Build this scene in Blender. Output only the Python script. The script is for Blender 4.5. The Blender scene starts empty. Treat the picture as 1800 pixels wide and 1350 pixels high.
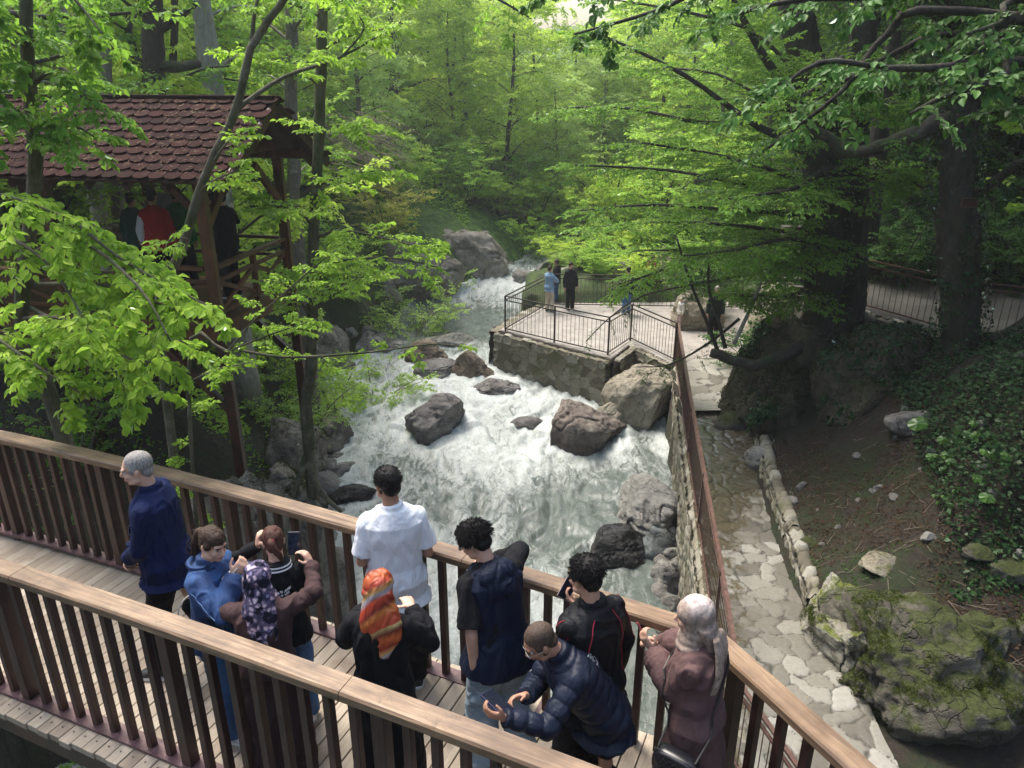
import bpy, bmesh, math, random
import numpy as np
from mathutils import Vector, Matrix, Quaternion
SC = bpy.context.scene
COL = SC.collection
R = math.radians
# ------------------------------------------------------------------ camera, sky, sun, exposure
PITCH = 22.0; FPX = 1352.0; CAMZ = 4.0
cam_d = bpy.data.cameras.new('camera'); cam = bpy.data.objects.new('camera', cam_d); COL.objects.link(cam)
cam.location = (0, 0, CAMZ); cam.rotation_euler = (R(90 - PITCH), 0, 0)
cam_d.sensor_width = 36; cam_d.lens = FPX / 1800 * 36; cam_d.clip_end = 600; cam_d.clip_start = 0.05
SC.camera = cam
SUN_EL, SUN_AZ = 63.0, -40.0          # azimuth from +Y, negative = towards -X
W = bpy.data.worlds.new('World'); SC.world = W; W.use_nodes = True
nt = W.node_tree; nt.nodes.clear()
wo = nt.nodes.new('ShaderNodeOutputWorld'); bg = nt.nodes.new('ShaderNodeBackground'); sk = nt.nodes.new('ShaderNodeTexSky')
sk.sky_type = 'NISHITA'; sk.sun_disc = False; sk.sun_elevation = R(SUN_EL); sk.sun_rotation = R(SUN_AZ)
sk.air_density = 1.4; sk.dust_density = 4.0; sk.ozone_density = 1.0
bg.inputs['Strength'].default_value = 0.15
nt.links.new(sk.outputs[0], bg.inputs[0]); nt.links.new(bg.outputs[0], wo.inputs[0])
sl = bpy.data.lights.new('sun', 'SUN'); sun = bpy.data.objects.new('sun', sl); COL.objects.link(sun)
sl.energy = 2.5; sl.angle = R(26.0); sl.color = (1.0, 0.965, 0.90)
_sd = Vector((math.sin(R(SUN_AZ)) * math.cos(R(SUN_EL)), math.cos(R(SUN_AZ)) * math.cos(R(SUN_EL)), math.sin(R(SUN_EL))))
sun.rotation_euler = _sd.to_track_quat('Z', 'Y').to_euler(); sun.location = _sd * 60
SC.view_settings.view_transform = 'Standard'; SC.view_settings.look = 'None'
SC.view_settings.exposure = 1.12; SC.view_settings.gamma = 1.0
SC.cycles.max_bounces = 6; SC.cycles.diffuse_bounces = 3; SC.cycles.glossy_bounces = 2
SC.cycles.transmission_bounces = 4; SC.cycles.transparent_max_bounces = 4
SC.cycles.use_adaptive_sampling = True; SC.cycles.adaptive_threshold = 0.02
SC.cycles.caustics_reflective = False; SC.cycles.caustics_refractive = False

# ------------------------------------------------------------------ helpers
def at(px, py, Y=None, z=None):
    """world point seen at photograph pixel (px,py), at depth Y or height z"""
    dx = (px - 900) / FPX; v = (py - 675) / FPX; c, s = math.cos(R(PITCH)), math.sin(R(PITCH))
    d = Vector((dx, c - v * s, -(v * c + s)))
    k = Y / d.y if Y is not None else (z - CAMZ) / d.z
    return Vector((d.x * k, d.y * k, CAMZ + d.z * k))

def tag(o, label=None, cat=None, group=None, kind=None):
    if label: o['label'] = label
    if cat: o['category'] = cat
    if group: o['group'] = group
    if kind: o['kind'] = kind
    return o

def empty(name, loc=(0, 0, 0), rz=0.0, label=None, cat=None, group=None):
    o = bpy.data.objects.new(name, None); COL.objects.link(o)
    o.location = loc; o.rotation_euler = (0, 0, rz); o.empty_display_size = 0.1
    return tag(o, label, cat, group)

def copy_tree(o, parent=None):
    c = o.copy(); COL.objects.link(c)
    if parent is not None: c.parent = parent
    for ch in list(o.children): copy_tree(ch, c)
    return c

def mesh_np(name, V, F, mats, parent=None, smooth=True, mi=None, attrs=None):
    """V (n,3); F list of int arrays (m,k)"""
    V = np.asarray(V, dtype=np.float32)
    F = [np.asarray(f, dtype=np.int32) for f in F if len(f)]
    me = bpy.data.meshes.new(name)
    nl = sum(f.size for f in F); nf = sum(len(f) for f in F)
    me.vertices.add(len(V)); me.vertices.foreach_set('co', V.ravel())
    me.loops.add(nl); me.loops.foreach_set('vertex_index', np.concatenate([f.ravel() for f in F]))
    me.polygons.add(nf)
    st = np.concatenate([np.full(len(f), f.shape[1]) for f in F]); st = np.concatenate([[0], np.cumsum(st)[:-1]])
    me.polygons.foreach_set('loop_start', st.astype(np.int32))
    if smooth: me.polygons.foreach_set('use_smooth', np.ones(nf, dtype=bool))
    for m in (mats if isinstance(mats, (list, tuple)) else [mats]): me.materials.append(m)
    if mi is not None: me.polygons.foreach_set('material_index', np.asarray(mi, dtype=np.int32))
    for k, a in (attrs or {}).items():
        at_ = me.attributes.new(k, 'FLOAT', 'POINT'); at_.data.foreach_set('value', np.asarray(a, dtype=np.float32))
    me.update(calc_edges=True); me.validate()
    o = bpy.data.objects.new(name, me); COL.objects.link(o)
    if parent is not None: o.parent = parent
    return o

def frame_of(d, up=Vector((0, 0, 1))):
    d = Vector(d).normalized()
    if abs(d.dot(up)) > 0.98: up = Vector((0, 1, 0))
    x = d.cross(up).normalized(); y = x.cross(d).normalized()
    return x, y, d           # x right, y up, d forward

class MB:
    def __init__(s): s.v = []; s.f = []; s.m = []
    def add(s, vs, fs, m=0):
        b = len(s.v); s.v += [tuple(q) for q in vs]; s.f += [tuple(i + b for i in q) for q in fs]; s.m += [m] * len(fs)
    def box(s, c, size, M=None, m=0):
        hx, hy, hz = size[0] / 2, size[1] / 2, size[2] / 2; c = Vector(c)
        vs = [Vector((x, y, z)) for z in (-hz, hz) for y in (-hy, hy) for x in (-hx, hx)]
        if M is not None: vs = [M @ v for v in vs]
        s.add([c + v for v in vs], [(0, 2, 3, 1), (4, 5, 7, 6), (0, 1, 5, 4), (2, 6, 7, 3), (0, 4, 6, 2), (1, 3, 7, 5)], m)
    def bar(s, a, b, w, h, m=0, up=Vector((0, 0, 1))):
        a, b = Vector(a), Vector(b); x, y, d = frame_of(b - a, up)
        vs = [p + x * (w / 2 * i) + y * (h / 2 * j) for p in (a, b) for (i, j) in ((-1, -1), (1, -1), (1, 1), (-1, 1))]
        s.add(vs, [(3, 2, 1, 0), (4, 5, 6, 7), (0, 1, 5, 4), (1, 2, 6, 5), (2, 3, 7, 6), (3, 0, 4, 7)], m)
    def tube(s, pts, rad, n=8, m=0, caps=True):
        pts = [Vector(p) for p in pts]; k = len(pts)
        if not hasattr(rad, '__len__'): rad = [rad] * k
        vs = []; px = None
        for i, p in enumerate(pts):
            d = (pts[min(i + 1, k - 1)] - pts[max(i - 1, 0)]).normalized()
            if px is None: x, y, _ = frame_of(d)
            else:
                x = (px - d * px.dot(d)).normalized(); y = d.cross(x).normalized() * -1
                y = x.cross(d)
            px = x
            r = rad[i]
            for j in range(n):
                a = 2 * math.pi * j / n; vs.append(p + (x * math.cos(a) + y * math.sin(a)) * r)
        fs = [(i * n + j, i * n + (j + 1) % n, (i + 1) * n + (j + 1) % n, (i + 1) * n + j) for i in range(k - 1) for j in range(n)]
        if caps: fs += [tuple(range(n))[::-1], tuple((k - 1) * n + j for j in range(n))]
        s.add(vs, fs, m)
    def loft(s, secs, n=16, m=0):
        """secs: (centre, xaxis*rx, yaxis*ry, power)"""
        vs = []
        for sec in secs:
            c, ax, ay = Vector(sec[0]), Vector(sec[1]), Vector(sec[2]); pw = sec[3] if len(sec) > 3 else 1.0
            for j in range(n):
                a = 2 * math.pi * j / n; ca, sa = math.cos(a), math.sin(a)
                ca = math.copysign(abs(ca) ** pw, ca); sa = math.copysign(abs(sa) ** pw, sa)
                vs.append(c + ax * ca + ay * sa)
        k = len(secs)
        fs = [(i * n + j, i * n + (j + 1) % n, (i + 1) * n + (j + 1) % n, (i + 1) * n + j) for i in range(k - 1) for j in range(n)]
        fs += [tuple(range(n))[::-1], tuple((k - 1) * n + j for j in range(n))]
        s.add(vs, fs, m)
    def ball(s, c, r, M=None, m=0, n=12, k=8):
        """ellipsoid radii r (3)"""
        if not hasattr(r, '__len__'): r = (r, r, r)
        c = Vector(c); vs = [Vector((0, 0, r[2]))]
        for i in range(1, k):
            th = math.pi * i / k
            for j in range(n):
                a = 2 * math.pi * j / n; vs.append(Vector((r[0] * math.sin(th) * math.cos(a), r[1] * math.sin(th) * math.sin(a), r[2] * math.cos(th))))
        vs.append(Vector((0, 0, -r[2])))
        if M is not None: vs = [M @ v for v in vs]
        fs = [(0, 1 + j, 1 + (j + 1) % n) for j in range(n)]
        for i in range(k - 2):
            for j in range(n): fs.append((1 + i * n + j, 1 + (i + 1) * n + j, 1 + (i + 1) * n + (j + 1) % n, 1 + i * n + (j + 1) % n))
        e = 1 + (k - 1) * n; b = 1 + (k - 2) * n
        fs += [(b + j, e, b + (j + 1) % n) for j in range(n)]
        s.add([c + v for v in vs], fs, m)
    def capsule(s, a, b, ra, rb, n=10, m=0):
        a, b = Vector(a), Vector(b); d = (b - a); L = d.length
        if L < 1e-5: s.ball(a, ra, n=n); return
        x, y, d = frame_of(d); secs = []
        for th in (80, 55, 30, 0): secs.append((a - d * ra * math.sin(R(th)), x * ra * math.cos(R(th)), y * ra * math.cos(R(th))))
        for th in (0, 30, 55, 80): secs.append((b + d * rb * math.sin(R(th)), x * rb * math.cos(R(th)), y * rb * math.cos(R(th))))
        s.loft(secs, n, m)
    def build(s, name, mats, parent=None, smooth=False, bevel=0, attrs=None):
        me = bpy.data.meshes.new(name); me.from_pydata(s.v, [], s.f)
        for q in (mats if isinstance(mats, (list, tuple)) else [mats]): me.materials.append(q)
        me.polygons.foreach_set('material_index', s.m)
        if smooth: me.polygons.foreach_set('use_smooth', [True] * len(s.f))
        me.update()
        o = bpy.data.objects.new(name, me); COL.objects.link(o)
        if parent is not None: o.parent = parent
        if bevel:
            b = o.modifiers.new('bevel', 'BEVEL'); b.width = bevel; b.segments = 2; b.limit_method = 'ANGLE'
        return o
    def fused(s, name, mats, parent=None, voxel=0.006, smooth=3, fold=0.0, fscale=9.0, fstretch=(1, 1, .5), seed=1, ridges=None):
        """one continuous skin round everything collected"""
        me = bpy.data.meshes.new('t'); me.from_pydata(s.v, [], s.f); o = bpy.data.objects.new('t', me); COL.objects.link(o)
        a = o.modifiers.new('r', 'REMESH'); a.mode = 'VOXEL'; a.voxel_size = voxel; a.adaptivity = 0
        b = o.modifiers.new('s', 'SMOOTH'); b.iterations = smooth; b.factor = 0.5
        dg = bpy.context.evaluated_depsgraph_get(); dg.update()
        nm = bpy.data.meshes.new_from_object(o.evaluated_get(dg)); bpy.data.objects.remove(o); bpy.data.meshes.remove(me)
        nm.name = name; nm.materials.clear()
        for q in (mats if isinstance(mats, (list, tuple)) else [mats]): nm.materials.append(q)
        n = len(nm.vertices)
        nm.polygons.foreach_set('use_smooth', np.ones(len(nm.polygons), dtype=bool))
        nm.polygons.foreach_set('material_index', np.zeros(len(nm.polygons), dtype=np.int32))
        if fold or ridges:
            co = np.empty(n * 3, np.float32); nm.vertices.foreach_get('co', co); co = co.reshape(-1, 3).astype(float)
            no = np.empty(n * 3, np.float32); nm.vertex_normals.foreach_get('vector', no); no = no.reshape(-1, 3)
            d = np.zeros(n)
            if fold:
                q = co * fscale * np.array(fstretch); w = np.stack([fbm(q * .7 + 7, 2, seed + 5)] * 3, 1) * 1.4
                r1 = 1 - np.abs(fbm(q + w, 3, seed) * 2.6); d += fold * (np.clip(r1, -1, 1) - .45)
            if ridges: d += ridges(co, no)
            co += no * d[:, None]; nm.vertices.foreach_set('co', co.astype(np.float32).ravel()); nm.update()
        ob = bpy.data.objects.new(name, nm); COL.objects.link(ob)
        if parent is not None: ob.parent = parent
        return ob

# ---- numpy noise
def _hash(ix, iy, iz, seed):
    h = (ix * 73856093) ^ (iy * 19349663) ^ (iz * 83492791) ^ (seed * 26544357)
    h = (h ^ (h >> 13)) * 1274126177; h = h ^ (h >> 16); h = (h * 668265263) & 0xffffffff
    return ((h ^ (h >> 15)) & 0xffffff) / float(0xffffff)
def vnoise(p, seed=0):
    i = np.floor(p).astype(np.int64); f = p - i; u = f * f * (3 - 2 * f); out = 0
    for dx in (0, 1):
        for dy in (0, 1):
            for dz in (0, 1):
                w = (u[:, 0] if dx else 1 - u[:, 0]) * (u[:, 1] if dy else 1 - u[:, 1]) * (u[:, 2] if dz else 1 - u[:, 2])
                out = out + w * _hash(i[:, 0] + dx, i[:, 1] + dy, i[:, 2] + dz, seed)
    return out * 2 - 1
def fbm(p, octs=4, seed=0, gain=0.5):
    a = 1.0; s = 0; t = 0; p = np.asarray(p, float)
    for k in range(octs):
        s = s + a * vnoise(p * (2.03 ** k) + k * 17.3, seed + k); t += a; a *= gain
    return s / t
def voro(u, v, seed=0, jit=0.85):
    """F1, F2-F1, id-noise of jittered cells"""
    iu = np.floor(u).astype(np.int64); iv = np.floor(v).astype(np.int64)
    f1 = np.full(u.shape, 9.0); f2 = np.full(u.shape, 9.0); idn = np.zeros(u.shape)
    for a in (-1, 0, 1):
        for b in (-1, 0, 1):
            cu = iu + a; cv = iv + b
            pu = cu + .5 + jit * (_hash(cu, cv, cu * 0, seed) - .5); pv = cv + .5 + jit * (_hash(cu, cv, cu * 0 + 1, seed) - .5)
            d = np.hypot(u - pu, v - pv); r = _hash(cu, cv, cu * 0 + 2, seed)
            n1 = d < f1; f2 = np.where(n1, f1, np.minimum(f2, d)); idn = np.where(n1, r, idn); f1 = np.where(n1, d, f1)
    return f1, f2 - f1, idn
def sdf_poly(x, y, poly):
    d = np.full(x.shape, 1e9); inside = np.zeros(x.shape, bool); n = len(poly)
    for i in range(n):
        ax, ay = poly[i]; bx, by = poly[(i + 1) % n]; ex, ey = bx - ax, by - ay
        t = np.clip(((x - ax) * ex + (y - ay) * ey) / (ex * ex + ey * ey + 1e-9), 0, 1)
        d = np.minimum(d, np.hypot(x - ax - t * ex, y - ay - t * ey))
        c = ((ay > y) != (by > y)) & (x < (bx - ax) * (y - ay) / (by - ay + 1e-12) + ax); inside ^= c
    return np.where(inside, -d, d)

# ------------------------------------------------------------------ materials
def lin(c):
    return tuple((x / 12.92 if x <= .04045 else ((x + .055) / 1.055) ** 2.4) for x in c)
class NT:
    def __init__(s, name):
        s.mat = bpy.data.materials.new(name); s.mat.use_nodes = True; s.t = s.mat.node_tree; s.t.nodes.clear()
        s.out = s.n('ShaderNodeOutputMaterial'); s.b = s.n('ShaderNodeBsdfPrincipled'); s.l(s.b.outputs[0], s.out.inputs[0])
    def n(s, k, **kw):
        q = s.t.nodes.new(k)
        for a, v in kw.items():
            if hasattr(q, a): setattr(q, a, v)
        return q
    def l(s, a, b): s.t.links.new(a, b)
    def coord(s, scale=(1, 1, 1), kind='Object', rot=(0, 0, 0)):
        c = s.n('ShaderNodeTexCoord'); m = s.n('ShaderNodeMapping'); m.inputs['Scale'].default_value = scale; m.inputs['Rotation'].default_value = rot
        s.l(c.outputs[kind], m.inputs[0]); return m.outputs[0]
    def grain(s, rotz, scale):
        c = s.n('ShaderNodeTexCoord'); m = s.n('ShaderNodeMapping'); m.inputs['Rotation'].default_value = (0, 0, rotz); s.l(c.outputs['Object'], m.inputs[0])
        q = s.n('ShaderNodeMapping'); q.inputs['Scale'].default_value = scale; s.l(m.outputs[0], q.inputs[0]); return q.outputs[0]
    def noise(s, co, scale, detail=4, rough=.55, dist=0):
        q = s.n('ShaderNodeTexNoise'); q.inputs['Scale'].default_value = scale; q.inputs['Detail'].default_value = detail
        q.inputs['Roughness'].default_value = rough; q.inputs['Distortion'].default_value = dist; s.l(co, q.inputs['Vector']); return q.outputs['Fac']
    def ramp(s, fac, stops, interp='LINEAR'):
        q = s.n('ShaderNodeValToRGB'); cr = q.color_ramp; cr.interpolation = interp
        while len(cr.elements) > 1: cr.elements.remove(cr.elements[-1])
        cr.elements[0].position = stops[0][0]; cr.elements[0].color = (*stops[0][1], 1)
        for p, c in stops[1:]:
            e = cr.elements.new(p); e.color = (*c, 1)
        s.l(fac, q.inputs[0]); return q.outputs[0]
    def mix(s, fac, a, b, mode='MIX'):
        q = s.n('ShaderNodeMix', data_type='RGBA', blend_type=mode)
        for sock, val in ((q.inputs[0], fac), (q.inputs[6], a), (q.inputs[7], b)):
            if isinstance(val, (int, float)): sock.default_value = val
            elif isinstance(val, tuple): sock.default_value = (*val, 1)
            else: s.l(val, sock)
        return q.outputs[2]
    def math(s, op, a, b=0.0, clamp=False):
        q = s.n('ShaderNodeMath', operation=op); q.use_clamp = clamp
        for sock, val in ((q.inputs[0], a), (q.inputs[1], b)):
            if isinstance(val, (int, float)): sock.default_value = val
            else: s.l(val, sock)
        return q.outputs[0]
    def attr(s, name):
        q = s.n('ShaderNodeAttribute'); q.attribute_name = name; return q.outputs['Fac']
    def bump(s, h, strength=.5, dist=.02, prev=None):
        q = s.n('ShaderNodeBump'); q.inputs['Strength'].default_value = strength; q.inputs['Distance'].default_value = dist
        s.l(h, q.inputs['Height'])
        if prev is not None: s.l(prev, q.inputs['Normal'])
        return q.outputs[0]
    def set(s, color=None, rough=None, normal=None, metal=None, spec=None):
        for k, v in (('Base Color', color), ('Roughness', rough), ('Metallic', metal), ('Specular IOR Level', spec)):
            if v is None: continue
            if isinstance(v, tuple): s.b.inputs[k].default_value = (*v, 1)
            elif isinstance(v, (int, float)): s.b.inputs[k].default_value = v
            else: s.l(v, s.b.inputs[k])
        if normal is not None: s.l(normal, s.b.inputs['Normal'])
        return s.mat

def m_wood(name, c1, c2, c3, axis_scale=(2, 2, 30), rough=.7, kind='Object', rot=(0,0,0), gr=None):
    s = NT(name); co = s.coord(axis_scale, kind, rot) if gr is None else s.grain(R(gr), axis_scale); a = s.noise(co, 1.6, 6, .6, 1.0); p = s.coord((1, 1, 1), kind); b = s.noise(p, 2.3, 4, .6)
    col = s.ramp(a, [(.3, c1), (.55, c2), (.75, c3)]); st = s.ramp(b, [(.35, tuple(x * .55 for x in c2)), (.6, (1, 1, 1))])
    col = s.mix(.55, col, s.mix(1.0, col, st, 'MULTIPLY'))
    sp_ = s.noise(p, 5.5, 6, .75); col = s.mix(s.ramp(sp_, [(.58, (0, 0, 0)), (.70, (.6, .6, .6))]), col, tuple(x * .38 for x in c1))
    return s.set(col, rough, s.bump(a, .35, .004))
def m_rock(name, c1, c2, c3, moss=0.0, mosscol=(.06, .085, .015), scale=1.0, wet=None, rough=.85):
    s = NT(name); p = s.coord((1, 1, 1)); a = s.noise(p, 1.2 * scale, 8, .65, .6); b = s.noise(p, 9 * scale, 6, .7); 
    q = s.noise(s.coord((1.5, 1.5, 5)), 2.2 * scale, 5, .6, 1.5)
    col = s.ramp(a, [(.3, c1), (.5, c2), (.72, c3)])
    col = s.mix(.5, col, s.mix(1.0, col, s.ramp(b, [(.3, (.35, .35, .35)), (.6, (1, 1, 1))]), 'MULTIPLY'))
    col = s.mix(.35, col, s.mix(1.0, col, s.ramp(q, [(.35, (.4, .36, .33)), (.55, (1, 1, 1))]), 'MULTIPLY'))
    if moss > 0:
        g = s.n('ShaderNodeNewGeometry'); sx = s.n('ShaderNodeSeparateXYZ'); s.l(g.outputs['Normal'], sx.inputs[0])
        mf = s.math('ADD', s.math('MULTIPLY', sx.outputs[2], .35), s.noise(p, 2.6, 6, .7))
        mf = s.ramp(mf, [(.98 - moss * .45, (0, 0, 0)), (1.1 - moss * .45, (1, 1, 1))])
        mc = s.ramp(s.noise(p, 20, 4, .7), [(.35, tuple(x * .45 for x in mosscol)), (.6, mosscol), (.8, tuple(x * 1.7 for x in mosscol))])
        col = s.mix(mf, col, mc)
    rg = rough
    if wet is not None:       # a wet dark band above the water line
        g2 = s.n('ShaderNodeNewGeometry'); sz = s.n('ShaderNodeSeparateXYZ'); s.l(g2.outputs['Position'], sz.inputs[0])
        h = s.math('ADD', sz.outputs[2], s.math('MULTIPLY', s.noise(p, 2.5, 3), .6))
        wf = s.ramp(s.math('MULTIPLY', s.math('SUBTRACT', h, wet), 2.0), [(.0, (0, 0, 0)), (1.0, (1, 1, 1))])
        col = s.mix(wf, s.mix(1.0, col, (.30, .26, .25), 'MULTIPLY'), col); rr = s.ramp(wf, [(0, (.25,) * 3), (1, (rough,) * 3)]); rg = rr
    wv = s.n('ShaderNodeTexVoronoi', feature='DISTANCE_TO_EDGE'); wv.inputs['Scale'].default_value = 1.3 * scale
    dn = s.n('ShaderNodeTexNoise'); dn.inputs['Scale'].default_value = 2.5; dn.inputs['Detail'].default_value = 5; s.l(p, dn.inputs[0]); vm = s.n('ShaderNodeVectorMath', operation='MULTIPLY_ADD'); s.l(dn.outputs['Color'], vm.inputs[0]); vm.inputs[1].default_value = (.7, .7, .7); s.l(p, vm.inputs[2]); s.l(vm.outputs[0], wv.inputs['Vector'])
    ck = s.ramp(wv.outputs['Distance'], [(.0, (0, 0, 0)), (.022, (1, 1, 1))]); col = s.mix(.5, col, s.mix(1.0, col, s.mix(ck, (.25, .22, .2), (1, 1, 1)), 'MULTIPLY'))
    f = s.noise(p, 34 * scale, 5, .75); col = s.mix(.5, col, s.mix(1.0, col, s.ramp(f, [(.35, (.5, .5, .5)), (.5, (1, 1, 1)), (.7, (1.35, 1.33, 1.28))]), 'MULTIPLY'))
    h = s.math('ADD', s.math('ADD', s.math('MULTIPLY', a, 1.0), s.math('MULTIPLY', b, .6)), s.math('ADD', s.math('MULTIPLY', f, .25), s.math('MULTIPLY', ck, .35)))
    return s.set(col, rg, s.bump(h, 1.0, .07))
def m_plain(name, c, rough=.6, metal=0.0, var=.25, vs=6.0, bump=.0, bscale=60, spec=None):
    s = NT(name); p = s.coord(); a = s.noise(p, vs, 4, .6)
    col = s.ramp(a, [(.3, tuple(x * (1 - var) for x in c)), (.7, tuple(min(1, x * (1 + var)) for x in c))])
    n = s.bump(s.noise(p, bscale, 3, .6), bump, .004) if bump else None
    return s.set(col, rough, n, metal, spec)
def m_leaf(name, c, trans=(.25, .45, .06), tw=.45, hv=.45, gloss=.25):
    s = NT(name); s.t.nodes.remove(s.b)
    g = s.n('ShaderNodeNewGeometry'); rnd = g.outputs['Random Per Island']
    o = s.n('ShaderNodeObjectInfo'); 
    k = s.math('ADD', s.math('MULTIPLY', rnd, .75), s.math('MULTIPLY', o.outputs['Random'], .25))
    lo = tuple(x * (1 - hv) for x in c); hi = (c[0] * (1 + hv * 1.3), c[1] * (1 + hv * .7), c[2] * (1 + hv * .5))
    col = s.ramp(k, [(0, lo), (.5, c), (1, hi)])
    tl = tuple(x * .7 for x in trans); tcol = s.ramp(k, [(0, tl), (1, trans)])
    d = s.n('ShaderNodeBsdfDiffuse'); t = s.n('ShaderNodeBsdfTranslucent'); gl = s.n('ShaderNodeBsdfGlossy'); gl.inputs['Roughness'].default_value = .42
    gl.inputs['Color'].default_value = (.9, 1, .85, 1)
    m1 = s.n('ShaderNodeMixShader'); m1.inputs[0].default_value = tw; m2 = s.n('ShaderNodeMixShader')
    lw = s.n('ShaderNodeLayerWeight'); lw.inputs[0].default_value = .25
    s.l(s.math('MULTIPLY', lw.outputs['Fresnel'], gloss), m2.inputs[0])
    s.l(col, d.inputs[0]); s.l(tcol, t.inputs[0]); s.l(d.outputs[0], m1.inputs[1]); s.l(t.outputs[0], m1.inputs[2])
    s.l(m1.outputs[0], m2.inputs[1]); s.l(gl.outputs[0], m2.inputs[2]); s.l(m2.outputs[0], s.out.inputs[0])
    return s.mat
def m_bark(name, c1, c2, moss=0.3, lichen=(.35, .35, .32), sc=1.0, ivy=False):
    s = NT(name); co = s.coord((3, 3, .6)); a = s.noise(co, 6 * sc, 6, .65, .8); p = s.coord(); b = s.noise(p, 1.7, 5, .6)
    col = s.ramp(a, [(.3, c1), (.65, c2)]); col = s.mix(s.ramp(s.noise(p, 3.5, 5, .7), [(.56, (0, 0, 0)), (.66, (.6, .6, .6))]), col, lichen)
    col = s.mix(s.ramp(b, [(.62 - moss * .3, (0, 0, 0)), (.75 - moss * .3, (.85, .85, .85))]), col, (.035, .05, .012))
    return s.set(col, .9, s.bump(a, .9, .03))

LEAF_BRIGHT = m_leaf('leaf_bright', (0.290, 0.450, 0.056), (0.525, 0.850, 0.088), .5)
LEAF_MID = m_leaf('leaf_mid', (0.138, 0.287, 0.040), (0.345, 0.621, 0.069), .5)
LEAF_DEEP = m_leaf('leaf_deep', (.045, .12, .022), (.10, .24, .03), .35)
LEAF_PALE = m_leaf('leaf_pale', (0.300, 0.456, 0.108), (0.540, 0.780, 0.168), .5)
LEAF_YEL = m_leaf('leaf_yellow', (.30, .33, .05), (.5, .5, .07), .42)
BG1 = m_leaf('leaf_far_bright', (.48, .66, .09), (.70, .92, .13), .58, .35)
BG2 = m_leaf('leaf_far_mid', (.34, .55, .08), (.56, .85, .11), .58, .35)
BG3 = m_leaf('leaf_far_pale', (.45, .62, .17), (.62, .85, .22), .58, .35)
IVY = m_leaf('leaf_ivy', (.022, .06, .018), (.03, .08, .02), .15, gloss=.7)
LITTER = m_leaf('leaf_litter', (.060, .038, .024), (.04, .025, .015), .1)
BARK_GREY = m_bark('bark_grey', (.10, .085, .07), (.22, .19, .16), .1)
BARK_DARK = m_bark('bark_dark', (.018, .014, .011), (.06, .048, .036), .25, (.12, .13, .09))
BARK_PALE = m_bark('bark_pale', (.22, .20, .17), (.42, .40, .36), 0.0, (.55, .53, .48))
BARK_OLIVE = m_bark('bark_olive', (.06, .055, .035), (.15, .13, .085), .5, (.22, .22, .17))
M_TWIG = m_plain('twig_bark', (.055, .042, .032), .9)
M_TWIGP = m_plain('twig_pale', (.24, .19, .14), .9)
M_HAND = m_wood('handrail_wood', (.13, .08, .055), (.265, .172, .10), (.38, .27, .17), (1.6, 26, 26), .5, gr=24.3)
M_HAND2 = m_wood('handrail_turned', (.13, .08, .055), (.265, .172, .10), (.38, .27, .17), (1.6, 26, 26), .5, gr=62.9)
M_BALU = m_wood('stained_post', (.032, .014, .011), (.062, .026, .020), (.10, .045, .034), (12, 12, 3), .45)
M_PLATE = m_wood('plate_purple', (.07, .035, .035), (.15, .075, .075), (.25, .16, .15), (6, 6, 6), .55)
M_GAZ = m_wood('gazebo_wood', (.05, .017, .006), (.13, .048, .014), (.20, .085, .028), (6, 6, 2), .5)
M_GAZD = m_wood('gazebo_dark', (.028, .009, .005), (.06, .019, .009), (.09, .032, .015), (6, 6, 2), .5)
M_IRON = m_plain('rail_iron', (.045, .032, .027), .5, .3, .4, 20)
M_IRONB = m_plain('rail_brown', (.12, .062, .048), .45, .2, .4, 9)
ROCK_GREY = m_rock('rock_grey', (.13, .12, .11), (.27, .25, .225), (.40, .375, .34), .0)
ROCK_TAN = m_rock('rock_tan', (.20, .165, .115), (.34, .30, .22), (.47, .42, .33), .42, (.10, .10, .03))
ROCK_MOSS = m_rock('rock_moss', (.06, .052, .038), (.135, .122, .092), (.25, .23, .18), .72, (.055, .068, .010))
ROCK_PALE = m_rock('rock_pale', (.20, .19, .17), (.32, .305, .275), (.44, .42, .385), .15)
# ------------------------------------------------------------------ shape of the valley
ZP = -3.9                                   # level of the path and the viewing platform
_wy = np.array([-12, 8, 14, 18, 24, 28, 33, 42, 70, 140.]); _wz = np.array([-6.8, -6.6, -6.05, -5.62, -5.2, -4.95, -4.35, -3.9, -2.5, 1])
def WZ(y): return np.interp(y, _wy, _wz)
RIV_L = [(-40, -12), (-40, 8.6), (-9, 9.0), (-5.2, 9.4), (-3.9, 10.6), (-4.0, 14), (-4.6, 18), (-5.5, 20.5), (-6.4, 24), (-4.7, 26.2), (-4.9, 28.4), (-3.8, 30.6), (-1.1, 33.2), (.6, 36), (1.4, 42), (1.5, 70), (1, 140)]
RIV_R = [(5, 140), (6, 70), (5.2, 42), (3.2, 36), (1.2, 33), (.5, 29.5), (.2, 25.5), (2.9, 22.2), (4.3, 21.6), (4.15, 16), (3.2, 9.4), (2.9, 6), (2.6, 1), (2.6, -12)]
RIVER = RIV_L + RIV_R
PATH_L = [(2.55, 1.0), (2.75, 6.0), (3.0, 9.4), (3.85, 15.0), (4.79, 21.15)]
PATH_R = [(4.45, 1.0), (4.5, 7.4), (4.62, 8.6), (4.95, 11.5), (5.3, 14.2), (5.75, 16.0), (6.8, 18.5), (7.7, 21.0)]
PLAT = [(-.42, 24.2), (2.95, 21.45), (3.75, 22.9), (4.6, 21.05), (7.7, 21.0), (8.6, 24.0), (8.5, 27.6), (1.35, 27.4)]
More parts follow.
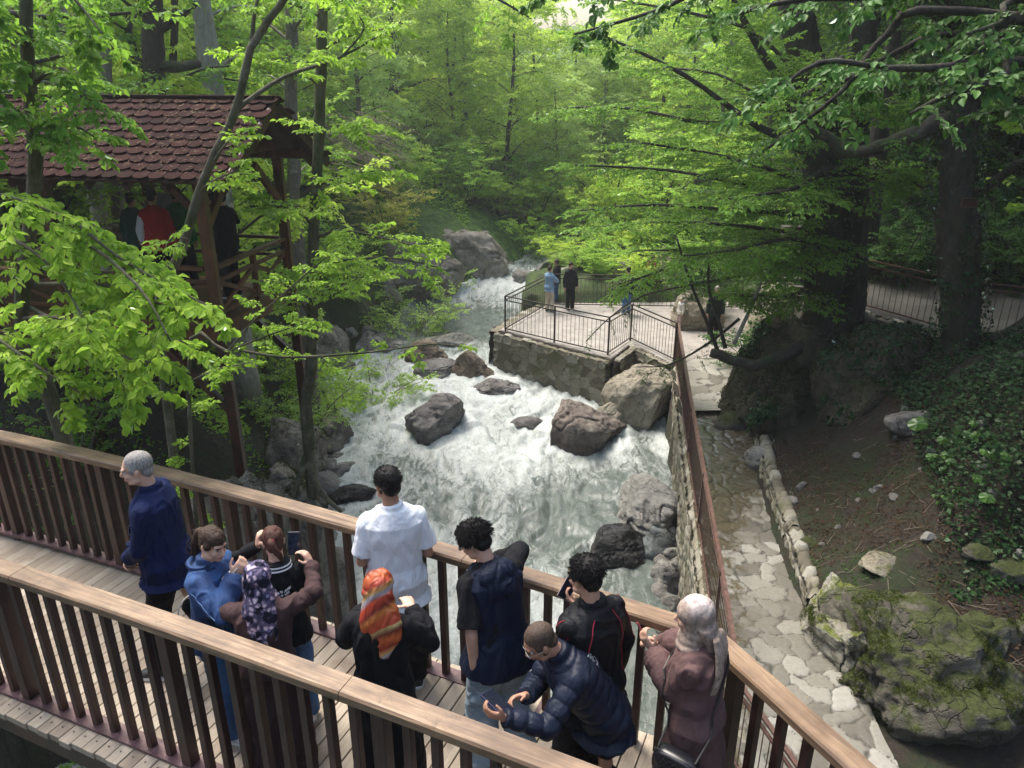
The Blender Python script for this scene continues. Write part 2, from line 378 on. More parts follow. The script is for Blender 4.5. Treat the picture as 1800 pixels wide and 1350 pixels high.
FLATS = [[(2.6, -3), (2.9, 6), (3.2, 9.4), (4.2, 16), (4.7, 21.1), (3.7, 22.7), (2.9, 21.5), (-.3, 24.2), (1.35, 27.4), (8.4, 27.6), (8.6, 24), (7.7, 21), (6.8, 18.5), (5.5, 15.9), (5.05, 13.8), (4.7, 11.5), (4.6, 9.0), (6.3, 7.6), (9.0, 7.3), (14, 7.0), (14, -3)]]
TERR = [(7.5, 18.6), (9.0, 15.6), (11.5, 14.2), (18, 14.5), (22, 19), (16, 25), (11, 25), (8.6, 21.6)]
def ground(x, y):
    x = np.asarray(x, float); y = np.asarray(y, float)
    d = sdf_poly(x, y, RIVER); w = WZ(y); left = x < np.interp(y, [-12, 8, 20, 34, 60, 140], [-50, 0, 0, 0, 3.4, 3])
    p = np.stack([x, y, x * 0], -1).reshape(-1, 3); n1 = fbm(p * .35, 4, 3).reshape(x.shape); n2 = fbm(p * 1.7, 4, 9).reshape(x.shape)
    A = np.interp(y, [9, 12.5, 16, 21, 25, 32, 36, 60], [4.0, 3.9, 2.0, 1.3, 1.9, 2.3, 1.2, 1.0]); B = np.interp(y, [9, 12.5, 16, 21, 25, 36], [.55, .6, 1.3, 1.5, .8, 1.2])
    dd = np.clip(d, 0, None)
    hl = w - .15 + A * (1 - np.exp(-dd / B)) + .42 * dd + .035 * np.clip(dd - 5, 0, 30) ** 1.45
    fd = np.full(x.shape, 1e9)
    for f in FLATS: fd = np.minimum(fd, sdf_poly(x, y, f))
    fdd = np.clip(fd, 0, None)
    sl = np.interp(y, [7, 9, 14, 22, 27, 34], [.5, .62, .75, .5, .16, .12])
    hr = ZP - .06 + .28 * (1 - np.exp(-fdd / .15)) + sl * np.minimum(fdd, 5.5) + .42 * np.clip(fdd - 5.5, 0, None) + .02 * np.clip(fdd - 7, 0, 40) ** 1.4
    hr = np.where(y > 30, np.maximum(w - .1 + .7 * (1 - np.exp(-dd / .9)) + .18 * dd + .05 * np.clip(dd - 5, 0, 30) ** 1.45, hr * 0 - 99) * np.clip((y - 30) / 4, 0, 1) + hr * (1 - np.clip((y - 30) / 4, 0, 1)), hr)
    td = sdf_poly(x, y, TERR); k = np.clip(1 - td / .9, 0, 1); k = k * k * (3 - 2 * k)
    hr = hr * (1 - k) + (-1.25) * k
    flat = (fd < 0.05) | (td < 0)
    land = np.where(left, hl, hr) + np.where(flat & ~left, 0, n1 * np.clip(dd, 0, 4) * .22 + n2 * np.clip(dd * .25, 0, .14))
    bed = w - .35 - np.clip(-d, 0, 1.5) * .5
    # between the river and the masonry stays deep
    h = np.where(d < 0, bed, land)
    return np.where((~left) & (fd > 0) & (fd < .55) & (dd < .6) & (y < 30) & (d > 0) & (x < 5.5) & (y > 8) & (fd + dd < 1.0) & (x < np.interp(y, [0, 9.4, 21], [2.9, 3.1, 4.6])), bed, h)
def gz(x, y): return float(ground(np.array([x]), np.array([y]))[0])
def axis(parts):
    out = [parts[0][0]]
    for a, b, st in parts:
        n = max(1, int(round((b - a) / st))); out += list(np.linspace(a, b, n + 1)[1:])
    return np.array(out)
gx = axis([(-90, -30, 4), (-30, -14, .8), (-14, 14, .16), (14, 30, .8), (30, 90, 4)])
gy = axis([(-40, 4, 2.5), (4, 30, .16), (30, 50, .5), (50, 170, 3)])
X, Y = np.meshgrid(gx, gy); Z = ground(X, Y)
nx, ny = len(gx), len(gy); I = np.arange(nx * ny).reshape(ny, nx)
def m_soil():
    s = NT('forest_soil'); p = s.coord(); a = s.noise(p, .8, 6, .65); b = s.noise(p, 14, 6, .75); c = s.noise(p, 2.2, 5, .65)
    col = s.ramp(b, [(.3, (.010, .007, .005)), (.5, (.026, .018, .012)), (.68, (.06, .042, .03)), (.8, (.13, .095, .07))])
    g = s.ramp(s.noise(p, 16, 4, .7), [(.3, (.008, .014, .004)), (.7, (.028, .042, .009))])
    col = s.mix(s.ramp(s.math('ADD', s.math('MULTIPLY', a, .5), s.math('MULTIPLY', c, .5)), [(.46, (0, 0, 0)), (.56, (.9, .9, .9))]), col, g)
    sp = s.n('ShaderNodeSeparateXYZ'); s.l(p, sp.inputs[0]); fy = s.ramp(s.math('MULTIPLY', s.math('SUBTRACT', sp.outputs[1], 24.0), .08), [(0, (0, 0, 0)), (1, (1, 1, 1))])
    col = s.mix(fy, col, s.ramp(s.noise(p, 3.0, 8, .8), [(.35, (.02, .04, .01)), (.5, (.07, .13, .025)), (.65, (.16, .25, .05))]))
    return s.set(col, .95, s.bump(b, .9, .05))
M_SOIL = m_soil()
terrain = mesh_np('terrain', np.stack([X.ravel(), Y.ravel(), Z.ravel()], 1), [np.stack([I[:-1, :-1].ravel(), I[:-1, 1:].ravel(), I[1:, 1:].ravel(), I[1:, :-1].ravel()], 1)], M_SOIL)
tag(terrain, kind='structure')

# ------------------------------------------------------------------ boulders in the stream (centre x, y, half size x,y,z, yaw, material, label)
RIVER_ROCKS = []
def rr(px, py, wpx, hgt, dep=.8, zoff=0.0, **k):
    """boulder whose waterline centre is seen at px,py, wpx pixels wide, hgt metres above the water"""
    y = 20.0
    for _ in range(12):
        q = at(px, py, z=float(WZ(y))); y = q.y
    sc = (q.y * math.cos(R(PITCH)) + (CAMZ - q.z) * math.sin(R(PITCH))) / FPX
    w = wpx * sc / 2; RIVER_ROCKS.append(dict(x=q.x, y=q.y + w * dep * .5, z=q.z, rx=w, ry=w * dep, h=hgt, **k)); return RIVER_ROCKS[-1]
M_WET1 = m_rock('rock_wet_grey', (.09, .08, .075), (.19, .175, .165), (.33, .31, .29), 0, wet=-5.25)
M_WET2 = m_rock('rock_wet_red', (.10, .07, .065), (.24, .20, .17), (.38, .34, .29), 0, wet=-5.0)
M_WETD = m_rock('rock_wet_black', (.02, .02, .021), (.055, .055, .058), (.13, .13, .135), 0, wet=-5.2, rough=.5)
M_RRED = m_rock('rock_reddish', (.11, .075, .06), (.22, .17, .125), (.34, .27, .19), .3, (.12, .10, .03))
rr(762, 770, 118, 1.15, .75, s=11, m=M_WET1, lab='large grey boulder split in two, alone in the middle of the white rapids')
rr(788, 738, 50, .55, .8, s=12, m=M_WETD, lab='small dark rounded rock just behind the grey boulder in mid stream')
rr(1030, 785, 132, 1.25, .8, s=13, m=M_WET2, lab='peaked grey boulder with dark red wet base, near the right bank')
rr(930, 752, 60, .25, .5, s=14, m=M_WET1, lab='low flat rock awash at the left foot of the peaked boulder')
rr(830, 668, 66, .95, .8, s=15, m=M_RRED, lab='rounded ochre and brown boulder beside the platform wall corner')
rr(748, 640, 66, .75, .8, s=16, m=M_RRED, lab='dark reddish boulder upstream, left of the ochre boulder')
rr(765, 662, 80, .45, .7, s=17, m=M_WET1, lab='low pale grey rock between the reddish and ochre boulders')
rr(870, 692, 76, .5, .8, s=18, m=M_WET1, lab='jagged low rock with water spilling over it, below the wall corner')
rr(792, 606, 70, .35, .7, s=19, m=ROCK_PALE, lab='pale flat rock upstream left of the platform')
rr(636, 612, 112, .75, .8, s=20, m=ROCK_GREY, lab='smooth grey boulder on the left edge of the upstream pool')
rr(556, 795, 105, 1.15, .9, s=21, m=m_rock('rock_brown', (.10, .08, .07), (.20, .17, .145), (.31, .28, .24), 0), lab='big brown boulder beside the slender tree on the left bank')
rr(590, 838, 48, .3, .8, s=22, m=ROCK_GREY, lab='small smooth grey stone in front of the big brown boulder')
rr(618, 888, 76, .35, .8, s=23, m=M_WETD, lab='dark flat wet stone by the left bank behind the handrail')
rr(1150, 930, 120, .95, 1.3, s=24, m=m_rock('rock_smooth_grey', (.17, .16, .145), (.29, .28, .255), (.40, .385, .355)), lab='very large smooth light grey boulder against the right stone wall')
rr(1085, 985, 95, .6, .8, s=25, m=M_WETD, lab='black wet boulder in front of the pale boulder on the right')
rr(1150, 972, 62, .55, .9, s=26, m=m_rock('rock_bluegrey', (.14, .15, .145), (.24, .26, .25), (.33, .35, .34)), lab='blue grey rounded stone right of the black boulder')
rr(1180, 962, 28, .42, .9, s=27, m=ROCK_GREY, lab='small grey stone between the blue grey stone and the wall')
rr(1165, 1022, 42, .38, .9, s=28, m=ROCK_PALE, lab='yellowish pale cobble in the pile below the blue grey stone')
rr(1190, 1005, 26, .35, .9, s=29, m=ROCK_PALE, lab='little white cobble beside the stone wall')
rr(1197, 1040, 44, .4, .9, s=30, m=M_WETD, lab='dark cobble in the pile behind the fluffy beige headscarf')
rr(1180, 1068, 34, .3, .9, s=31, m=ROCK_GREY, lab='grey cobble lowest in the pile by the wall')
rr(1215, 1078, 34, .35, .9, s=32, m=ROCK_PALE, lab='pale cobble against the wall just above the beige headscarf')
rr(1140, 742, 60, .3, .8, s=33, m=M_WET1, lab='low wet rock between the leaning slab and the dark pool')
rr(1210, 1150, 70, .5, .9, s=34, m=ROCK_GREY, lab='grey stone in the shallows behind the mauve coat')
rr(520, 690, 46, .55, .9, s=35, m=ROCK_PALE, lab='pale boulder on the left bank right of the gazebo stilts')
rr(548, 655, 52, .5, .9, s=36, m=ROCK_GREY, lab='grey boulder at the back of the left shingle')
rr(535, 742, 44, .5, .9, s=37, m=ROCK_PALE, lab='pale rounded boulder left of the big brown boulder')
rr(600, 655, 50, .3, .9, s=38, m=M_WET1, lab='wet rock at the water edge below the smooth grey boulder')
rr(680, 1020, 70, .25, .9, s=39, m=M_WET1, lab='low rock awash behind the white shirt')
rr(925, 498, 40, .6, .8, s=40, m=ROCK_GREY, lab='grey rock at the top of the rapids beside the platform')
rr(958, 492, 50, .8, .8, s=41, m=ROCK_PALE, lab='tall pale rock at the far corner of the platform')

# ------------------------------------------------------------------ the stream
wx = np.arange(-12, 6.3, .07); wy = axis([(-2, 9, .2), (9, 30, .07), (30, 46, .25)]); X, Y = np.meshgrid(wx, wy)
P = np.stack([X.ravel(), Y.ravel()], 1); xs, ys = P[:, 0], P[:, 1]
base = WZ(ys)
warp = np.stack([fbm(np.stack([xs * .5, ys * .35, xs * 0], 1), 3, 21), fbm(np.stack([xs * .5, ys * .35, xs * 0 + 5], 1), 3, 22)], 1)
Q = np.stack([xs * 1.35 + warp[:, 0] * 2.2, ys * .6 + warp[:, 1] * 2.2, xs * 0], 1)
n_big = fbm(Q * .6, 3, 31); n_mid = 1 - np.abs(fbm(Q * 1.3, 4, 33)) * 2.4; n_fin = 1 - np.abs(fbm(Q * 3.4, 4, 35)) * 2.2; n_x = fbm(np.stack([xs * 5, ys * 4, xs * 0], 1), 4, 37)
rough = np.interp(ys, [5, 10, 15, 17, 20, 25, 27, 29, 31, 36], [.5, .8, .9, .75, 1.0, .95, .35, .4, .9, .7])
calm = np.exp(-(((xs - 3.3) / 1.1) ** 2 + ((ys - 14.6) / 2.4) ** 2)); calm += np.exp(-(((xs + 3.8) / 1.4) ** 2 + ((ys - 28) / 1.6) ** 2)); calm += np.exp(-(((xs - 2.4) / 1.0) ** 2 + ((ys - 10.0) / 2.6) ** 2)) * .9
calm += np.clip((9.6 - ys) / 2, 0, 1) * np.clip((-2 - xs) / 2, 0, 1)
rough = rough * np.clip(1 - calm * .85, .1, 1)
foam = .49 * rough + .50 * n_big + .10 * n_x
for k, (cy, cx, wdt, st) in enumerate([(24.3, -3.2, 2.5, .25), (21.0, -2.0, 2.6, .3), (18.6, .8, 1.8, .3), (14.5, -1.6, 1.6, .2), (12.5, -.3, 2.3, .25), (32, -.5, 2.2, .35), (21.8, 1.5, 1.6, .25), (16.9, 3.2, .8, .2)]):
    foam += st * np.exp(-((ys - cy) / (wdt * .6)) ** 2 - ((xs - cx) / wdt) ** 2)
foam -= .35 * np.exp(-((ys - 16.2) / .9) ** 2 - ((xs + .4) / 2.6) ** 2) + .22 * np.exp(-((ys - 14.8) / .8) ** 2 - ((xs - 1.5) / 1.6) ** 2)
hgt = rough * (.16 * n_big + .13 * n_mid + .055 * n_fin + .02 * n_x) + .012 * n_x
for b in RIVER_ROCKS:
    dx = (xs - b['x']) / b['rx']; dy = (ys - b['y']) / b['ry']; r = np.sqrt(dx * dx + dy * dy)
    foam += (.45 * np.exp(-((r - 1.08) / .22) ** 2) + .35 * np.exp(-(dx / .8) ** 2) * ((dy < 0) * np.exp(dy * .6))) * np.clip(rough * 1.5, 0.15, 1)
    hgt += .16 * rough * np.exp(-((r - 1.15) / .3) ** 2) * (dy > 0) * min(1, b['rx']) - .08 * rough * np.exp(-((dx) / .7) ** 2 - ((dy + 1.5) / .6) ** 2)
foam -= .42 * np.clip(calm, 0, 1)
ed = sdf_poly(xs, ys, RIVER); foam += .3 * np.exp(-(ed / .3) ** 2) * rough
def m_water():
    s = NT('rapids_water'); f = s.attr('foam')
    c = s.n('ShaderNodeTexCoord'); mp = s.n('ShaderNodeMapping'); mp.inputs['Scale'].default_value = (2.6, 1.3, 1); s.l(c.outputs['Object'], mp.inputs[0])
    nz = s.n('ShaderNodeTexNoise'); nz.inputs['Scale'].default_value = 1.1; nz.inputs['Detail'].default_value = 3; s.l(mp.outputs[0], nz.inputs[0])
    vm = s.n('ShaderNodeVectorMath', operation='MULTIPLY_ADD'); s.l(nz.outputs['Color'], vm.inputs[0]); vm.inputs[1].default_value = (1.6, 1.6, 1.6); s.l(mp.outputs[0], vm.inputs[2])
    a = s.noise(vm.outputs[0], 2.0, 5, .62, .7); b = s.noise(vm.outputs[0], 9, 5, .7, .8)
    vo = s.n('ShaderNodeTexVoronoi', feature='SMOOTH_F1'); vo.inputs['Scale'].default_value = 4.2; s.l(vm.outputs[0], vo.inputs['Vector'])
    lace = s.math('ABSOLUTE', s.math('SUBTRACT', a, .5)); lace = s.math('SUBTRACT', 1.0, s.math('MULTIPLY', lace, 7.0))
    t = s.math('ADD', f, s.math('MULTIPLY', s.math('SUBTRACT', a, .5), 1.1)); t = s.math('ADD', t, s.math('MULTIPLY', lace, .08)); t = s.math('ADD', t, s.math('MULTIPLY', s.math('SUBTRACT', b, .5), .45))
    t = s.math('ADD', t, s.math('MULTIPLY', s.math('SUBTRACT', vo.outputs['Distance'], .4), .35))
    k = s.ramp(t, [(.24, (0, 0, 0)), (.58, (.5, .5, .5)), (1.0, (1, 1, 1))])
    deep = s.ramp(a, [(.35, (.075, .092, .080)), (.6, (.14, .16, .142)), (.75, (.20, .22, .20))])
    fo = s.ramp(b, [(.25, (.32, .345, .33)), (.5, (.48, .505, .485)), (.75, (.66, .675, .65))])
    col = s.mix(k, deep, fo); r = s.ramp(k, [(0, (.06,) * 3), (.5, (.32,) * 3), (1, (.7,) * 3)])
    h = s.math('ADD', s.math('MULTIPLY', a, 1.0), s.math('MULTIPLY', b, .25))
    m = s.set(col, r, s.bump(h, .55, .06)); s.b.inputs['IOR'].default_value = 1.33; return m
M_WATER = m_water()
nx, ny = len(wx), len(wy); I = np.arange(nx * ny).reshape(ny, nx)
river = mesh_np('river', np.stack([xs, ys, base + hgt], 1), [np.stack([I[:-1, :-1].ravel(), I[:-1, 1:].ravel(), I[1:, 1:].ravel(), I[1:, :-1].ravel()], 1)], M_WATER, attrs={'foam': foam})
tag(river, kind='structure')
mb = MB()
for a, b in (((-60, -30), (-12, 8.5)), ((-12, -30), (2.6, -2))):
    mb.add([(a[0], a[1], -6.72), (b[0], a[1], -6.72), (b[0], b[1], -6.72), (a[0], b[1], -6.72)], [(0, 1, 2, 3)])
mb.add([(-3, 46, -3.7), (12, 46, -3.7), (12, 100, -1.0), (-3, 100, -1.0)], [(0, 1, 2, 3)])
s_ = NT('still_green_water'); mw = s_.set((.012, .02, .012), .08, s_.bump(s_.noise(s_.coord((2, 1, 1)), 3, 4), .4, .03))
tag(mb.build('water', mw), kind='structure')

# ------------------------------------------------------------------ rocks
def nrm3(a): return a / np.linalg.norm(a)
def rock_mesh(name, rx, ry, rz, seed, mat, sub=4, cuts=9, rough=.16, parent=None, squash=.55):
    bm = bmesh.new(); bmesh.ops.create_icosphere(bm, subdivisions=sub, radius=1.0); rg = np.random.RandomState(seed)
    V = np.array([v.co[:] for v in bm.verts]); F = np.array([[v.index for v in f.verts] for f in bm.faces]); bm.free()
    for _ in range(cuts):
        n = rg.normal(size=3); n[2] = n[2] * .8 + .15; n /= np.linalg.norm(n); off = rg.uniform(.55, .86); t = V @ n; ex = np.clip(t - off, 0, None); V -= n * (ex * .93)[:, None]
    nn = V / (np.linalg.norm(V, axis=1)[:, None] + 1e-9)
    d = fbm(V * 1.3 + seed, 4, seed) * rough * 1.5 + (1 - np.abs(fbm(V * 3.1 + seed, 5, seed + 3)) * 2) * rough * .22
    cr = np.abs(fbm(V * 1.1 + seed * 2, 3, seed + 8)); d -= .10 * np.exp(-(cr / .022) ** 2)
    st = V @ nrm3(rg.normal(size=3) * np.array([1, 1, .6])); d += rough * .10 * np.sign(np.sin(st * 9 + fbm(V * 1.5, 3, seed) * 6)) * np.clip(fbm(V * 2, 3, seed + 4) + .3, 0, 1)
    if sub > 4: d += (1 - np.abs(fbm(V * 7 + seed, 4, seed + 6)) * 3) * rough * .09
    V += nn * d[:, None]
    V = V * np.array([rx, ry, rz])
    return mesh_np(name, V, [F], mat, parent)
for b in RIVER_ROCKS:
    hz = b['h']; o = rock_mesh('boulder', b['rx'] * 1.18, b['ry'] * 1.18, hz * .86, b['s'], b['m'], 6 if b['rx'] > .5 else 4)
    o.location = (b['x'], b['y'], b['z'] + hz * .16); o.rotation_euler = (0, 0, b['s'] * 1.3)
    o.rotation_euler = (0, 0, 0)
    tag(o, b['lab'], 'boulder')
def lone_rock(x, y, z, rx, ry, rz, seed, mat, label, cat='boulder', name='boulder', rot=(0, 0, 0), sub=6, **k):
    o = rock_mesh(name, rx, ry, rz, seed, mat, sub, **k); o.location = (x, y, z); o.rotation_euler = rot; return tag(o, label, cat)
ROCK_TAN2 = m_rock('rock_tan_pale', (.22, .19, .14), (.37, .33, .26), (.50, .46, .38), .25, (.12, .11, .04))
p = at(1140, 690, Y=20.3); lone_rock(3.75, 20.7, -4.95, 1.15, 1.0, 1.55, 51, ROCK_TAN2, 'huge leaning tan slab with dark cracks between the platform wall and the path', rot=(0, R(24), R(-20)), squash=.6)
lone_rock(2.7, 20.0, -5.35, 1.5, .65, .55, 52, ROCK_TAN2, 'long tan ledge sloping into the water below the leaning slab', rot=(0, R(-16), R(25)))
# outcrop carrying the big trees
lone_rock(6.75, 16.9, -3.35, 1.75, 1.6, 2.15, 61, m_rock('rock_cliff', (.04, .034, .022), (.10, .085, .052), (.17, .145, .095), .62, (.045, .055, .014)), 'big dark mossy outcrop beside the path, tree roots spread over its top', 'rock outcrop', 'rock_outcrop', rough=.22, cuts=12)
lone_rock(8.0, 15.3, -3.05, 1.75, 1.35, 1.95, 62, m_rock('rock_cliff2', (.035, .028, .02), (.085, .07, .045), (.15, .125, .08), .6, (.045, .055, .014)), 'dark overhanging rock face below the terrace fence', 'rock outcrop', 'rock_outcrop', rough=.25, cuts=10)
lone_rock(6.6, 14.3, -3.75, .6, .55, .6, 63, m_rock('rock_cliff3', (.05, .042, .03), (.12, .10, .07), (.20, .17, .12), .5, (.045, .055, .014)), 'brown rounded rock at the foot of the big outcrop', sub=4)
# mossy mound bottom right
lone_rock(5.75, 8.5, -3.8, 1.5, 1.15, 1.05, 64, ROCK_MOSS, 'large mossy grey boulder beside the path at lower right', rough=.34, cuts=6)
lone_rock(4.85, 9.3, -3.75, .5, 1.0, .62, 65, m_rock('rock_moss2', (.17, .15, .11), (.33, .31, .25), (.5, .48, .42), .55, (.13, .15, .02)), 'pale mossy rock where the flagstones end, left of the large mossy boulder', rough=.22)
lone_rock(7.7, 8.9, -3.7, 1.0, 1.0, 1.15, 66, m_rock('rock_moss3', (.06, .055, .045), (.13, .12, .095), (.24, .23, .19), .6, (.06, .075, .012)), 'dark grey ridged boulder at the right edge behind the mossy boulder', rough=.2)
q = at(1340, 830, z=-3.85); lone_rock(q.x, q.y + .3, -3.75, .33, .4, .3, 67, ROCK_PALE, 'pale angular block lying on the wet path edge', sub=4)
def on_slope(px, py):
    for yy in np.arange(4.5, 40, .05):
        q = at(px, py, Y=float(yy))
        if gz(q.x, q.y) >= q.z: return q
    return at(px, py, Y=20)
for k, (px, py, sz, lab) in enumerate([(1548, 1000, .34, 'flat pale stone on the leaf littered earth'), (1770, 1005, .36, 'greenish stone at the right edge of the earth slope'), (1720, 975, .25, 'small mossy stone left of the greenish stone'), (1605, 745, .5, 'pale broken slab half way up the dark slope'), (1390, 885, .2, 'round grey stone on the low wall'), (1630, 948, .14, 'small pale chip above the flat stone'), (1290, 745, .65, 'long grey slab at the near end of the upper paving'), (1420, 960, .2, 'grey stone behind the low wall')]):
    q = on_slope(px, py); lone_rock(q.x, q.y, q.z + .05, sz, sz * .8, sz * .5, 70 + k, [ROCK_TAN, ROCK_MOSS, ROCK_MOSS, ROCK_GREY, ROCK_GREY][k % 5] if k != 5 else ROCK_PALE, lab, 'stone', 'stone', sub=4)
# left bank crags
LC = m_rock('rock_bluff', (.14, .12, .095), (.27, .24, .195), (.40, .365, .31), .3, (.05, .06, .015))
for k, (px, py, Yd, rx, ry, rz, lab) in enumerate([
        (800, 455, 34, 2.6, 1.7, 2.1, 'brown cliff bluff rising over the head of the rapids'), (685, 505, 31.4, 1.7, 1.1, 1.2, 'grey ledge running down from the bluff to the pool'),
        (600, 520, 28.6, 1.2, 1.0, 1.4, 'craggy rock left of the upstream pool'), (580, 575, 25.8, 1.0, .9, 1.0, 'cracked grey crag above the smooth grey boulder'),
        (580, 548, 27.2, 1.5, 1.0, 1.0, 'grey rock shelf left of the calm pool'), (540, 540, 26.2, 1.3, 1.0, 1.2, 'brown crag above the shelf beside the slender tree'), (640, 585, 26.6, .5, .6, .6, 'split grey block at the edge of the calm pool'),
        (765, 478, 31.8, 1.6, 1.2, 1.5, 'brown crag joining the bluff to the grey ledge'), (648, 505, 29.9, 1.3, 1.0, 1.2, 'fissured grey crag above the calm pool'), (850, 470, 35.5, 1.5, 1.2, 1.5, 'rounded end of the bluff where the stream turns'), (700, 455, 31.5, 2.2, 1.4, 1.5, 'upper brown rock shelf above the pool'),
        (560, 600, 24.4, 1.0, .9, 1.0, 'dark crag behind the slender tree trunk'), (440, 900, 10.3, .8, .6, 1.5, 'pale rock wall under the bank seen through the balusters'),
        (560, 960, 11.6, .55, .6, 1.6, 'pale rock face at the water seen left of the white shirt'), (330, 940, 9.9, .9, .5, 1.3, 'brown bank rock behind the navy jacket'),
        (500, 850, 12.6, .45, .5, .6, 'mossy rock at the roots of the slender tree'), (515, 770, 14.6, .7, .7, .8, 'mossy bank rock right of the gazebo stilt')]):
    q = at(px, py, Y=Yd); lone_rock(q.x, q.y, q.z - rz * .35, rx, ry, rz, 80 + k, LC if k not in (1, 3) else ROCK_GREY, lab, rough=.2)
# loose shingle on the left bank: copies of four stones
protos = [rock_mesh('cobble', .25, .2, .15, 100 + k, [ROCK_PALE, ROCK_GREY, ROCK_GREY, ROCK_PALE][k], 3) for k in range(4)]
used = set(); rs = random.Random(4)
def cobble(x, y, z, s, label, group):
    k = rs.randrange(4); o = protos[k] if k not in used else protos[k].copy()
    if k in used: COL.objects.link(o)
    used.add(k); o.location = (x, y, z); o.scale = (s, s * rs.uniform(.8, 1.3), s * rs.uniform(.8, 1.4)); o.rotation_euler = (rs.uniform(-.3, .3), rs.uniform(-.3, .3), rs.uniform(0, 6)); tag(o, label, 'stone', group)
for i in range(46):
    yy = rs.uniform(13, 26); xx = float(np.interp(yy, [10.6, 14, 18, 20.5, 24, 26.2], [-3.9, -4.0, -4.6, -5.5, -6.4, -4.7])) - rs.uniform(-.35, .9); zz = max(gz(xx, yy), float(WZ(yy)) - .05)
    cobble(xx, yy, zz + .02, rs.uniform(.7, 2.0), 'loose rounded grey stone on the shingle of the left bank', 'loose stones along the left bank')
for i in range(26):
    yy = rs.uniform(8.5, 14.5); xx = float(np.interp(yy, [8, 9.4, 15], [2.85, 2.95, 3.8])) - rs.uniform(.1, .45)
    cobble(xx, yy, float(WZ(yy)) + rs.uniform(-.05, .2), rs.uniform(.5, 1.1), 'small cobble heaped at the foot of the path wall', 'cobbles at the foot of the path wall')

# ------------------------------------------------------------------ dry stone walls
def m_stone():
    s = NT('rubble_stone'); t = s.attr('tone'); e = s.attr('edge'); p = s.coord(); b = s.noise(p, 12, 5, .7); a = s.noise(p, 1.3, 4, .6)
    col = s.ramp(t, [(0, (.12, .105, .075)), (.35, (.21, .185, .135)), (.7, (.27, .245, .19)), (1, (.36, .34, .285))])
    col = s.mix(.5, col, s.mix(1.0, col, s.ramp(b, [(.3, (.45, .45, .4)), (.65, (1, 1, 1))]), 'MULTIPLY'))
    col = s.mix(s.ramp(e, [(.0, (1, 1, 1)), (.12, (0, 0, 0))]), col, (.045, .04, .022))
    col = s.mix(s.ramp(s.math('ADD', a, s.math('MULTIPLY', b, .35)), [(.72, (0, 0, 0)), (.84, (.7, .7, .7))]), col, (.075, .08, .025))
    return s.set(col, .9, s.bump(b, .6, .03))
M_STONE = m_stone()
def wall_face(P0, P1, zb, zt, out, cell=.3, res=.035, seed=1, bulge=.07):
    """grid of stones on the vertical face from P0 to P1 (xy); out = outward xy normal; zt may be a pair"""
    L = math.hypot(P1[0] - P0[0], P1[1] - P0[1]); zt = zt if hasattr(zt, '__len__') else (zt, zt)
    nu = max(3, int(L / res)); nv = max(3, int((max(zt) - zb) / res)); U, Vv = np.meshgrid(np.linspace(0, 1, nu), np.linspace(0, 1, nv))
    top = zt[0] + (zt[1] - zt[0]) * U; zz = zb + (top - zb) * Vv; uu = U * L
    wq = np.stack([uu.ravel() * 3.2, zz.ravel() * 3.2, uu.ravel() * 0 + seed], 1); w1 = fbm(wq, 3, seed + 60).reshape(uu.shape) * .55; w2 = fbm(wq + 40, 3, seed + 61).reshape(uu.shape) * .5
    f1, e, idn = voro(uu / cell + w1, zz / (cell * .72) + w2, seed, .95)
    d = bulge * (np.clip(e / .35, 0, 1) ** .5) + .03 * (idn - .5); n = fbm(np.stack([uu.ravel() * 9, zz.ravel() * 9, uu.ravel() * 0], 1), 3, seed).reshape(d.shape); d += n * .012
    x = P0[0] + (P1[0] - P0[0]) * U + out[0] * d; y = P0[1] + (P1[1] - P0[1]) * U + out[1] * d
    I = np.arange(nu * nv).reshape(nv, nu)
    return np.stack([x.ravel(), y.ravel(), zz.ravel()], 1), np.stack([I[:-1, :-1].ravel(), I[:-1, 1:].ravel(), I[1:, 1:].ravel(), I[1:, :-1].ravel()], 1), idn.ravel(), e.ravel()
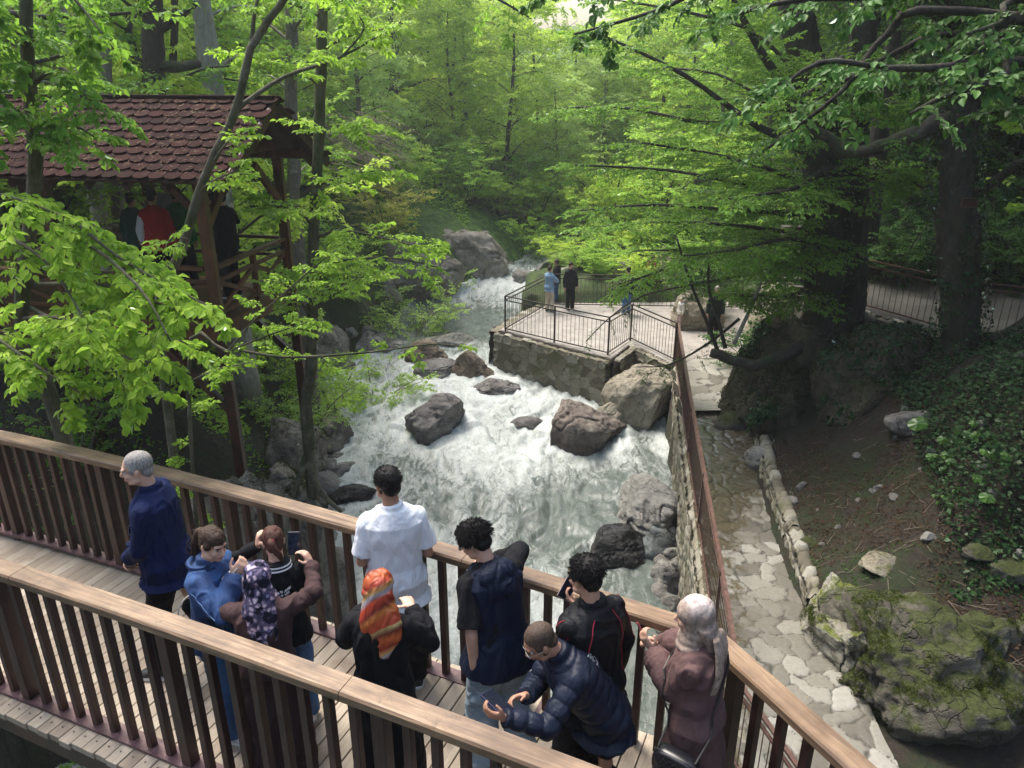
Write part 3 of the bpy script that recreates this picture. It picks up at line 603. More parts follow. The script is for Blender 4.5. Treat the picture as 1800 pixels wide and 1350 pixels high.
def stone_wall(name, pts, zb, zt, thick, label, cell=.3, res=.035, seed=1, cat='wall', both=False):
    """pts xy line with the outside on its left-hand side when walking; zt list per point"""
    VV, FF, T, E = [], [], [], []; b = 0
    zt = zt if hasattr(zt, '__len__') else [zt] * len(pts)
    def addg(g):
        nonlocal b
        VV.append(g[0]); FF.append(g[1] + b); T.append(g[2]); E.append(g[3]); b += len(g[0])
    for i in range(len(pts) - 1):
        p, q = pts[i], pts[i + 1]; L = math.hypot(q[0] - p[0], q[1] - p[1]); o = (-(q[1] - p[1]) / L, (q[0] - p[0]) / L)
        addg(wall_face(p, q, zb, (zt[i], zt[i + 1]), o, cell, res, seed + i))
        p2 = (p[0] - o[0] * thick, p[1] - o[1] * thick); q2 = (q[0] - o[0] * thick, q[1] - o[1] * thick)
        addg(wall_face(q2, p2, zb, (zt[i + 1], zt[i]), (-o[0], -o[1]), cell, res if both else .2, seed + i + 20))
        # cap of flat stones
        nu = max(2, int(L / .04)); nv = 7; U, Vv = np.meshgrid(np.linspace(0, 1, nu), np.linspace(-.08 / thick, 1 + .08 / thick, nv))
        f1, e, idn = voro(U * L / cell, Vv * thick / (cell * 1.2), seed + 40 + i); hh = (zt[i] + (zt[i + 1] - zt[i]) * U) - .03 + .05 * np.clip(e / .3, 0, 1) ** .5
        hh += .07 * (idn - .5) + fbm(np.stack([(U * L).ravel() * 8, (Vv * thick).ravel() * 8, U.ravel() * 0], 1), 3, seed).reshape(U.shape) * .03; hh -= .12 * ((Vv < 0) | (Vv > 1))
        X = p[0] + (q[0] - p[0]) * U - o[0] * thick * Vv; Yy = p[1] + (q[1] - p[1]) * U - o[1] * thick * Vv; I = np.arange(nu * nv).reshape(nv, nu)
        addg((np.stack([X.ravel(), Yy.ravel(), hh.ravel()], 1), np.stack([I[:-1, :-1].ravel(), I[:-1, 1:].ravel(), I[1:, 1:].ravel(), I[1:, :-1].ravel()], 1), idn.ravel(), e.ravel()))
    o = mesh_np(name, np.concatenate(VV), [np.concatenate(FF)], M_STONE, attrs={'tone': np.concatenate(T), 'edge': np.concatenate(E)})
    return tag(o, label, cat)
stone_wall('stone_wall', [(1.2, 27.2), (-.42, 24.2)], -6.2, ZP - .01, .35, 'rubble wall holding the left side of the platform above the rapids', .34, .06, 3)
stone_wall('stone_wall', [(4.75, 21.1), (3.8, 23.0), (2.95, 21.45), (-.42, 24.2)], -6.3, ZP - .01, -.35, 'mossy rubble wall under the front of the viewing platform', .36, .035, 5, both=True)
stone_wall('stone_wall', [(2.5, 1.0), (2.7, 6.0), (2.95, 9.4), (3.8, 15.0), (4.72, 21.1)], -6.9, [ZP - .02] * 5, .26, 'tall rubble wall between the stream and the path railing', .3, .045, 9, both=False)
stone_wall('stone_wall', [(5.55, 15.6), (5.22, 14.0), (4.95, 11.8), (4.72, 10.0)][::-1], -4.1, [-3.62, -3.5, -3.45, -3.5], .24, 'low crumbling wall of cobbles along the right edge of the path', .24, .035, 15, both=True)
stone_wall('stone_wall', [(7.6, 18.2), (9.0, 15.62), (11.4, 14.25), (16, 14.3)][::-1], -3.4, -1.2, .3, 'shaded retaining wall edging the upper terrace', .35, .06, 25)

# ------------------------------------------------------------------ paving
def m_flag(name, wet):
    s = NT(name); t = s.attr('tone'); e = s.attr('edge'); p = s.coord(); b = s.noise(p, 16, 5, .7); a = s.noise(p, .75, 4, .55); g = s.noise(p, 3.1, 5, .7)
    col = s.ramp(t, [(0, (.12, .108, .085)), (.4, (.20, .185, .15)), (.75, (.27, .255, .215)), (1, (.34, .325, .285))])
    col = s.mix(.45, col, s.mix(1.0, col, s.ramp(b, [(.3, (.5, .48, .42)), (.65, (1, 1, 1))]), 'MULTIPLY'))
    col = s.mix(s.ramp(e, [(.02, (1, 1, 1)), (.11, (0, 0, 0))]), col, (.055, .05, .038))
    r = .75
    if wet:
        w = s.attr('wet'); wf = s.ramp(s.math('ADD', w, s.math('MULTIPLY', s.math('SUBTRACT', g, .5), 1.4)), [(.4, (0, 0, 0)), (.6, (1, 1, 1))])
        mud = s.ramp(g, [(.3, (.04, .034, .022)), (.55, (.10, .083, .052)), (.75, (.18, .145, .095))])
        col = s.mix(wf, col, s.mix(.75, s.mix(1.0, col, (.35, .28, .2), 'MULTIPLY'), mud)); r = s.ramp(wf, [(0, (.7,) * 3), (1, (.22,) * 3)])
    return s.set(col, r, s.bump(b, .35, .02))
def strip_paving(name, Lp, Rp, ya, yb, z, mat, cell, seed, wetf, res=.035, extra=0):
    ny = int((yb - ya) / res); ys = np.linspace(ya, yb, ny); xl = np.interp(ys, [p[1] for p in Lp], [p[0] for p in Lp]); xr = np.interp(ys, [p[1] for p in Rp], [p[0] for p in Rp]) + extra
    nxx = int((xr - xl).max() / res); U = np.linspace(0, 1, nxx); X = xl[:, None] + (xr - xl)[:, None] * U; Yy = np.repeat(ys[:, None], nxx, 1)
    f1, e, idn = voro(X / cell + fbm(np.stack([X.ravel(), Yy.ravel(), X.ravel() * 0], 1) * 2.6, 4, seed).reshape(X.shape) * .8, Yy / cell + fbm(np.stack([X.ravel(), Yy.ravel(), X.ravel() * 0 + 9], 1) * 2.6, 4, seed).reshape(X.shape) * .7, seed, .98); Z = z + .022 * np.clip(e / .16, 0, 1) + .012 * (idn - .5)
    I = np.arange(nxx * ny).reshape(ny, nxx)
    o = mesh_np(name, np.stack([X.ravel(), Yy.ravel(), Z.ravel()], 1), [np.stack([I[:-1, :-1].ravel(), I[:-1, 1:].ravel(), I[1:, 1:].ravel(), I[1:, :-1].ravel()], 1)], mat, attrs={'tone': idn.ravel(), 'edge': e.ravel(), 'wet': wetf(X, Yy).ravel()})
    return tag(o, kind='structure')
def wetf(X, Y):
    u = (X - np.interp(Y, [6, 9.4, 21], [2.8, 3.0, 4.8])) / 1.8
    w = np.clip(1.1 - u * 1.3, 0, 1) * .58 + np.exp(-((Y - 15) / 2.6) ** 2) * .6; w = np.where(Y > 18.2, .1, w); return w * np.clip((Y - 6.5) / 1.5, 0.3, 1)
strip_paving('path', PATH_L, PATH_R, 1.0, 17.6, ZP, m_flag('flagstones_wet', True), .36, 7, wetf, .035, .25)
M_FLAG = m_flag('flagstones_dry', False)
strip_paving('paving', [(3.85, 15.0), (4.79, 21.15)], [(6.0, 16.0), (6.8, 18.5), (7.8, 21.3)], 17.45, 21.3, ZP + .12, M_FLAG, .6, 17, lambda X, Y: X * 0, .05, .3)
# platform floor: clipped grid
xs_ = np.arange(-.5, 8.7, .06); ys_ = np.arange(21.0, 27.7, .06); X, Y = np.meshgrid(xs_, ys_); f1, e, idn = voro(X / .62, Y / .55, 19); Z = ZP + .03 + .02 * np.clip(e / .12, 0, 1)
keep = sdf_poly(X, Y, PLAT) < .02; I = np.arange(X.size).reshape(X.shape); k4 = keep[:-1, :-1] & keep[:-1, 1:] & keep[1:, 1:] & keep[1:, :-1]
Fq = np.stack([I[:-1, :-1][k4], I[:-1, 1:][k4], I[1:, 1:][k4], I[1:, :-1][k4]], 1)
m_pl = NT('platform_screed'); pp = m_pl.coord(); m_pl.set(m_pl.mix(m_pl.ramp(m_pl.attr('edge'), [(.0, (1, 1, 1)), (.05, (0, 0, 0))]), m_pl.ramp(m_pl.noise(pp, 3, 6, .65), [(.3, (.22, .195, .17)), (.55, (.31, .28, .25)), (.75, (.40, .37, .33))]), (.22, .18, .15)), .7)
tag(mesh_np('platform_floor', np.stack([X.ravel(), Y.ravel(), Z.ravel()], 1), [Fq], m_pl.mat, attrs={'tone': idn.ravel(), 'edge': e.ravel()}), kind='structure')
mb = MB(); c = PLAT + []; mb.add([(x, y, ZP + .02) for x, y in c] + [(x, y, ZP - .10) for x, y in c], [tuple(range(len(c)))] + [(i, i + len(c), (i + 1) % len(c) + len(c), (i + 1) % len(c)) for i in range(len(c))])
tag(mb.build('platform_slab', m_pl.mat), kind='structure')
xs_ = np.arange(7.4, 20, .12); ys_ = np.arange(14.2, 25, .12); X, Y = np.meshgrid(xs_, ys_); f1, e, idn = voro(X / .6, Y / .6, 29); Z = -1.18 + .02 * np.clip(e / .12, 0, 1)
keep = sdf_poly(X, Y, TERR) < -.02; I = np.arange(X.size).reshape(X.shape); k4 = keep[:-1, :-1] & keep[:-1, 1:] & keep[1:, 1:] & keep[1:, :-1]
M_FLAG_SHADE = m_flag('flagstones_shaded', False); _r = [n for n in M_FLAG_SHADE.node_tree.nodes if n.type == 'VALTORGB'][0]
for _e in _r.color_ramp.elements: _e.color = tuple(c * .26 for c in _e.color[:3]) + (1,)  # terrace shade put into the colour: same flagstone tones, scaled darker
tag(mesh_np('terrace_paving', np.stack([X.ravel(), Y.ravel(), Z.ravel()], 1), [np.stack([I[:-1, :-1][k4], I[:-1, 1:][k4], I[1:, 1:][k4], I[1:, :-1][k4]], 1)], M_FLAG_SHADE, attrs={'tone': idn.ravel(), 'edge': e.ravel()}), kind='structure')
# ------------------------------------------------------------------ the footbridge
BA = Vector((-4.47, 6.04, 0)); BE = Vector((.911, -.411, 0)).normalized(); BN = Vector((.411, .911, 0)).normalized(); BW = 1.28; SC_ = 6.14
def arch(p): return .12 * (1 - ((p.x + 1.9) / 3.3) ** 2) if p.x > -8 else -.4
def bp(s, n, z=0.0):
    p = BA + BE * s + BN * n; p.z = max(arch(p), -.25) + z; return p
NR = lambda s: -1.38 + .02 * s
T0 = bp(SC_, 0); TD = Vector((.455, -.89, 0)).normalized()
bridge = empty('footbridge', bp(2, -.6), 0, 'wooden footbridge with brown balusters and a tan handrail crossing the stream', 'footbridge')
def rel(mb_): 
    L = bridge.location; mb_.v = [(v[0] - L.x, v[1] - L.y, v[2] - L.z) for v in mb_.v]; return mb_
M_DECK = NT('deck_boards'); _p = M_DECK.coord((14, 14, 14)); _g = M_DECK.n('ShaderNodeNewGeometry')
_gr = M_DECK.noise(M_DECK.grain(R(24.3), (30, 1.6, 5)), 1.6, 6, .65, .6); _st = M_DECK.noise(M_DECK.coord(), 1.6, 5, .65)
_bc = M_DECK.ramp(_g.outputs['Random Per Island'], [(0, (.30, .235, .17)), (.5, (.385, .315, .235)), (1, (.46, .385, .295))])
_c = M_DECK.mix(.55, _bc, M_DECK.mix(1.0, _bc, M_DECK.ramp(_gr, [(.3, (.45, .42, .38)), (.65, (1.05, 1.05, 1.05))]), 'MULTIPLY'))
_c = M_DECK.mix(M_DECK.ramp(_st, [(.56, (0, 0, 0)), (.7, (.7, .7, .7))]), _c, (.13, .075, .045)); M_DECK.set(_c, .65, M_DECK.bump(_gr, .3, .004))
mb = MB(); rb = random.Random(2); s = -5.0; bw = .102
while s < 8.6:
    n1 = .10 if s < SC_ else .06 - (s - SC_) * .8; n0 = NR(s) - .17 - rb.uniform(0, .015)
    if n1 - n0 > .2:
        a, b = bp(s + bw / 2, n0, -.025 + rb.uniform(-.002, .002)), bp(s + bw / 2, n1, -.025 + rb.uniform(-.002, .002)); b.z = a.z
        mb.bar(a, b, bw - .007, .05)
        for nn in (n0 + .09, min(n1 - .08, -.05)):   # nail heads
            pass
    s += bw
rel(mb).build('deck', M_DECK.mat, bridge, bevel=.004)
mb = MB()
for n in (-BW - .08, -BW / 2, -.02):
    prev = None
    for s in np.arange(-5, 8.4, .6):
        if n > -.1 and s > SC_: break
        q = bp(s, n, -.19)
        if prev is not None: mb.bar(prev, q, .12, .26)
        prev = q
rel(mb).build('girder', M_GAZD, bridge)
HR = 1.05
HMAT = M_HAND
def rail_line(pts, name='handrail'):
    m = MB(); 
    for (a, b) in zip(pts[:-1], pts[1:]): pass
    n = len(pts); vs = []; w, h = .135, .055
    for i, p in enumerate(pts):
        d = (pts[min(i + 1, n - 1)] - pts[max(i - 1, 0)]); x, y, _ = frame_of(d)
        for (a, b) in ((-1, -1), (1, -1), (1, .55), (.85, 1), (-.85, 1), (-1, .55)): vs.append(p + x * a * w / 2 + y * b * h / 2)
    fs = [(i * 6 + j, i * 6 + (j + 1) % 6, (i + 1) * 6 + (j + 1) % 6, (i + 1) * 6 + j) for i in range(n - 1) for j in range(6)] + [tuple(range(6))[::-1], tuple((n - 1) * 6 + j for j in range(6))]
    m.add(vs, fs); rel(m).build(name, HMAT, bridge)
M_JOINT = None
def rail_run(f, s0, s1, v0, v1, step=.15, postk=9, offs=0, HR=HR):
    """handrail in boards of ~2.4 m, plate, posts and balusters; those outside v0..v1 go in one part"""
    pl = MB(); k = 0; s = s0; rest = MB()
    cuts = list(np.arange(s0, s1, 2.37)) + [s1]
    for a, b in zip(cuts[:-1], cuts[1:]):
        if b - a > .05: rail_line([f(t, HR - .0275) for t in np.linspace(a + .002, b - .002, 9)])
    for a in np.arange(s0, s1, .5): pl.bar(f(a, .012), f(min(a + .5, s1), .012), .11, .022)
    rel(pl).build('bottom_plate', M_PLATE, bridge)
    while s <= s1 + 1e-6:
        post = (k + offs) % postk == 0; w = .074 if post else .046; q0 = f(s, -.0 if not post else -.2); q1 = f(s, HR - .05)
        d = f(s + .05, 0) - f(s - .05, 0); up = Vector((d.x, d.y, 0))
        m = rest if not (v0 <= s <= v1) else MB(); m.bar(q0, q1, w, w, up=up.normalized())
        if m is not rest: rel(m).build('post' if post else 'baluster', M_BALU, bridge, bevel=.004)
        k += 1; s += step
    if rest.v: tag(rel(rest).build('baluster_row', M_BALU, bridge), kind='stuff')
rail_run(lambda s, z: bp(s, 0, z), -4.9, SC_, -.45, SC_, offs=4)
rail_run(lambda s, z: bp(s, NR(s), z), -4.9, 8.3, .95, 6.75, step=.156, offs=1, HR=1.085)
HMAT = M_HAND2
rail_run(lambda s, z: T0 + TD * s + Vector((0, 0, z)), .06, 3.2, 0, 1.9, step=.17, offs=8)
mb = MB(); mb.bar(T0 + Vector((0, 0, -.25)), T0 + Vector((0, 0, HR - .05)), .1, .1, up=BE); rel(mb).build('post', M_BALU, bridge, bevel=.005)
# bolts and nail heads on the plates
mb = MB()
for s in np.arange(.5, 7, .102):
    for n in (NR(s) - .1, -.07):
        q = bp(s + .05, n, .001); mb.tube([q, q + Vector((0, 0, .003))], .006, 6)
rel(mb).build('nails', m_plain('nail_steel', (.12, .11, .10), .4, .8), bridge)

# ------------------------------------------------------------------ iron railings
def railing(name, pts, h, label, mat, step=.14, low=.1, top2=.14, post_every=2.4, rt=.022, cat='railing', bars=.007):
    L0 = Vector(pts[0]); root = empty(name, L0, 0, label, cat); P = [Vector(p) - L0 for p in pts]; Z = Vector((0, 0, 1))
    for off, nm in ((h, 'top_rail'), (h - top2, 'mid_rail'), (low, 'bottom_rail')):
        m = MB()
        for a, b in zip(P[:-1], P[1:]): m.bar(a + Z * off, b + Z * off, rt * 2 if nm == 'top_rail' else rt * 1.3, rt * 1.4)
        m.build(nm, mat, root)
    allb = MB(); nb = 0
    for a, b in zip(P[:-1], P[1:]):
        L = (b - a).length; npst = max(1, int(round(L / post_every)))
        for i in range(npst + 1):
            if i == npst and (b - P[-1]).length > 1e-4: continue
            q = a + (b - a) * i / npst; m = MB(); m.bar(q - Z * .05, q + Z * h, rt * 2, rt * 2, up=(b - a).normalized()); m.build('post', mat, root)
        n = int(L / step)
        for i in range(1, n):
            q = a + (b - a) * i / n; allb.tube([q + Z * low, q + Z * (h - top2)], bars, 5, caps=False); nb += 1
    o = allb.build('baluster_row', mat, root); tag(o, kind='stuff') if nb > 100 else None
    return root
zp = ZP + .03
A_, B_, C_, D_ = (-.22, 24.1, zp), (2.88, 21.75, zp), (3.75, 23.15, zp), (4.75, 21.2, zp)
railing('iron_railing', [A_, B_], 1.2, 'front railing along the river edge of the viewing platform', M_IRON, .145, post_every=2.0)
railing('iron_railing', [B_, C_, D_], 1.2, 'railing stepping in round the leaning tan slab', M_IRON, .145)
railing('iron_railing', [A_, (1.3, 27.0, zp)], 1.2, 'left side railing of the platform running away upstream', M_IRON, .145)
railing('iron_railing', [(1.3, 27.0, zp), (8.2, 26.6, zp)], 1.2, 'railing at the back of the viewing platform', M_IRON, .145)
railing('iron_railing', [(4.79, 21.15, ZP), (3.92, 15.3, ZP), (3.06, 9.4, ZP), (2.70, 7.05, ZP), (2.98, 5.9, ZP), (3.4, 4.2, ZP)], 1.22, 'long brown railing on the wall between path and stream', M_IRONB, .13, post_every=2.9, rt=.026)
railing('iron_railing', [(8.0, 18.2, -1.18), (9.3, 15.9, -1.18), (11.6, 14.4, -1.18)], 1.15, 'brown railing along the near edge of the upper terrace', M_IRONB, .14)
railing('iron_railing', [(8.9, 21.8, -1.15), (11.2, 24.3, -1.0), (15.6, 24.4, -.9)], 1.2, 'dark railing at the back of the upper terrace', M_IRON, .14)
railing('iron_railing', [(11.8, 14.9, -1.15), (15.5, 15.0, -1.15)], 1.0, 'short dark railing behind the ivy covered trunk', M_IRON, .14)
# stone steps beyond the outcrop
m = MB()
for i in range(9): q = at(1405, 520 - i * 15, Y=20.5 + i * .3); m.box((q.x, q.y, q.z), (1.0, .34, .10))
o = m.build('stone_steps', M_FLAG, bevel=.01); tag(o, 'pale stone steps climbing between the big trunks', 'steps')
# boulder walls behind the platform
lone_rock(3.3, 30.6, -3.9, 1.9, 1.0, 1.1, 91, ROCK_PALE, 'long pale rock bank behind the viewing platform', rough=.2)
lone_rock(6.4, 29.8, -3.6, 1.5, 1.0, 1.7, 92, ROCK_TAN, 'tan rock face behind the people on the platform', rough=.2)
lone_rock(6.3, 24.6, -3.6, .9, .8, 1.0, 93, ROCK_TAN, 'tan boulder standing at the back of the paved area', rough=.2)
lone_rock(8.4, 22.6, -3.2, 1.3, 1.2, 1.5, 94, ROCK_TAN, 'mossy rock behind the leaning saplings', rough=.2)

# ------------------------------------------------------------------ the gazebo
GF = .57; gu = Vector((.19, .98, 0)).normalized(); gv = Vector((-.98, .19, 0)).normalized(); G0 = Vector((-4.35, 10.95, 0))
gz0 = empty('gazebo', (G0.x, G0.y, GF), 0, 'red shingled wooden gazebo on stilts over the left bank', 'gazebo')
def gp(v, u, z): return gv * v + gu * u + Vector((0, 0, z - GF))
GL, GD, EV = 7.6, 2.35, 2.72
def gpart(name, bars, mat, bevel=.006):
    m = MB()
    for (a, b, w, h) in bars: m.bar(a, b, w, h)
    return m.build(name, mat, gz0, bevel=bevel)
for v in (0, 2.5, 5.0, 7.5):
    for u in (0, GD):
        x, y, _ = gp(v, u, 0) + gz0.location; g0 = gz(x, y)
        gpart('post', [(gp(v, u, GF - .05), gp(v, u, EV + (.0 if u == 0 else .0)), .15, .15)], M_GAZ)
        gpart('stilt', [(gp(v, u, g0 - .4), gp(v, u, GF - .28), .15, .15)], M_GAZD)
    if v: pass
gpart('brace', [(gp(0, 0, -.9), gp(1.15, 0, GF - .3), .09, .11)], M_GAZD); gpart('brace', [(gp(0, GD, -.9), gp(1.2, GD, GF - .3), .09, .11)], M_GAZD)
gpart('brace', [(gp(0, .05, EV - .75), gp(0, .8, EV - .05), .08, .12)], M_GAZ); gpart('brace', [(gp(0, GD - .05, EV - .75), gp(0, GD - .8, EV - .05), .08, .12)], M_GAZ)
gpart('brace', [(gp(.05, 0, EV - .6), gp(.6, 0, EV - .05), .07, .1)], M_GAZ)
gpart('floor', [(gp(-.12, GD / 2, GF - .03), gp(GL, GD / 2, GF - .03), GD + .3, .06)], M_GAZ)
gpart('floor_beam', [(gp(-.1, -.02, GF - .17), gp(GL, -.02, GF - .17), .14, .2)], M_GAZ); gpart('floor_beam', [(gp(-.1, GD, GF - .17), gp(GL, GD, GF - .17), .14, .2)], M_GAZ)
gpart('floor_beam', [(gp(-.02, .07, GF - .17), gp(-.02, GD - .07, GF - .17), .12, .19)], M_GAZ)
gpart('eave_beam', [(gp(-.5, 0, EV + .06), gp(GL, 0, EV + .06), .14, .14)], M_GAZ); gpart('eave_beam', [(gp(-.5, GD, EV + .06), gp(GL, GD, EV + .06), .14, .14)], M_GAZ)
gpart('tie_beam', [(gp(0, .05, EV + .2), gp(0, GD - .05, EV + .2), .12, .14)], M_GAZ)
RZ = 3.66; OH = .52
for (u0, u1) in ((-OH, GD / 2), (GD + OH, GD / 2)):
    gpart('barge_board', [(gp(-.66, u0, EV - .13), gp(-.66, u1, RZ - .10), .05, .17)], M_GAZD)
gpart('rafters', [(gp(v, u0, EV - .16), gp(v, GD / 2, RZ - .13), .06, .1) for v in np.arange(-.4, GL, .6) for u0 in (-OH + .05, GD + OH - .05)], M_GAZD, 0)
# roof: a boarded slab with rows of round shingles
def m_shingle():
    s = NT('red_shingle'); g = s.n('ShaderNodeNewGeometry'); p = s.coord(); b = s.noise(p, 50, 4, .7); a = s.noise(p, 1.5, 4, .6)
    col = s.ramp(g.outputs['Random Per Island'], [(0, (.018, .0065, .0055)), (.5, (.030, .0098, .0082)), (1, (.045, .0148, .012))])
    col = s.mix(.5, col, s.mix(1.0, col, s.ramp(b, [(.3, (.4, .4, .4)), (.7, (1.2, 1.2, 1.2))]), 'MULTIPLY'))
    col = s.mix(s.ramp(a, [(.5, (0, 0, 0)), (.75, (.35, .35, .35))]), col, (.032, .020, .014)); return s.set(col, .9, s.bump(b, .5, .01), spec=.12)
M_SH = m_shingle()
def roof_side(u0, u1):
    e0, e1 = gp(0, u0, EV - .04), gp(0, u1, RZ); up = (e1 - e0); SL = up.length; up.normalize(); nrm = gv.cross(up).normalized()
    if nrm.z < 0: nrm = -nrm
    m = MB(); c = (e0 + e1) / 2 + gv * (GL / 2 - .35) - nrm * .03
    M = Matrix((gv, up, nrm)).transposed(); m.box(c, (GL + .7, SL, .04), M)
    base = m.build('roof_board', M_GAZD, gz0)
    sh = MB(); rows = 11; pitch = SL / rows; w = .235
    for r in range(rows):
        for k in range(int((GL + .75) / w) + 1):
            v = -.70 + k * w + (w / 2 if r % 2 else 0) - w * .25; vs = []; t0 = r * pitch
            if v > GL: continue
            o = e0 + gv * v + up * t0 + nrm * (.012 + .012)
            for (a, b, lift) in [(0, pitch * 1.25, -.012), (0, .05, .016)] + [(w / 2 - w / 2 * math.cos(math.pi * q / 6), .05 - (w * .30) * math.sin(math.pi * q / 6), .022) for q in range(1, 6)] + [(w, .05, .016), (w, pitch * 1.25, -.012)]:
                vs.append(o + gv * (a * .97) + up * b + nrm * lift)
            n = len(vs); vs += [q - nrm * .012 for q in vs]
            sh.add(vs, [tuple(range(n))[::-1], tuple(range(n, 2 * n))] + [(i, (i + 1) % n, (i + 1) % n + n, i + n) for i in range(n)])
    return sh.build('roof', M_SH, gz0)
r1 = roof_side(-OH, GD / 2); r2 = roof_side(GD + OH, GD / 2)
gpart('ridge_cap', [(gp(-.7, GD / 2, RZ + .015), gp(GL, GD / 2, RZ + .015), .2, .05)], M_SH)
def roof_debris():
    rg_ = np.random.RandomState(5); n = 2200; V = []; e0, e1 = gp(0, -OH, EV - .04), gp(0, GD / 2, RZ); up = (e1 - e0); nr = gv.cross(up).normalized(); nr = nr if nr.z > 0 else -nr
    m = MB()
    for _ in range(n):
        q = e0 + gv * rg_.uniform(-.5, GL) + up * rg_.uniform(.05, .97) + nr * .048; a = rg_.uniform(0, 6.28); d = (gv * math.cos(a) + up.normalized() * math.sin(a)) * rg_.uniform(.015, .04); w_ = gv.cross(nr).normalized() * .004 + gv * .003
        m.add([q - d, q + w_, q + d, q - w_], [(0, 1, 2, 3)])
    tag(m.build('fallen_catkins', m_plain('catkin', (.22, .14, .08), .9), gz0), kind='stuff')
roof_debris()
# gazebo balustrade
def gaz_rail(a, b, name):
    m = MB(); Zv = Vector((0, 0, 1)); m.bar(a + Zv * .80, b + Zv * .80, .12, .05); m.bar(a + Zv * .6, b + Zv * .6, .06, .06); m.bar(a + Zv * .12, b + Zv * .12, .06, .06)
    L = (b - a).length; n = max(1, int(round(L / 1.1)))
    for i in range(n):
        p, q = a.lerp(b, i / n), a.lerp(b, (i + 1) / n); m.bar(p + Zv * .15, q + Zv * .58, .045, .07); m.bar(p + Zv * .58, q + Zv * .15, .05, .07)
        m.bar(q + Zv * .0, q + Zv * .77, .08, .08, up=(b - a).normalized())
    m.build(name, M_GAZ, gz0, bevel=.004)
gaz_rail(gp(0, .1, GF), gp(0, GD - .1, GF), 'balustrade'); gaz_rail(gp(.1, 0, GF), gp(2.42, 0, GF), 'balustrade'); gaz_rail(gp(2.6, 0, GF), gp(4.9, 0, GF), 'balustrade'); gaz_rail(gp(5.1, 0, GF), gp(7.4, 0, GF), 'balustrade')
m = MB(); Zv = Vector((0, 0, 1)); m.bar(gp(.1, GD, GF + .8), gp(7.4, GD, GF + .8), .06, .05); m.bar(gp(.1, GD, GF + .5), gp(7.4, GD, GF + .5), .05, .05); m.build('back_rail', M_GAZ, gz0)
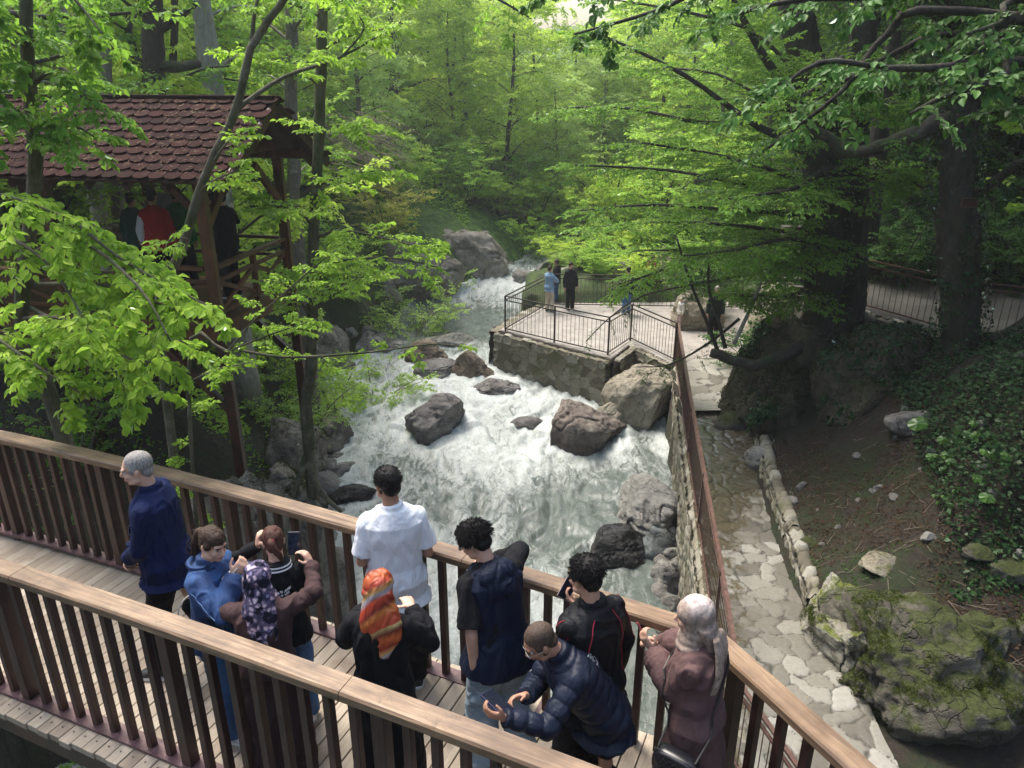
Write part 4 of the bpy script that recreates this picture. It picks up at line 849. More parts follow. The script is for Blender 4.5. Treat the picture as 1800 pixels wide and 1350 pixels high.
# ------------------------------------------------------------------ trees and leaves
def nrm_(a): return a / (np.linalg.norm(a, axis=-1, keepdims=True) + 1e-9)
class Fol:
    """leaves and twigs of one plant"""
    def __init__(s, seed, near=True): s.rg = np.random.RandomState(seed); s.lp = []; s.la = []; s.ln = []; s.ll = []; s.w = []; s.near = near
    def seg(s, a, b, ra, rb):
        a, b = np.asarray(a, float), np.asarray(b, float); n = len(a); s.w.append((a, b, np.broadcast_to(ra, (n,)).astype(float), np.broadcast_to(rb, (n,)).astype(float)))
    def leaves(s, P, A, N, L): s.lp.append(P); s.la.append(A); s.ln.append(N); s.ll.append(L)
    def sprays(s, P, D, L, ntw=8, nlf=7, leaf=.07, droop=.15, tilt=.25, r=.006, ang=50, spread=.5, keep=1.0):
        rg = s.rg; P = np.asarray(P, float); D = nrm_(np.asarray(D, float)); n = len(P); L = np.broadcast_to(L, (n,)).astype(float) * rg.uniform(.7, 1.25, n)
        up = nrm_(np.array([0, 0, 1.0]) + rg.normal(0, tilt, (n, 3))); S = nrm_(np.cross(D, up)); U = nrm_(np.cross(S, D))
        def cur(t): return P[:, None, :] + D[:, None, :] * (L[:, None] * t)[..., None] - np.array([0, 0, 1.0]) * (droop * L[:, None] * t * t)[..., None]
        K = 5; tt = np.linspace(0, 1, K)[None, :].repeat(n, 0); C = cur(tt)
        for k in range(K - 1): s.seg(C[:, k], C[:, k + 1], r * (1 - .2 * k) * L / .8, r * (1 - .2 * (k + 1)) * L / .8 + .0006)
        t = (np.arange(ntw)[None, :] + rg.uniform(.1, .9, (n, ntw))) / ntw * .88 + .12; B = cur(t).reshape(-1, 3)
        side = np.where(np.arange(ntw) % 2 == 0, 1, -1)[None, :].repeat(n, 0).ravel()
        a = R(ang) + rg.normal(0, .22, n * ntw); rep = lambda q: np.repeat(q, ntw, 0)
        TD = nrm_(rep(D) * np.cos(a)[:, None] + rep(S) * (side * np.sin(a))[:, None] + rep(U) * rg.normal(.0, .13, (n * ntw, 1)) - np.array([0, 0, 1.0]) * (droop * 1.2 * t.ravel())[:, None])
        TL = rep(L) * spread * (1.1 - .75 * t.ravel()) * rg.uniform(.6, 1.2, n * ntw)
        # terminal shoot too
        B = np.concatenate([B, cur(np.full((n, 1), .75)).reshape(-1, 3)]); TD = np.concatenate([TD, nrm_(D - np.array([0, 0, 1.0]) * droop * 1.5)]); TL = np.concatenate([TL, L * .35]); UU = np.concatenate([rep(U), U])
        s.seg(B, B + TD * TL[:, None] * .95, r * .35, r * .15)
        m = len(B); SS = nrm_(np.cross(TD, UU)); tj = (np.arange(nlf)[None, :] + rg.uniform(.2, .8, (m, nlf))) / nlf
        sd = np.where((np.arange(nlf)[None, :] + rg.randint(0, 2, (m, 1))) % 2 == 0, 1., -1.); sd[:, -1] = 0
        bp_ = B[:, None, :] + TD[:, None, :] * (TL[:, None] * tj)[..., None]; an = R(52) + rg.normal(0, .3, (m, nlf)); an[:, -1] = 0
        ax = TD[:, None, :] * np.cos(an)[..., None] + SS[:, None, :] * (sd * np.sin(an))[..., None] + rg.normal(0, .16, (m, nlf, 3)); ax[..., 2] -= .22 + .35 * droop
        N = UU[:, None, :] + rg.normal(0, .42, (m, nlf, 3)); ll = leaf * rg.uniform(.42, 1.22, (m, nlf)) * (1 - .25 * np.abs(tj - .6))
        sel = rg.uniform(size=(m, nlf)) < keep
        s.leaves(bp_[sel], nrm_(ax[sel]), N[sel], ll[sel])
    def along(s, pts, n, L, t0=.15, out=None, flat=.35, up=.1, back=.35, **k):
        """n sprays springing from a limb (list of points)"""
        pts = np.array([tuple(p) for p in pts], float); sl = np.linalg.norm(np.diff(pts, axis=0), axis=1); cs = np.concatenate([[0], np.cumsum(sl)]); cs /= cs[-1]
        t = t0 + (1 - t0) * (np.arange(n) + s.rg.uniform(0, 1, n)) / n; P = np.stack([np.interp(t, cs, pts[:, i]) for i in range(3)], 1)
        P2 = np.stack([np.interp(np.clip(t + .06, 0, 1.0), cs, pts[:, i]) for i in range(3)], 1); P1 = np.stack([np.interp(t - .06, cs, pts[:, i]) for i in range(3)], 1); T = nrm_(P2 - P1)
        a = s.rg.uniform(0, 2 * math.pi, n); side = np.stack([np.cos(a), np.sin(a), s.rg.normal(up, flat, n)], 1)
        D = nrm_(T * back + nrm_(side)); 
        if out is not None: D = nrm_(D + np.asarray(out) * .9)
        s.sprays(P, D, L * (1.15 - .4 * t), **k)
    def build(s, name, lmat, wmat, parent=None, asp=.62):
        V = []; F4 = []; F3 = []; MI = []; b = 0
        if s.lp:
            P = np.concatenate(s.lp); A = np.concatenate(s.la); N = np.concatenate(s.ln); L = np.concatenate(s.ll)[:, None]; S = nrm_(np.cross(A, N)); U = nrm_(np.cross(S, A)); W = L * asp * s.rg.uniform(.85, 1.15, L.shape); n = len(P)
            cl = s.rg.uniform(-.15, .3, L.shape)
            if s.near:
                fr = [(0, 0, 0), (.45, 0, -.05), (1.0, 0, -.16), (.2, .34, .02), (.5, .5, .03), (.8, .27, -.04), (.2, -.34, .02), (.5, -.5, .03), (.8, -.27, -.04)]
                q = np.stack([P + A * L * a + S * W * w + U * L * (z + (cl * .35 * a * a * -1)) + U * (abs(w) * W * .25) for a, w, z in fr], 1)
                V.append(q.reshape(-1, 3)); i0 = np.arange(n)[:, None] * 9; F4.append(np.concatenate([i0 + np.array(f) for f in ((0, 3, 4, 1), (1, 4, 5, 2), (0, 1, 7, 6), (1, 2, 8, 7))])); b += 9 * n; MI.append(np.zeros(4 * n))
            else:
                q = np.stack([P, P + A * L * .5 + S * W * .5 + U * W * .12, P + A * L - U * L * .12, P + A * L * .5 - S * W * .5 + U * W * .12], 1)
                V.append(q.reshape(-1, 3)); i0 = np.arange(n)[:, None] * 4; F4.append(i0 + np.array((0, 1, 2, 3))); b += 4 * n; MI.append(np.zeros(n))
        if s.w:
            a = np.concatenate([x[0] for x in s.w]); c = np.concatenate([x[1] for x in s.w]); ra = np.concatenate([x[2] for x in s.w])[:, None]; rb = np.concatenate([x[3] for x in s.w])[:, None]; n = len(a)
            d = nrm_(c - a); x = nrm_(np.cross(d, np.array([.13, .3, 1.0]))); y = np.cross(d, x); ring = []
            for p, r in ((a, ra), (c, rb)):
                for k in range(3): th = 2.094 * k; ring.append(p + (x * math.cos(th) + y * math.sin(th)) * r)
            V.append(np.stack(ring, 1).reshape(-1, 3)); i0 = np.arange(n)[:, None] * 6 + b
            F4.append(np.concatenate([i0 + np.array(f) for f in ((0, 1, 4, 3), (1, 2, 5, 4), (2, 0, 3, 5))])); MI.append(np.ones(3 * n))
        return mesh_np(name, np.concatenate(V), [np.concatenate(F4)], [lmat, wmat], parent, smooth=False, mi=np.concatenate(MI))
def smooth_pts(pts, k=4, wob=0.0, rg=None):
    pts = [Vector(p) for p in pts]; out = []
    n = len(pts)
    for i in range(n - 1):
        p0, p1, p2, p3 = pts[max(i - 1, 0)], pts[i], pts[i + 1], pts[min(i + 2, n - 1)]
        for j in range(k):
            t = j / k; out.append(.5 * ((2 * p1) + (p2 - p0) * t + (2 * p0 - 5 * p1 + 4 * p2 - p3) * t * t + (3 * p1 - p0 - 3 * p2 + p3) * t ** 3))
    out.append(pts[-1])
    if wob and rg is not None: out = [p + Vector(rg.normal(0, wob, 3)) if 0 < i < len(out) - 1 else p for i, p in enumerate(out)]
    return out
def limb(mb_, pts, r0, r1, n=8, k=4, wob=.0, rg=None, flare=0.0):
    q = smooth_pts(pts, k, wob, rg); m = len(q); rad = []
    for i in range(m):
        t = i / (m - 1); r = r0 + (r1 - r0) * t; r *= 1 + flare * math.exp(-t * m / 2.2); rad.append(r * (1 + (.06 * math.sin(i * 2.3 + r0 * 50) if k < 8 else .04 * math.sin(i * .31))))
    mb_.tube(q, rad, n); return q
def ridged(o, amp, sc=(5, 5, 1.1), seed=3):
    me = o.data; n = len(me.vertices); co = np.empty(n * 3, np.float32); me.vertices.foreach_get('co', co); co = co.reshape(-1, 3).astype(float); no = np.empty(n * 3, np.float32); me.vertex_normals.foreach_get('vector', no); no = no.reshape(-1, 3)
    q = co * np.array(sc); w = np.stack([fbm(q * .4, 2, seed)] * 3, 1); d = (1 - np.abs(fbm(q + w * 2, 4, seed + 1)) * 3.2) * amp + fbm(co * 1.1, 3, seed + 2) * amp * 2.2
    co += no * d[:, None]; me.vertices.foreach_set('co', co.astype(np.float32).ravel()); me.update()
def tree_obj(name, base, label, cat='tree', group=None): return empty(name, base, 0, label, cat, group)
def rel_to(ob, m): L = ob.location; m.v = [(v[0] - L.x, v[1] - L.y, v[2] - L.z) for v in m.v]; return m
def rel_pts(ob, pts): return [Vector(p) - ob.location for p in pts]
A3 = lambda *t: [at(px, py, Y=d) for px, py, d in t]
rgv = np.random.RandomState(77)

# 1. near left tree: the big bright leaves in front of the gazebo
b0 = at(150, 860, Y=8.2); b0.z = gz(b0.x, b0.y) - .1
t1 = tree_obj('hazel_tree', b0, 'near broadleaf tree at the left edge with large bright yellow green leaves')
m = MB(); tr = [b0] + A3((110, 760, 7.8), (40, 600, 7.2), (62, 330, 6.8), (50, 120, 6.7), (38, -160, 6.6)); limb(m, tr, .085, .045, 10, 4, .006, rgv, .5)
br1 = [A3((60, 380, 6.8), (120, 385, 6.3), (220, 460, 5.9), (370, 540, 5.6)), A3((50, 450, 7.0), (130, 420, 6.2), (240, 500, 5.5), (300, 600, 5.2)),
       A3((45, 500, 7.1), (10, 420, 6.0), (90, 470, 5.5), (170, 600, 5.2)), A3((60, 360, 6.9), (-60, 330, 6.1), (30, 350, 5.7), (160, 400, 5.7)), A3((40, 560, 7.1), (110, 560, 6.3), (200, 620, 5.7), (280, 640, 5.4)),
       A3((60, 500, 7), (170, 500, 6.2), (270, 530, 5.8), (350, 560, 5.6)), A3((45, 600, 7.2), (-20, 580, 6.4), (60, 640, 5.9), (140, 690, 5.7)), A3((50, 540, 7.1), (140, 590, 6.3), (210, 660, 5.9), (265, 700, 5.8))]
br2 = [A3((55, 150, 6.7), (110, 120, 6.5), (170, 190, 6.3)), A3((50, 60, 6.7), (-20, 60, 6.5), (-60, 150, 6.3)), A3((55, 230, 6.7), (20, 190, 6.4), (-50, 240, 6.2)), A3((45, 0, 6.7), (100, -30, 6.4), (180, 60, 6.2)), A3((50, 100, 6.7), (0, 10, 6.5), (-60, 0, 6.2)), A3((58, 260, 6.8), (120, 220, 6.5), (165, 240, 6.4))]
for b in br1 + br2: limb(m, b, .022, .006, 6)
rel_to(t1, m).build('trunk', BARK_OLIVE, t1, smooth=True)
f = Fol(1)
for i, b in enumerate(br1): f.along(rel_pts(t1, b), 13, .42, t0=.3, ntw=7, nlf=7, leaf=.085, droop=.38, flat=.18, up=.02, back=.9, r=.004, tilt=.2)
f.build('crown', LEAF_BRIGHT, M_TWIG, t1, .66)
f = Fol(2)
for b in br2: f.along(rel_pts(t1, b), 11, .42, t0=.1, ntw=7, nlf=7, leaf=.075, droop=.3, flat=.25, up=.05, back=.7, r=.004)
f.build('upper_crown', LEAF_MID, M_TWIG, t1, .64)
# deep shrub under it
def shrub(name, stems, mat, label, seed, leaf=.07, L=.5, n=9, cat='shrub', near=True, bark=None, ntw=7, nlf=7, droop=.2, up=.1, group=None, asp=.62, wm=None):
    base = Vector(stems[0][0]); o = tree_obj(name, base, label, cat, group); m = MB(); f = Fol(seed, near)
    for st_ in stems:
        limb(m, rel_pts(o, st_), .02, .006, 6); f.along(rel_pts(o, st_), n, L, t0=.2, ntw=ntw, nlf=nlf, leaf=leaf, droop=droop, flat=.3, up=up, back=.5, r=.0035)
    m.build('stems', bark or BARK_OLIVE, o, smooth=True); f.build('foliage', mat, wm or M_TWIG, o, asp); return o
def grow_stems(px, py, Y, n, h, sp, seed):
    """stems from the ground seen at px (py ignored) at depth Y"""
    rg = random.Random(seed); q = at(px, py, Y=Y); q.z = gz(q.x, q.y) - .05; out = []
    for i in range(n):
        a = rg.uniform(0, 6.28); r = sp * rg.uniform(.4, 1); e = q + Vector((math.cos(a) * r, math.sin(a) * r, h * rg.uniform(.55, 1)))
        out.append([q.copy(), q.lerp(e, .5) + Vector((0, 0, h * .15)), e])
    return out
for i, (px, Y, h, sp, lab) in enumerate([(30, 8.6, 1.7, 1.1, 'dark green shrub below the gazebo at the far left edge'), (150, 9.4, 2.0, 1.1, 'green shrub in the shade under the gazebo floor'), (230, 8.9, 1.3, .9, 'low leafy shrub just behind the left handrail'), (310, 9.9, 1.0, .8, 'shrub at the foot of the gazebo brace'), (100, 10.8, 2.2, 1.3, 'tall shrub behind the near tree trunk'), (-60, 9.8, 2.4, 1.4, 'dense shrub at the left margin behind the handrail')]):
    shrub('shrub', grow_stems(px, 700, Y, 7, h, sp, 200 + i), [LEAF_MID, LEAF_MID, LEAF_DEEP][i % 3], lab, 210 + i, .075, .5, 8, droop=.15)

# 2. slender leaning tree in front of the gazebo
b0 = at(262, 735, Y=9.2); g0 = gz(b0.x, b0.y); b0.z = min(b0.z, g0)
t2 = tree_obj('slender_tree', b0, 'slender leaning forked tree crossing in front of the red roof')
m = MB(); main = [b0] + A3((285, 640, 9.0), (320, 440, 8.7), (365, 300, 8.5), (415, 195, 8.4), (442, 85, 8.3), (505, -10, 8.2), (540, -80, 8.1)); limb(m, main, .062, .03, 9, 4, .004, rgv, .3)
sub = [A3((442, 88, 8.3), (448, 20, 8.3), (470, -60, 8.3)), A3((418, 190, 8.4), (500, 135, 8.6), (600, 100, 8.8), (705, 38, 9.0)), A3((600, 100, 8.8), (640, 50, 8.9), (615, 10, 9)), A3((365, 300, 8.5), (400, 250, 8.3), (455, 210, 8.2)), A3((340, 350, 8.6), (370, 320, 8.4), (420, 300, 8.3)), A3((330, 420, 8.6), (300, 420, 8.3), (290, 440, 8.1))]
low = [[b0 + Vector((0, 0, .25))] + A3((330, 672, 9.0), (400, 618, 8.9), (500, 628, 8.9), (640, 620, 8.9), (760, 605, 8.9), (825, 612, 8.9)), A3((400, 618, 8.9), (450, 560, 8.8), (540, 480, 8.7), (590, 440, 8.6)), A3((400, 618, 8.9), (470, 590, 8.7), (560, 560, 8.6)), A3((330, 672, 9), (380, 650, 8.8), (430, 640, 8.7))]
for i, b in enumerate(sub): limb(m, b, .028 if i < 2 else .012, .007, 7)
for i, b in enumerate(low): limb(m, b, .03 if i == 0 else .014, .005, 7)
rel_to(t2, m).build('trunk', BARK_OLIVE, t2, smooth=True)
f = Fol(5)
for b in sub[:3]: f.along(rel_pts(t2, b), 9, .45, t0=.3, ntw=6, nlf=6, leaf=.08, droop=.25, r=.004, back=.6)
for b in sub[3:]: f.along(rel_pts(t2, b), 5, .35, t0=.3, ntw=6, nlf=5, leaf=.075, droop=.3, r=.003, back=.8)
f.along(rel_pts(t2, low[0]), 26, .36, t0=.25, ntw=6, nlf=6, leaf=.07, droop=.3, r=.003, back=.9, flat=.15, up=-.02)
for b in low[1:]: f.along(rel_pts(t2, b), 11, .38, t0=.3, ntw=6, nlf=6, leaf=.07, droop=.3, r=.003, back=.8, flat=.2)
f.build('crown', LEAF_BRIGHT, M_TWIG, t2, .6)

# 3. straight slender tree on the left bank
b0 = at(548, 850, Y=12.0); b0.z = min(b0.z, gz(b0.x, b0.y) - .1)
t3 = tree_obj('slender_tree', b0, 'straight slender tree with mossy roots on the left bank in front of the rapids')
m = MB(); limb(m, [b0] + A3((540, 760, 12), (547, 640, 12), (552, 420, 12), (562, 200, 12), (567, 0, 12), (570, -200, 12)), .105, .07, 14, 6, .006, rgv, .9)
limb(m, A3((538, 800, 12), (560, 860, 11.9), (600, 900, 11.8)), .09, .03); limb(m, A3((538, 800, 12), (520, 860, 11.8), (505, 900, 11.6)), .07, .03)
brs = [A3((552, 420, 12), (600, 405, 11.6), (680, 420, 11.2), (760, 440, 11)), A3((552, 470, 12), (620, 455, 11.5), (700, 455, 11.2), (770, 470, 11)), A3((555, 400, 12), (520, 370, 11.6), (470, 360, 11.2)), A3((550, 520, 12), (600, 500, 11.7), (660, 480, 11.4)), A3((550, 560, 12), (520, 520, 11.4), (500, 500, 11)), A3((552, 330, 12), (600, 310, 11.5), (660, 300, 11.2)),
       A3((565, 90, 12), (620, 60, 11.6), (690, 50, 11.2)), A3((562, 150, 12), (500, 110, 11.6), (430, 100, 11.2)), A3((567, 20, 12), (640, -10, 11.6), (720, -20, 11.2)), A3((567, 30, 12), (500, 0, 11.6), (440, -20, 11.3)), A3((560, 240, 12), (610, 215, 11.6), (650, 225, 11.3))]
for b in brs: limb(m, b, .026, .007, 6)
rel_to(t3, m).build('trunk', BARK_OLIVE, t3, smooth=True); f = Fol(8)
for i, b in enumerate(brs): f.along(rel_pts(t3, b), 12, .62, t0=.2, ntw=8, nlf=6, leaf=.088, droop=.2, r=.004, back=.8, flat=.18)
f.build('crown', LEAF_BRIGHT, M_TWIG, t3, .6)

# generic broadleaf tree
def gen_tree(seed, h, cr, lean=(0, 0), nl=13, first=.3, leaf=.13, ns=9, L=1.1, lmat=None, bmat=None, r0=.16, near=False, droop=.18, name='broadleaf_tree', label=None, group=None, base=(0, 0, 0), ntw=8, nlf=6, up=.12):
    rg = np.random.RandomState(seed); o = tree_obj(name, base, label, 'tree', group); m = MB(); top = Vector((lean[0], lean[1], h)); tr = [Vector((0, 0, -.3)), Vector((lean[0] * .2 + rg.normal(0, .12), lean[1] * .2, h * .33)), Vector((lean[0] * .55 + rg.normal(0, .15), lean[1] * .55, h * .66)), top]
    q = limb(m, tr, r0, r0 * .25, 8, 4, .02, rg, .5); f = Fol(seed, near)
    for i in range(nl):
        t = first + (1 - first) * (i + rg.uniform(0, 1)) / nl; p = q[min(len(q) - 1, int(t * (len(q) - 1)))]; a = i * 2.4 + rg.normal(0, .4); ln = cr * (1.15 - .65 * t) * rg.uniform(.7, 1.2)
        e = p + Vector((math.cos(a) * ln, math.sin(a) * ln, ln * rg.uniform(.05, .8))); mid = p.lerp(e, .5) + Vector((0, 0, ln * .12)); b = [p, mid, e]
        limb(m, b, r0 * .32 * (1.2 - t), r0 * .06, 5, 3); f.along(b, ns, L, t0=.2, ntw=ntw, nlf=nlf, leaf=leaf, droop=droop, flat=.40, up=.06, back=.5, r=.006, tilt=.32)
    f.along([q[-4], q[-1] + Vector((0, 0, .3))], ns, L * .8, t0=0, ntw=ntw, nlf=nlf, leaf=leaf, droop=droop, r=.006)
    m.build('trunk', bmat or BARK_DARK, o, smooth=True); f.build('crown', lmat, M_TWIG, o, .62); return o

# 4. trunks standing behind the gazebo
for i, (pts, r, mat, lab) in enumerate([
        (A3((170, 330, 17), (163, 175, 17), (135, 90, 16.8), (88, -20, 16.5), (60, -120, 16)), .17, BARK_PALE, 'pale leaning trunk with dark knots behind the left of the red roof'),
        (A3((275, 330, 16), (270, 175, 16), (268, 60, 16), (262, -80, 16)), .24, BARK_DARK, 'dark mossy trunk with a stub branch behind the middle of the roof'),
        (A3((385, 330, 17.5), (375, 175, 17.5), (358, 40, 17.5), (340, -80, 17.5)), .26, BARK_PALE, 'thick pale grey trunk behind the roof ridge'),
        (A3((306, 330, 19), (305, 170, 19), (307, -60, 19)), .1, BARK_DARK, 'thin dark trunk between the mossy and the thick pale trunks'),
        (A3((520, 420, 19), (516, 280, 19), (513, 120, 19), (508, -60, 19)), .17, BARK_GREY, 'grey trunk beyond the right gable of the gazebo'),
        (A3((215, 470, 15.2), (205, 340, 15), (195, 200, 15), (180, 60, 15)), .13, BARK_GREY, 'grey leaning stem seen below the roof edge')]):
    b0 = pts[0].copy(); b0.z = min(b0.z, gz(b0.x, b0.y)) - .1; o = tree_obj('forest_tree', b0, lab); m = MB()
    limb(m, [b0] + pts, r * 1.1, r * .75, 10, 4, .02, rgv, .3); rgs = np.random.RandomState(300 + i); f = Fol(310 + i)
    if i == 1: limb(m, A3((270, 115, 16), (310, 118, 16), (350, 112, 16.4)), .12, .08); limb(m, A3((268, 60, 16), (310, 35, 16), (345, 5, 16)), .09, .05)
    for k in range(7):
        q = pts[1].lerp(pts[min(3, len(pts) - 1)], rgs.uniform(-.3, 1.3)); a = rgs.uniform(0, 6.28); e = q + Vector((math.cos(a) * 2.0, math.sin(a) * 1.6 - .4, rgs.uniform(0, .9))); b = [q, q.lerp(e, .5) + Vector((0, 0, .2)), e]
        limb(m, b, .04, .01, 5); f.along(rel_pts(o, b), 8, .8, t0=.2, ntw=7, nlf=6, leaf=.1, droop=.2, r=.005, flat=.2)
    rel_to(o, m).build('trunk', mat, o, smooth=True); f.build('crown', [LEAF_MID, LEAF_MID, LEAF_BRIGHT][i % 3], M_TWIG, o)

# 6. tree A and its low layered limbs over the platform
bA = Vector((at(1450, 560, Y=17.2).x, 17.2, -1.7)); tA = tree_obj('hornbeam_tree', bA, 'big dark twin trunked tree on the outcrop whose layered limbs hang over the platform')
m = MB(); limb(m, [bA] + A3((1448, 480, 17.2), (1445, 330, 17.2), (1440, 200, 17.3), (1400, 40, 17.4), (1380, -150, 17.4)), .50, .27, 40, 26, .004, rgv, .30)
limb(m, [bA + Vector((.6, .1, -.1))] + A3((1500, 480, 17.3), (1500, 330, 17.3), (1508, 180, 17.4), (1530, -100, 17.4)), .36, .22, 32, 26, .004, rgv, .3)
rel_to(tA, m); _o = m.build('trunk', BARK_DARK, tA, smooth=True); ridged(_o, .045); m = MB()
limb(m, [bA + Vector((-.2, -.4, .1)), bA + Vector((-1.0, -.9, -.1)), bA + Vector((-1.9, -1.3, -.25)), at(1250, 620, Y=16)], .16, .11, 8, 4, .02, rgv)
limb(m, [bA + Vector((.2, -.4, .1)), bA + Vector((.3, -1.3, -.3)), bA + Vector((.1, -1.9, -1.2))], .14, .06, 8)
LA = [A3((1442, 290, 17.2), (1390, 250, 17), (1320, 215, 17), (1200, 130, 16.5), (1055, 60, 16)), A3((1440, 230, 17.2), (1350, 110, 16.8), (1290, 0, 16.5), (1270, -60, 16.5)), A3((1445, 360, 17.2), (1330, 330, 17), (1180, 300, 17.5), (1010, 290, 18)), A3((1445, 420, 17.2), (1330, 400, 17.2), (1180, 390, 18), (1040, 400, 19)),
      A3((1448, 470, 17.2), (1350, 450, 17.5), (1240, 440, 18.2), (1130, 440, 19)), A3((1320, 215, 17), (1230, 215, 17), (1100, 190, 17.5), (980, 190, 18)), A3((1445, 340, 17.2), (1360, 300, 16.2), (1250, 270, 15.8), (1120, 250, 15.5)), A3((1440, 300, 17.3), (1370, 200, 18), (1260, 130, 19), (1130, 120, 20)),
      A3((1448, 430, 17), (1380, 420, 16), (1290, 440, 15.6), (1200, 450, 15.6)), A3((1440, 180, 17.3), (1330, 60, 18), (1200, 20, 18.5), (1080, 0, 19)), A3((1446, 380, 17.2), (1300, 370, 16.4), (1150, 360, 16.4), (1020, 370, 17)), A3((1448, 500, 17.2), (1380, 520, 17), (1300, 520, 17)), A3((1350, 450, 17.5), (1250, 440, 18.2), (1150, 480, 18.4), (1085, 500, 18.6)), A3((1500, 330, 17.2), (1560, 300, 16.8), (1620, 330, 16.5)), A3((1445, 300, 17), (1400, 330, 15.6), (1350, 340, 15), (1280, 350, 14.8)), A3((1500, 220, 17.2), (1560, 180, 16.5), (1640, 200, 16)), A3((1440, 150, 17.2), (1480, 100, 15.5), (1440, 150, 14.6), (1360, 200, 14)), A3((1445, 420, 17.2), (1400, 450, 16.2), (1340, 480, 15.9))]
dry = A3((1330, 480, 17.2), (1220, 500, 17.2), (1130, 520, 17.3), (1070, 560, 17.4), (1030, 600, 17.4)); LA2 = [A3((1448, 480, 17.2), (1390, 470, 17.2), (1330, 480, 17.2)) + dry[1:], A3((1300, 560, 17), (1250, 600, 17), (1180, 640, 17.1), (1120, 645, 17.2))]
for i, b in enumerate(LA): limb(m, b, .12 if i < 2 else .055, .018, 8)
for b in LA2: limb(m, b, .04, .01, 6)
rel_to(tA, m).build('limbs', BARK_DARK, tA, smooth=True); f = Fol(12)
for i, b in enumerate(LA): f.along(rel_pts(tA, b), 36, 1.15, t0=.08, ntw=10, nlf=7, leaf=.095, droop=.12, flat=.10, up=.0, back=.55, r=.005, tilt=.10)
f.build('crown', LEAF_MID, M_TWIG, tA, .55)
f = Fol(13)
for b in LA2: f.along(rel_pts(tA, b), 14, .55, t0=.3, ntw=7, nlf=7, leaf=.05, droop=.45, r=.005, back=.7, flat=.2, up=-.2)
f.build('drooping_twigs', LEAF_DEEP, m_plain('twig_black', (.012, .01, .009), .9), tA, .4)
# leaning saplings at the end of the log
for i, (pts, lab) in enumerate([(A3((1262, 618, 16.3), (1240, 560, 16.3), (1215, 500, 16.3), (1190, 420, 16.2)), 'thin sapling leaning left from the end of the root log'), (A3((1275, 612, 16.3), (1262, 560, 16.4), (1245, 500, 16.5), (1250, 430, 16.6)), 'second thin sapling right of the leaning one'), (A3((1290, 605, 16.6), (1320, 540, 16.6), (1345, 480, 16.7), (1370, 420, 16.7)), 'pale thin stem leaning right above the paved path')]):
    o = tree_obj('sapling', pts[0], lab, 'sapling'); m = MB(); limb(m, rel_pts(o, pts), .05, .02, 7); m.build('trunk', BARK_DARK if i < 2 else BARK_PALE, o, smooth=True)
    f = Fol(40 + i); f.along(rel_pts(o, pts), 9, .6, t0=.5, leaf=.07, ntw=6, nlf=6, droop=.2, r=.004); f.build('crown', LEAF_DEEP, M_TWIG, o)

# high crown of the twin trunked tree, above the view
f = Fol(14); HB = []
for i in range(16):
    a = i * 2.4; z_ = 6.5 + i * .38; e = Vector((at(1410, 0, Y=17.3).x + math.cos(a) * (4.2 - i * .1), 17.3 + math.sin(a) * (4.0 - i * .1), z_ + 1.0)); HB.append([Vector((at(1400, 0, Y=17.3).x, 17.3, z_ - .4)), e * .5 + Vector((at(1400, 0, Y=17.3).x, 17.3, z_)) * .5, e])
m = MB(); limb(m, [at(1395, 0, Y=17.4), Vector((at(1400, 0, Y=17.3).x, 17.3, 9)), Vector((at(1400, 0, Y=17.3).x, 17.3, 13))], .3, .1)
for b in HB: limb(m, b, .08, .02, 6); f.along(rel_pts(tA, b), 10, 1.3, t0=.15, leaf=.16, ntw=8, nlf=6, droop=.15, flat=.15, r=.006)
rel_to(tA, m).build('high_limbs', BARK_DARK, tA, smooth=True); f.near = False; f.build('high_crown', LEAF_DEEP, M_TWIG, tA)
# 7. tree B, covered in ivy
bB = Vector((at(1700, 660, Y=14.6).x, 14.6, -2.6)); tB = tree_obj('ivy_clad_tree', bB, 'massive dark trunk wrapped in ivy at the right, limbs reaching both ways')
m = MB(); tb = [bB] + A3((1690, 560, 14.6), (1682, 420, 14.6), (1680, 260, 14.6), (1690, 120, 14.7), (1700, -60, 14.8)); limb(m, tb, .40, .32, 40, 28, .004, rgv, .5); rel_to(tB, m); _o = m.build('trunk', BARK_DARK, tB, smooth=True); ridged(_o, .045, seed=8); m = MB()
LB = [A3((1690, 200, 14.6), (1620, 230, 14.3), (1540, 262, 14.2), (1480, 262, 14.3), (1420, 215, 14.4), (1370, 180, 14.5)), A3((1700, 110, 14.7), (1760, 60, 14.2), (1850, 20, 14)), A3((1690, 60, 14.7), (1630, 0, 14.4), (1560, -60, 14)), A3((1700, 40, 14.7), (1780, -30, 14.6)), A3((1690, 80, 14.7), (1660, -40, 14)), A3((1695, 350, 14.6), (1740, 325, 14.7), (1790, 290, 14.4), (1860, 270, 14.2))]
for i, b in enumerate(LB): limb(m, b, .16 if i < 5 else .1, .06, 9, 4, .02, rgv)
for k in range(5): a = -2.6 + k * .55; limb(m, [bB + Vector((math.cos(a) * .3, math.sin(a) * .3, .5)), bB + Vector((math.cos(a) * .9, math.sin(a) * .9, 0)), bB + Vector((math.cos(a) * 1.6, math.sin(a) * 1.5, -.9))], .13, .04, 7)
rel_to(tB, m).build('limbs', BARK_DARK, tB, smooth=True); f = Fol(15)
for b in LB: f.along(rel_pts(tB, b), 12, .9, t0=.3, leaf=.085, ntw=8, nlf=6, droop=.2, r=.005)
f.build('crown', LEAF_DEEP, M_TWIG, tB)
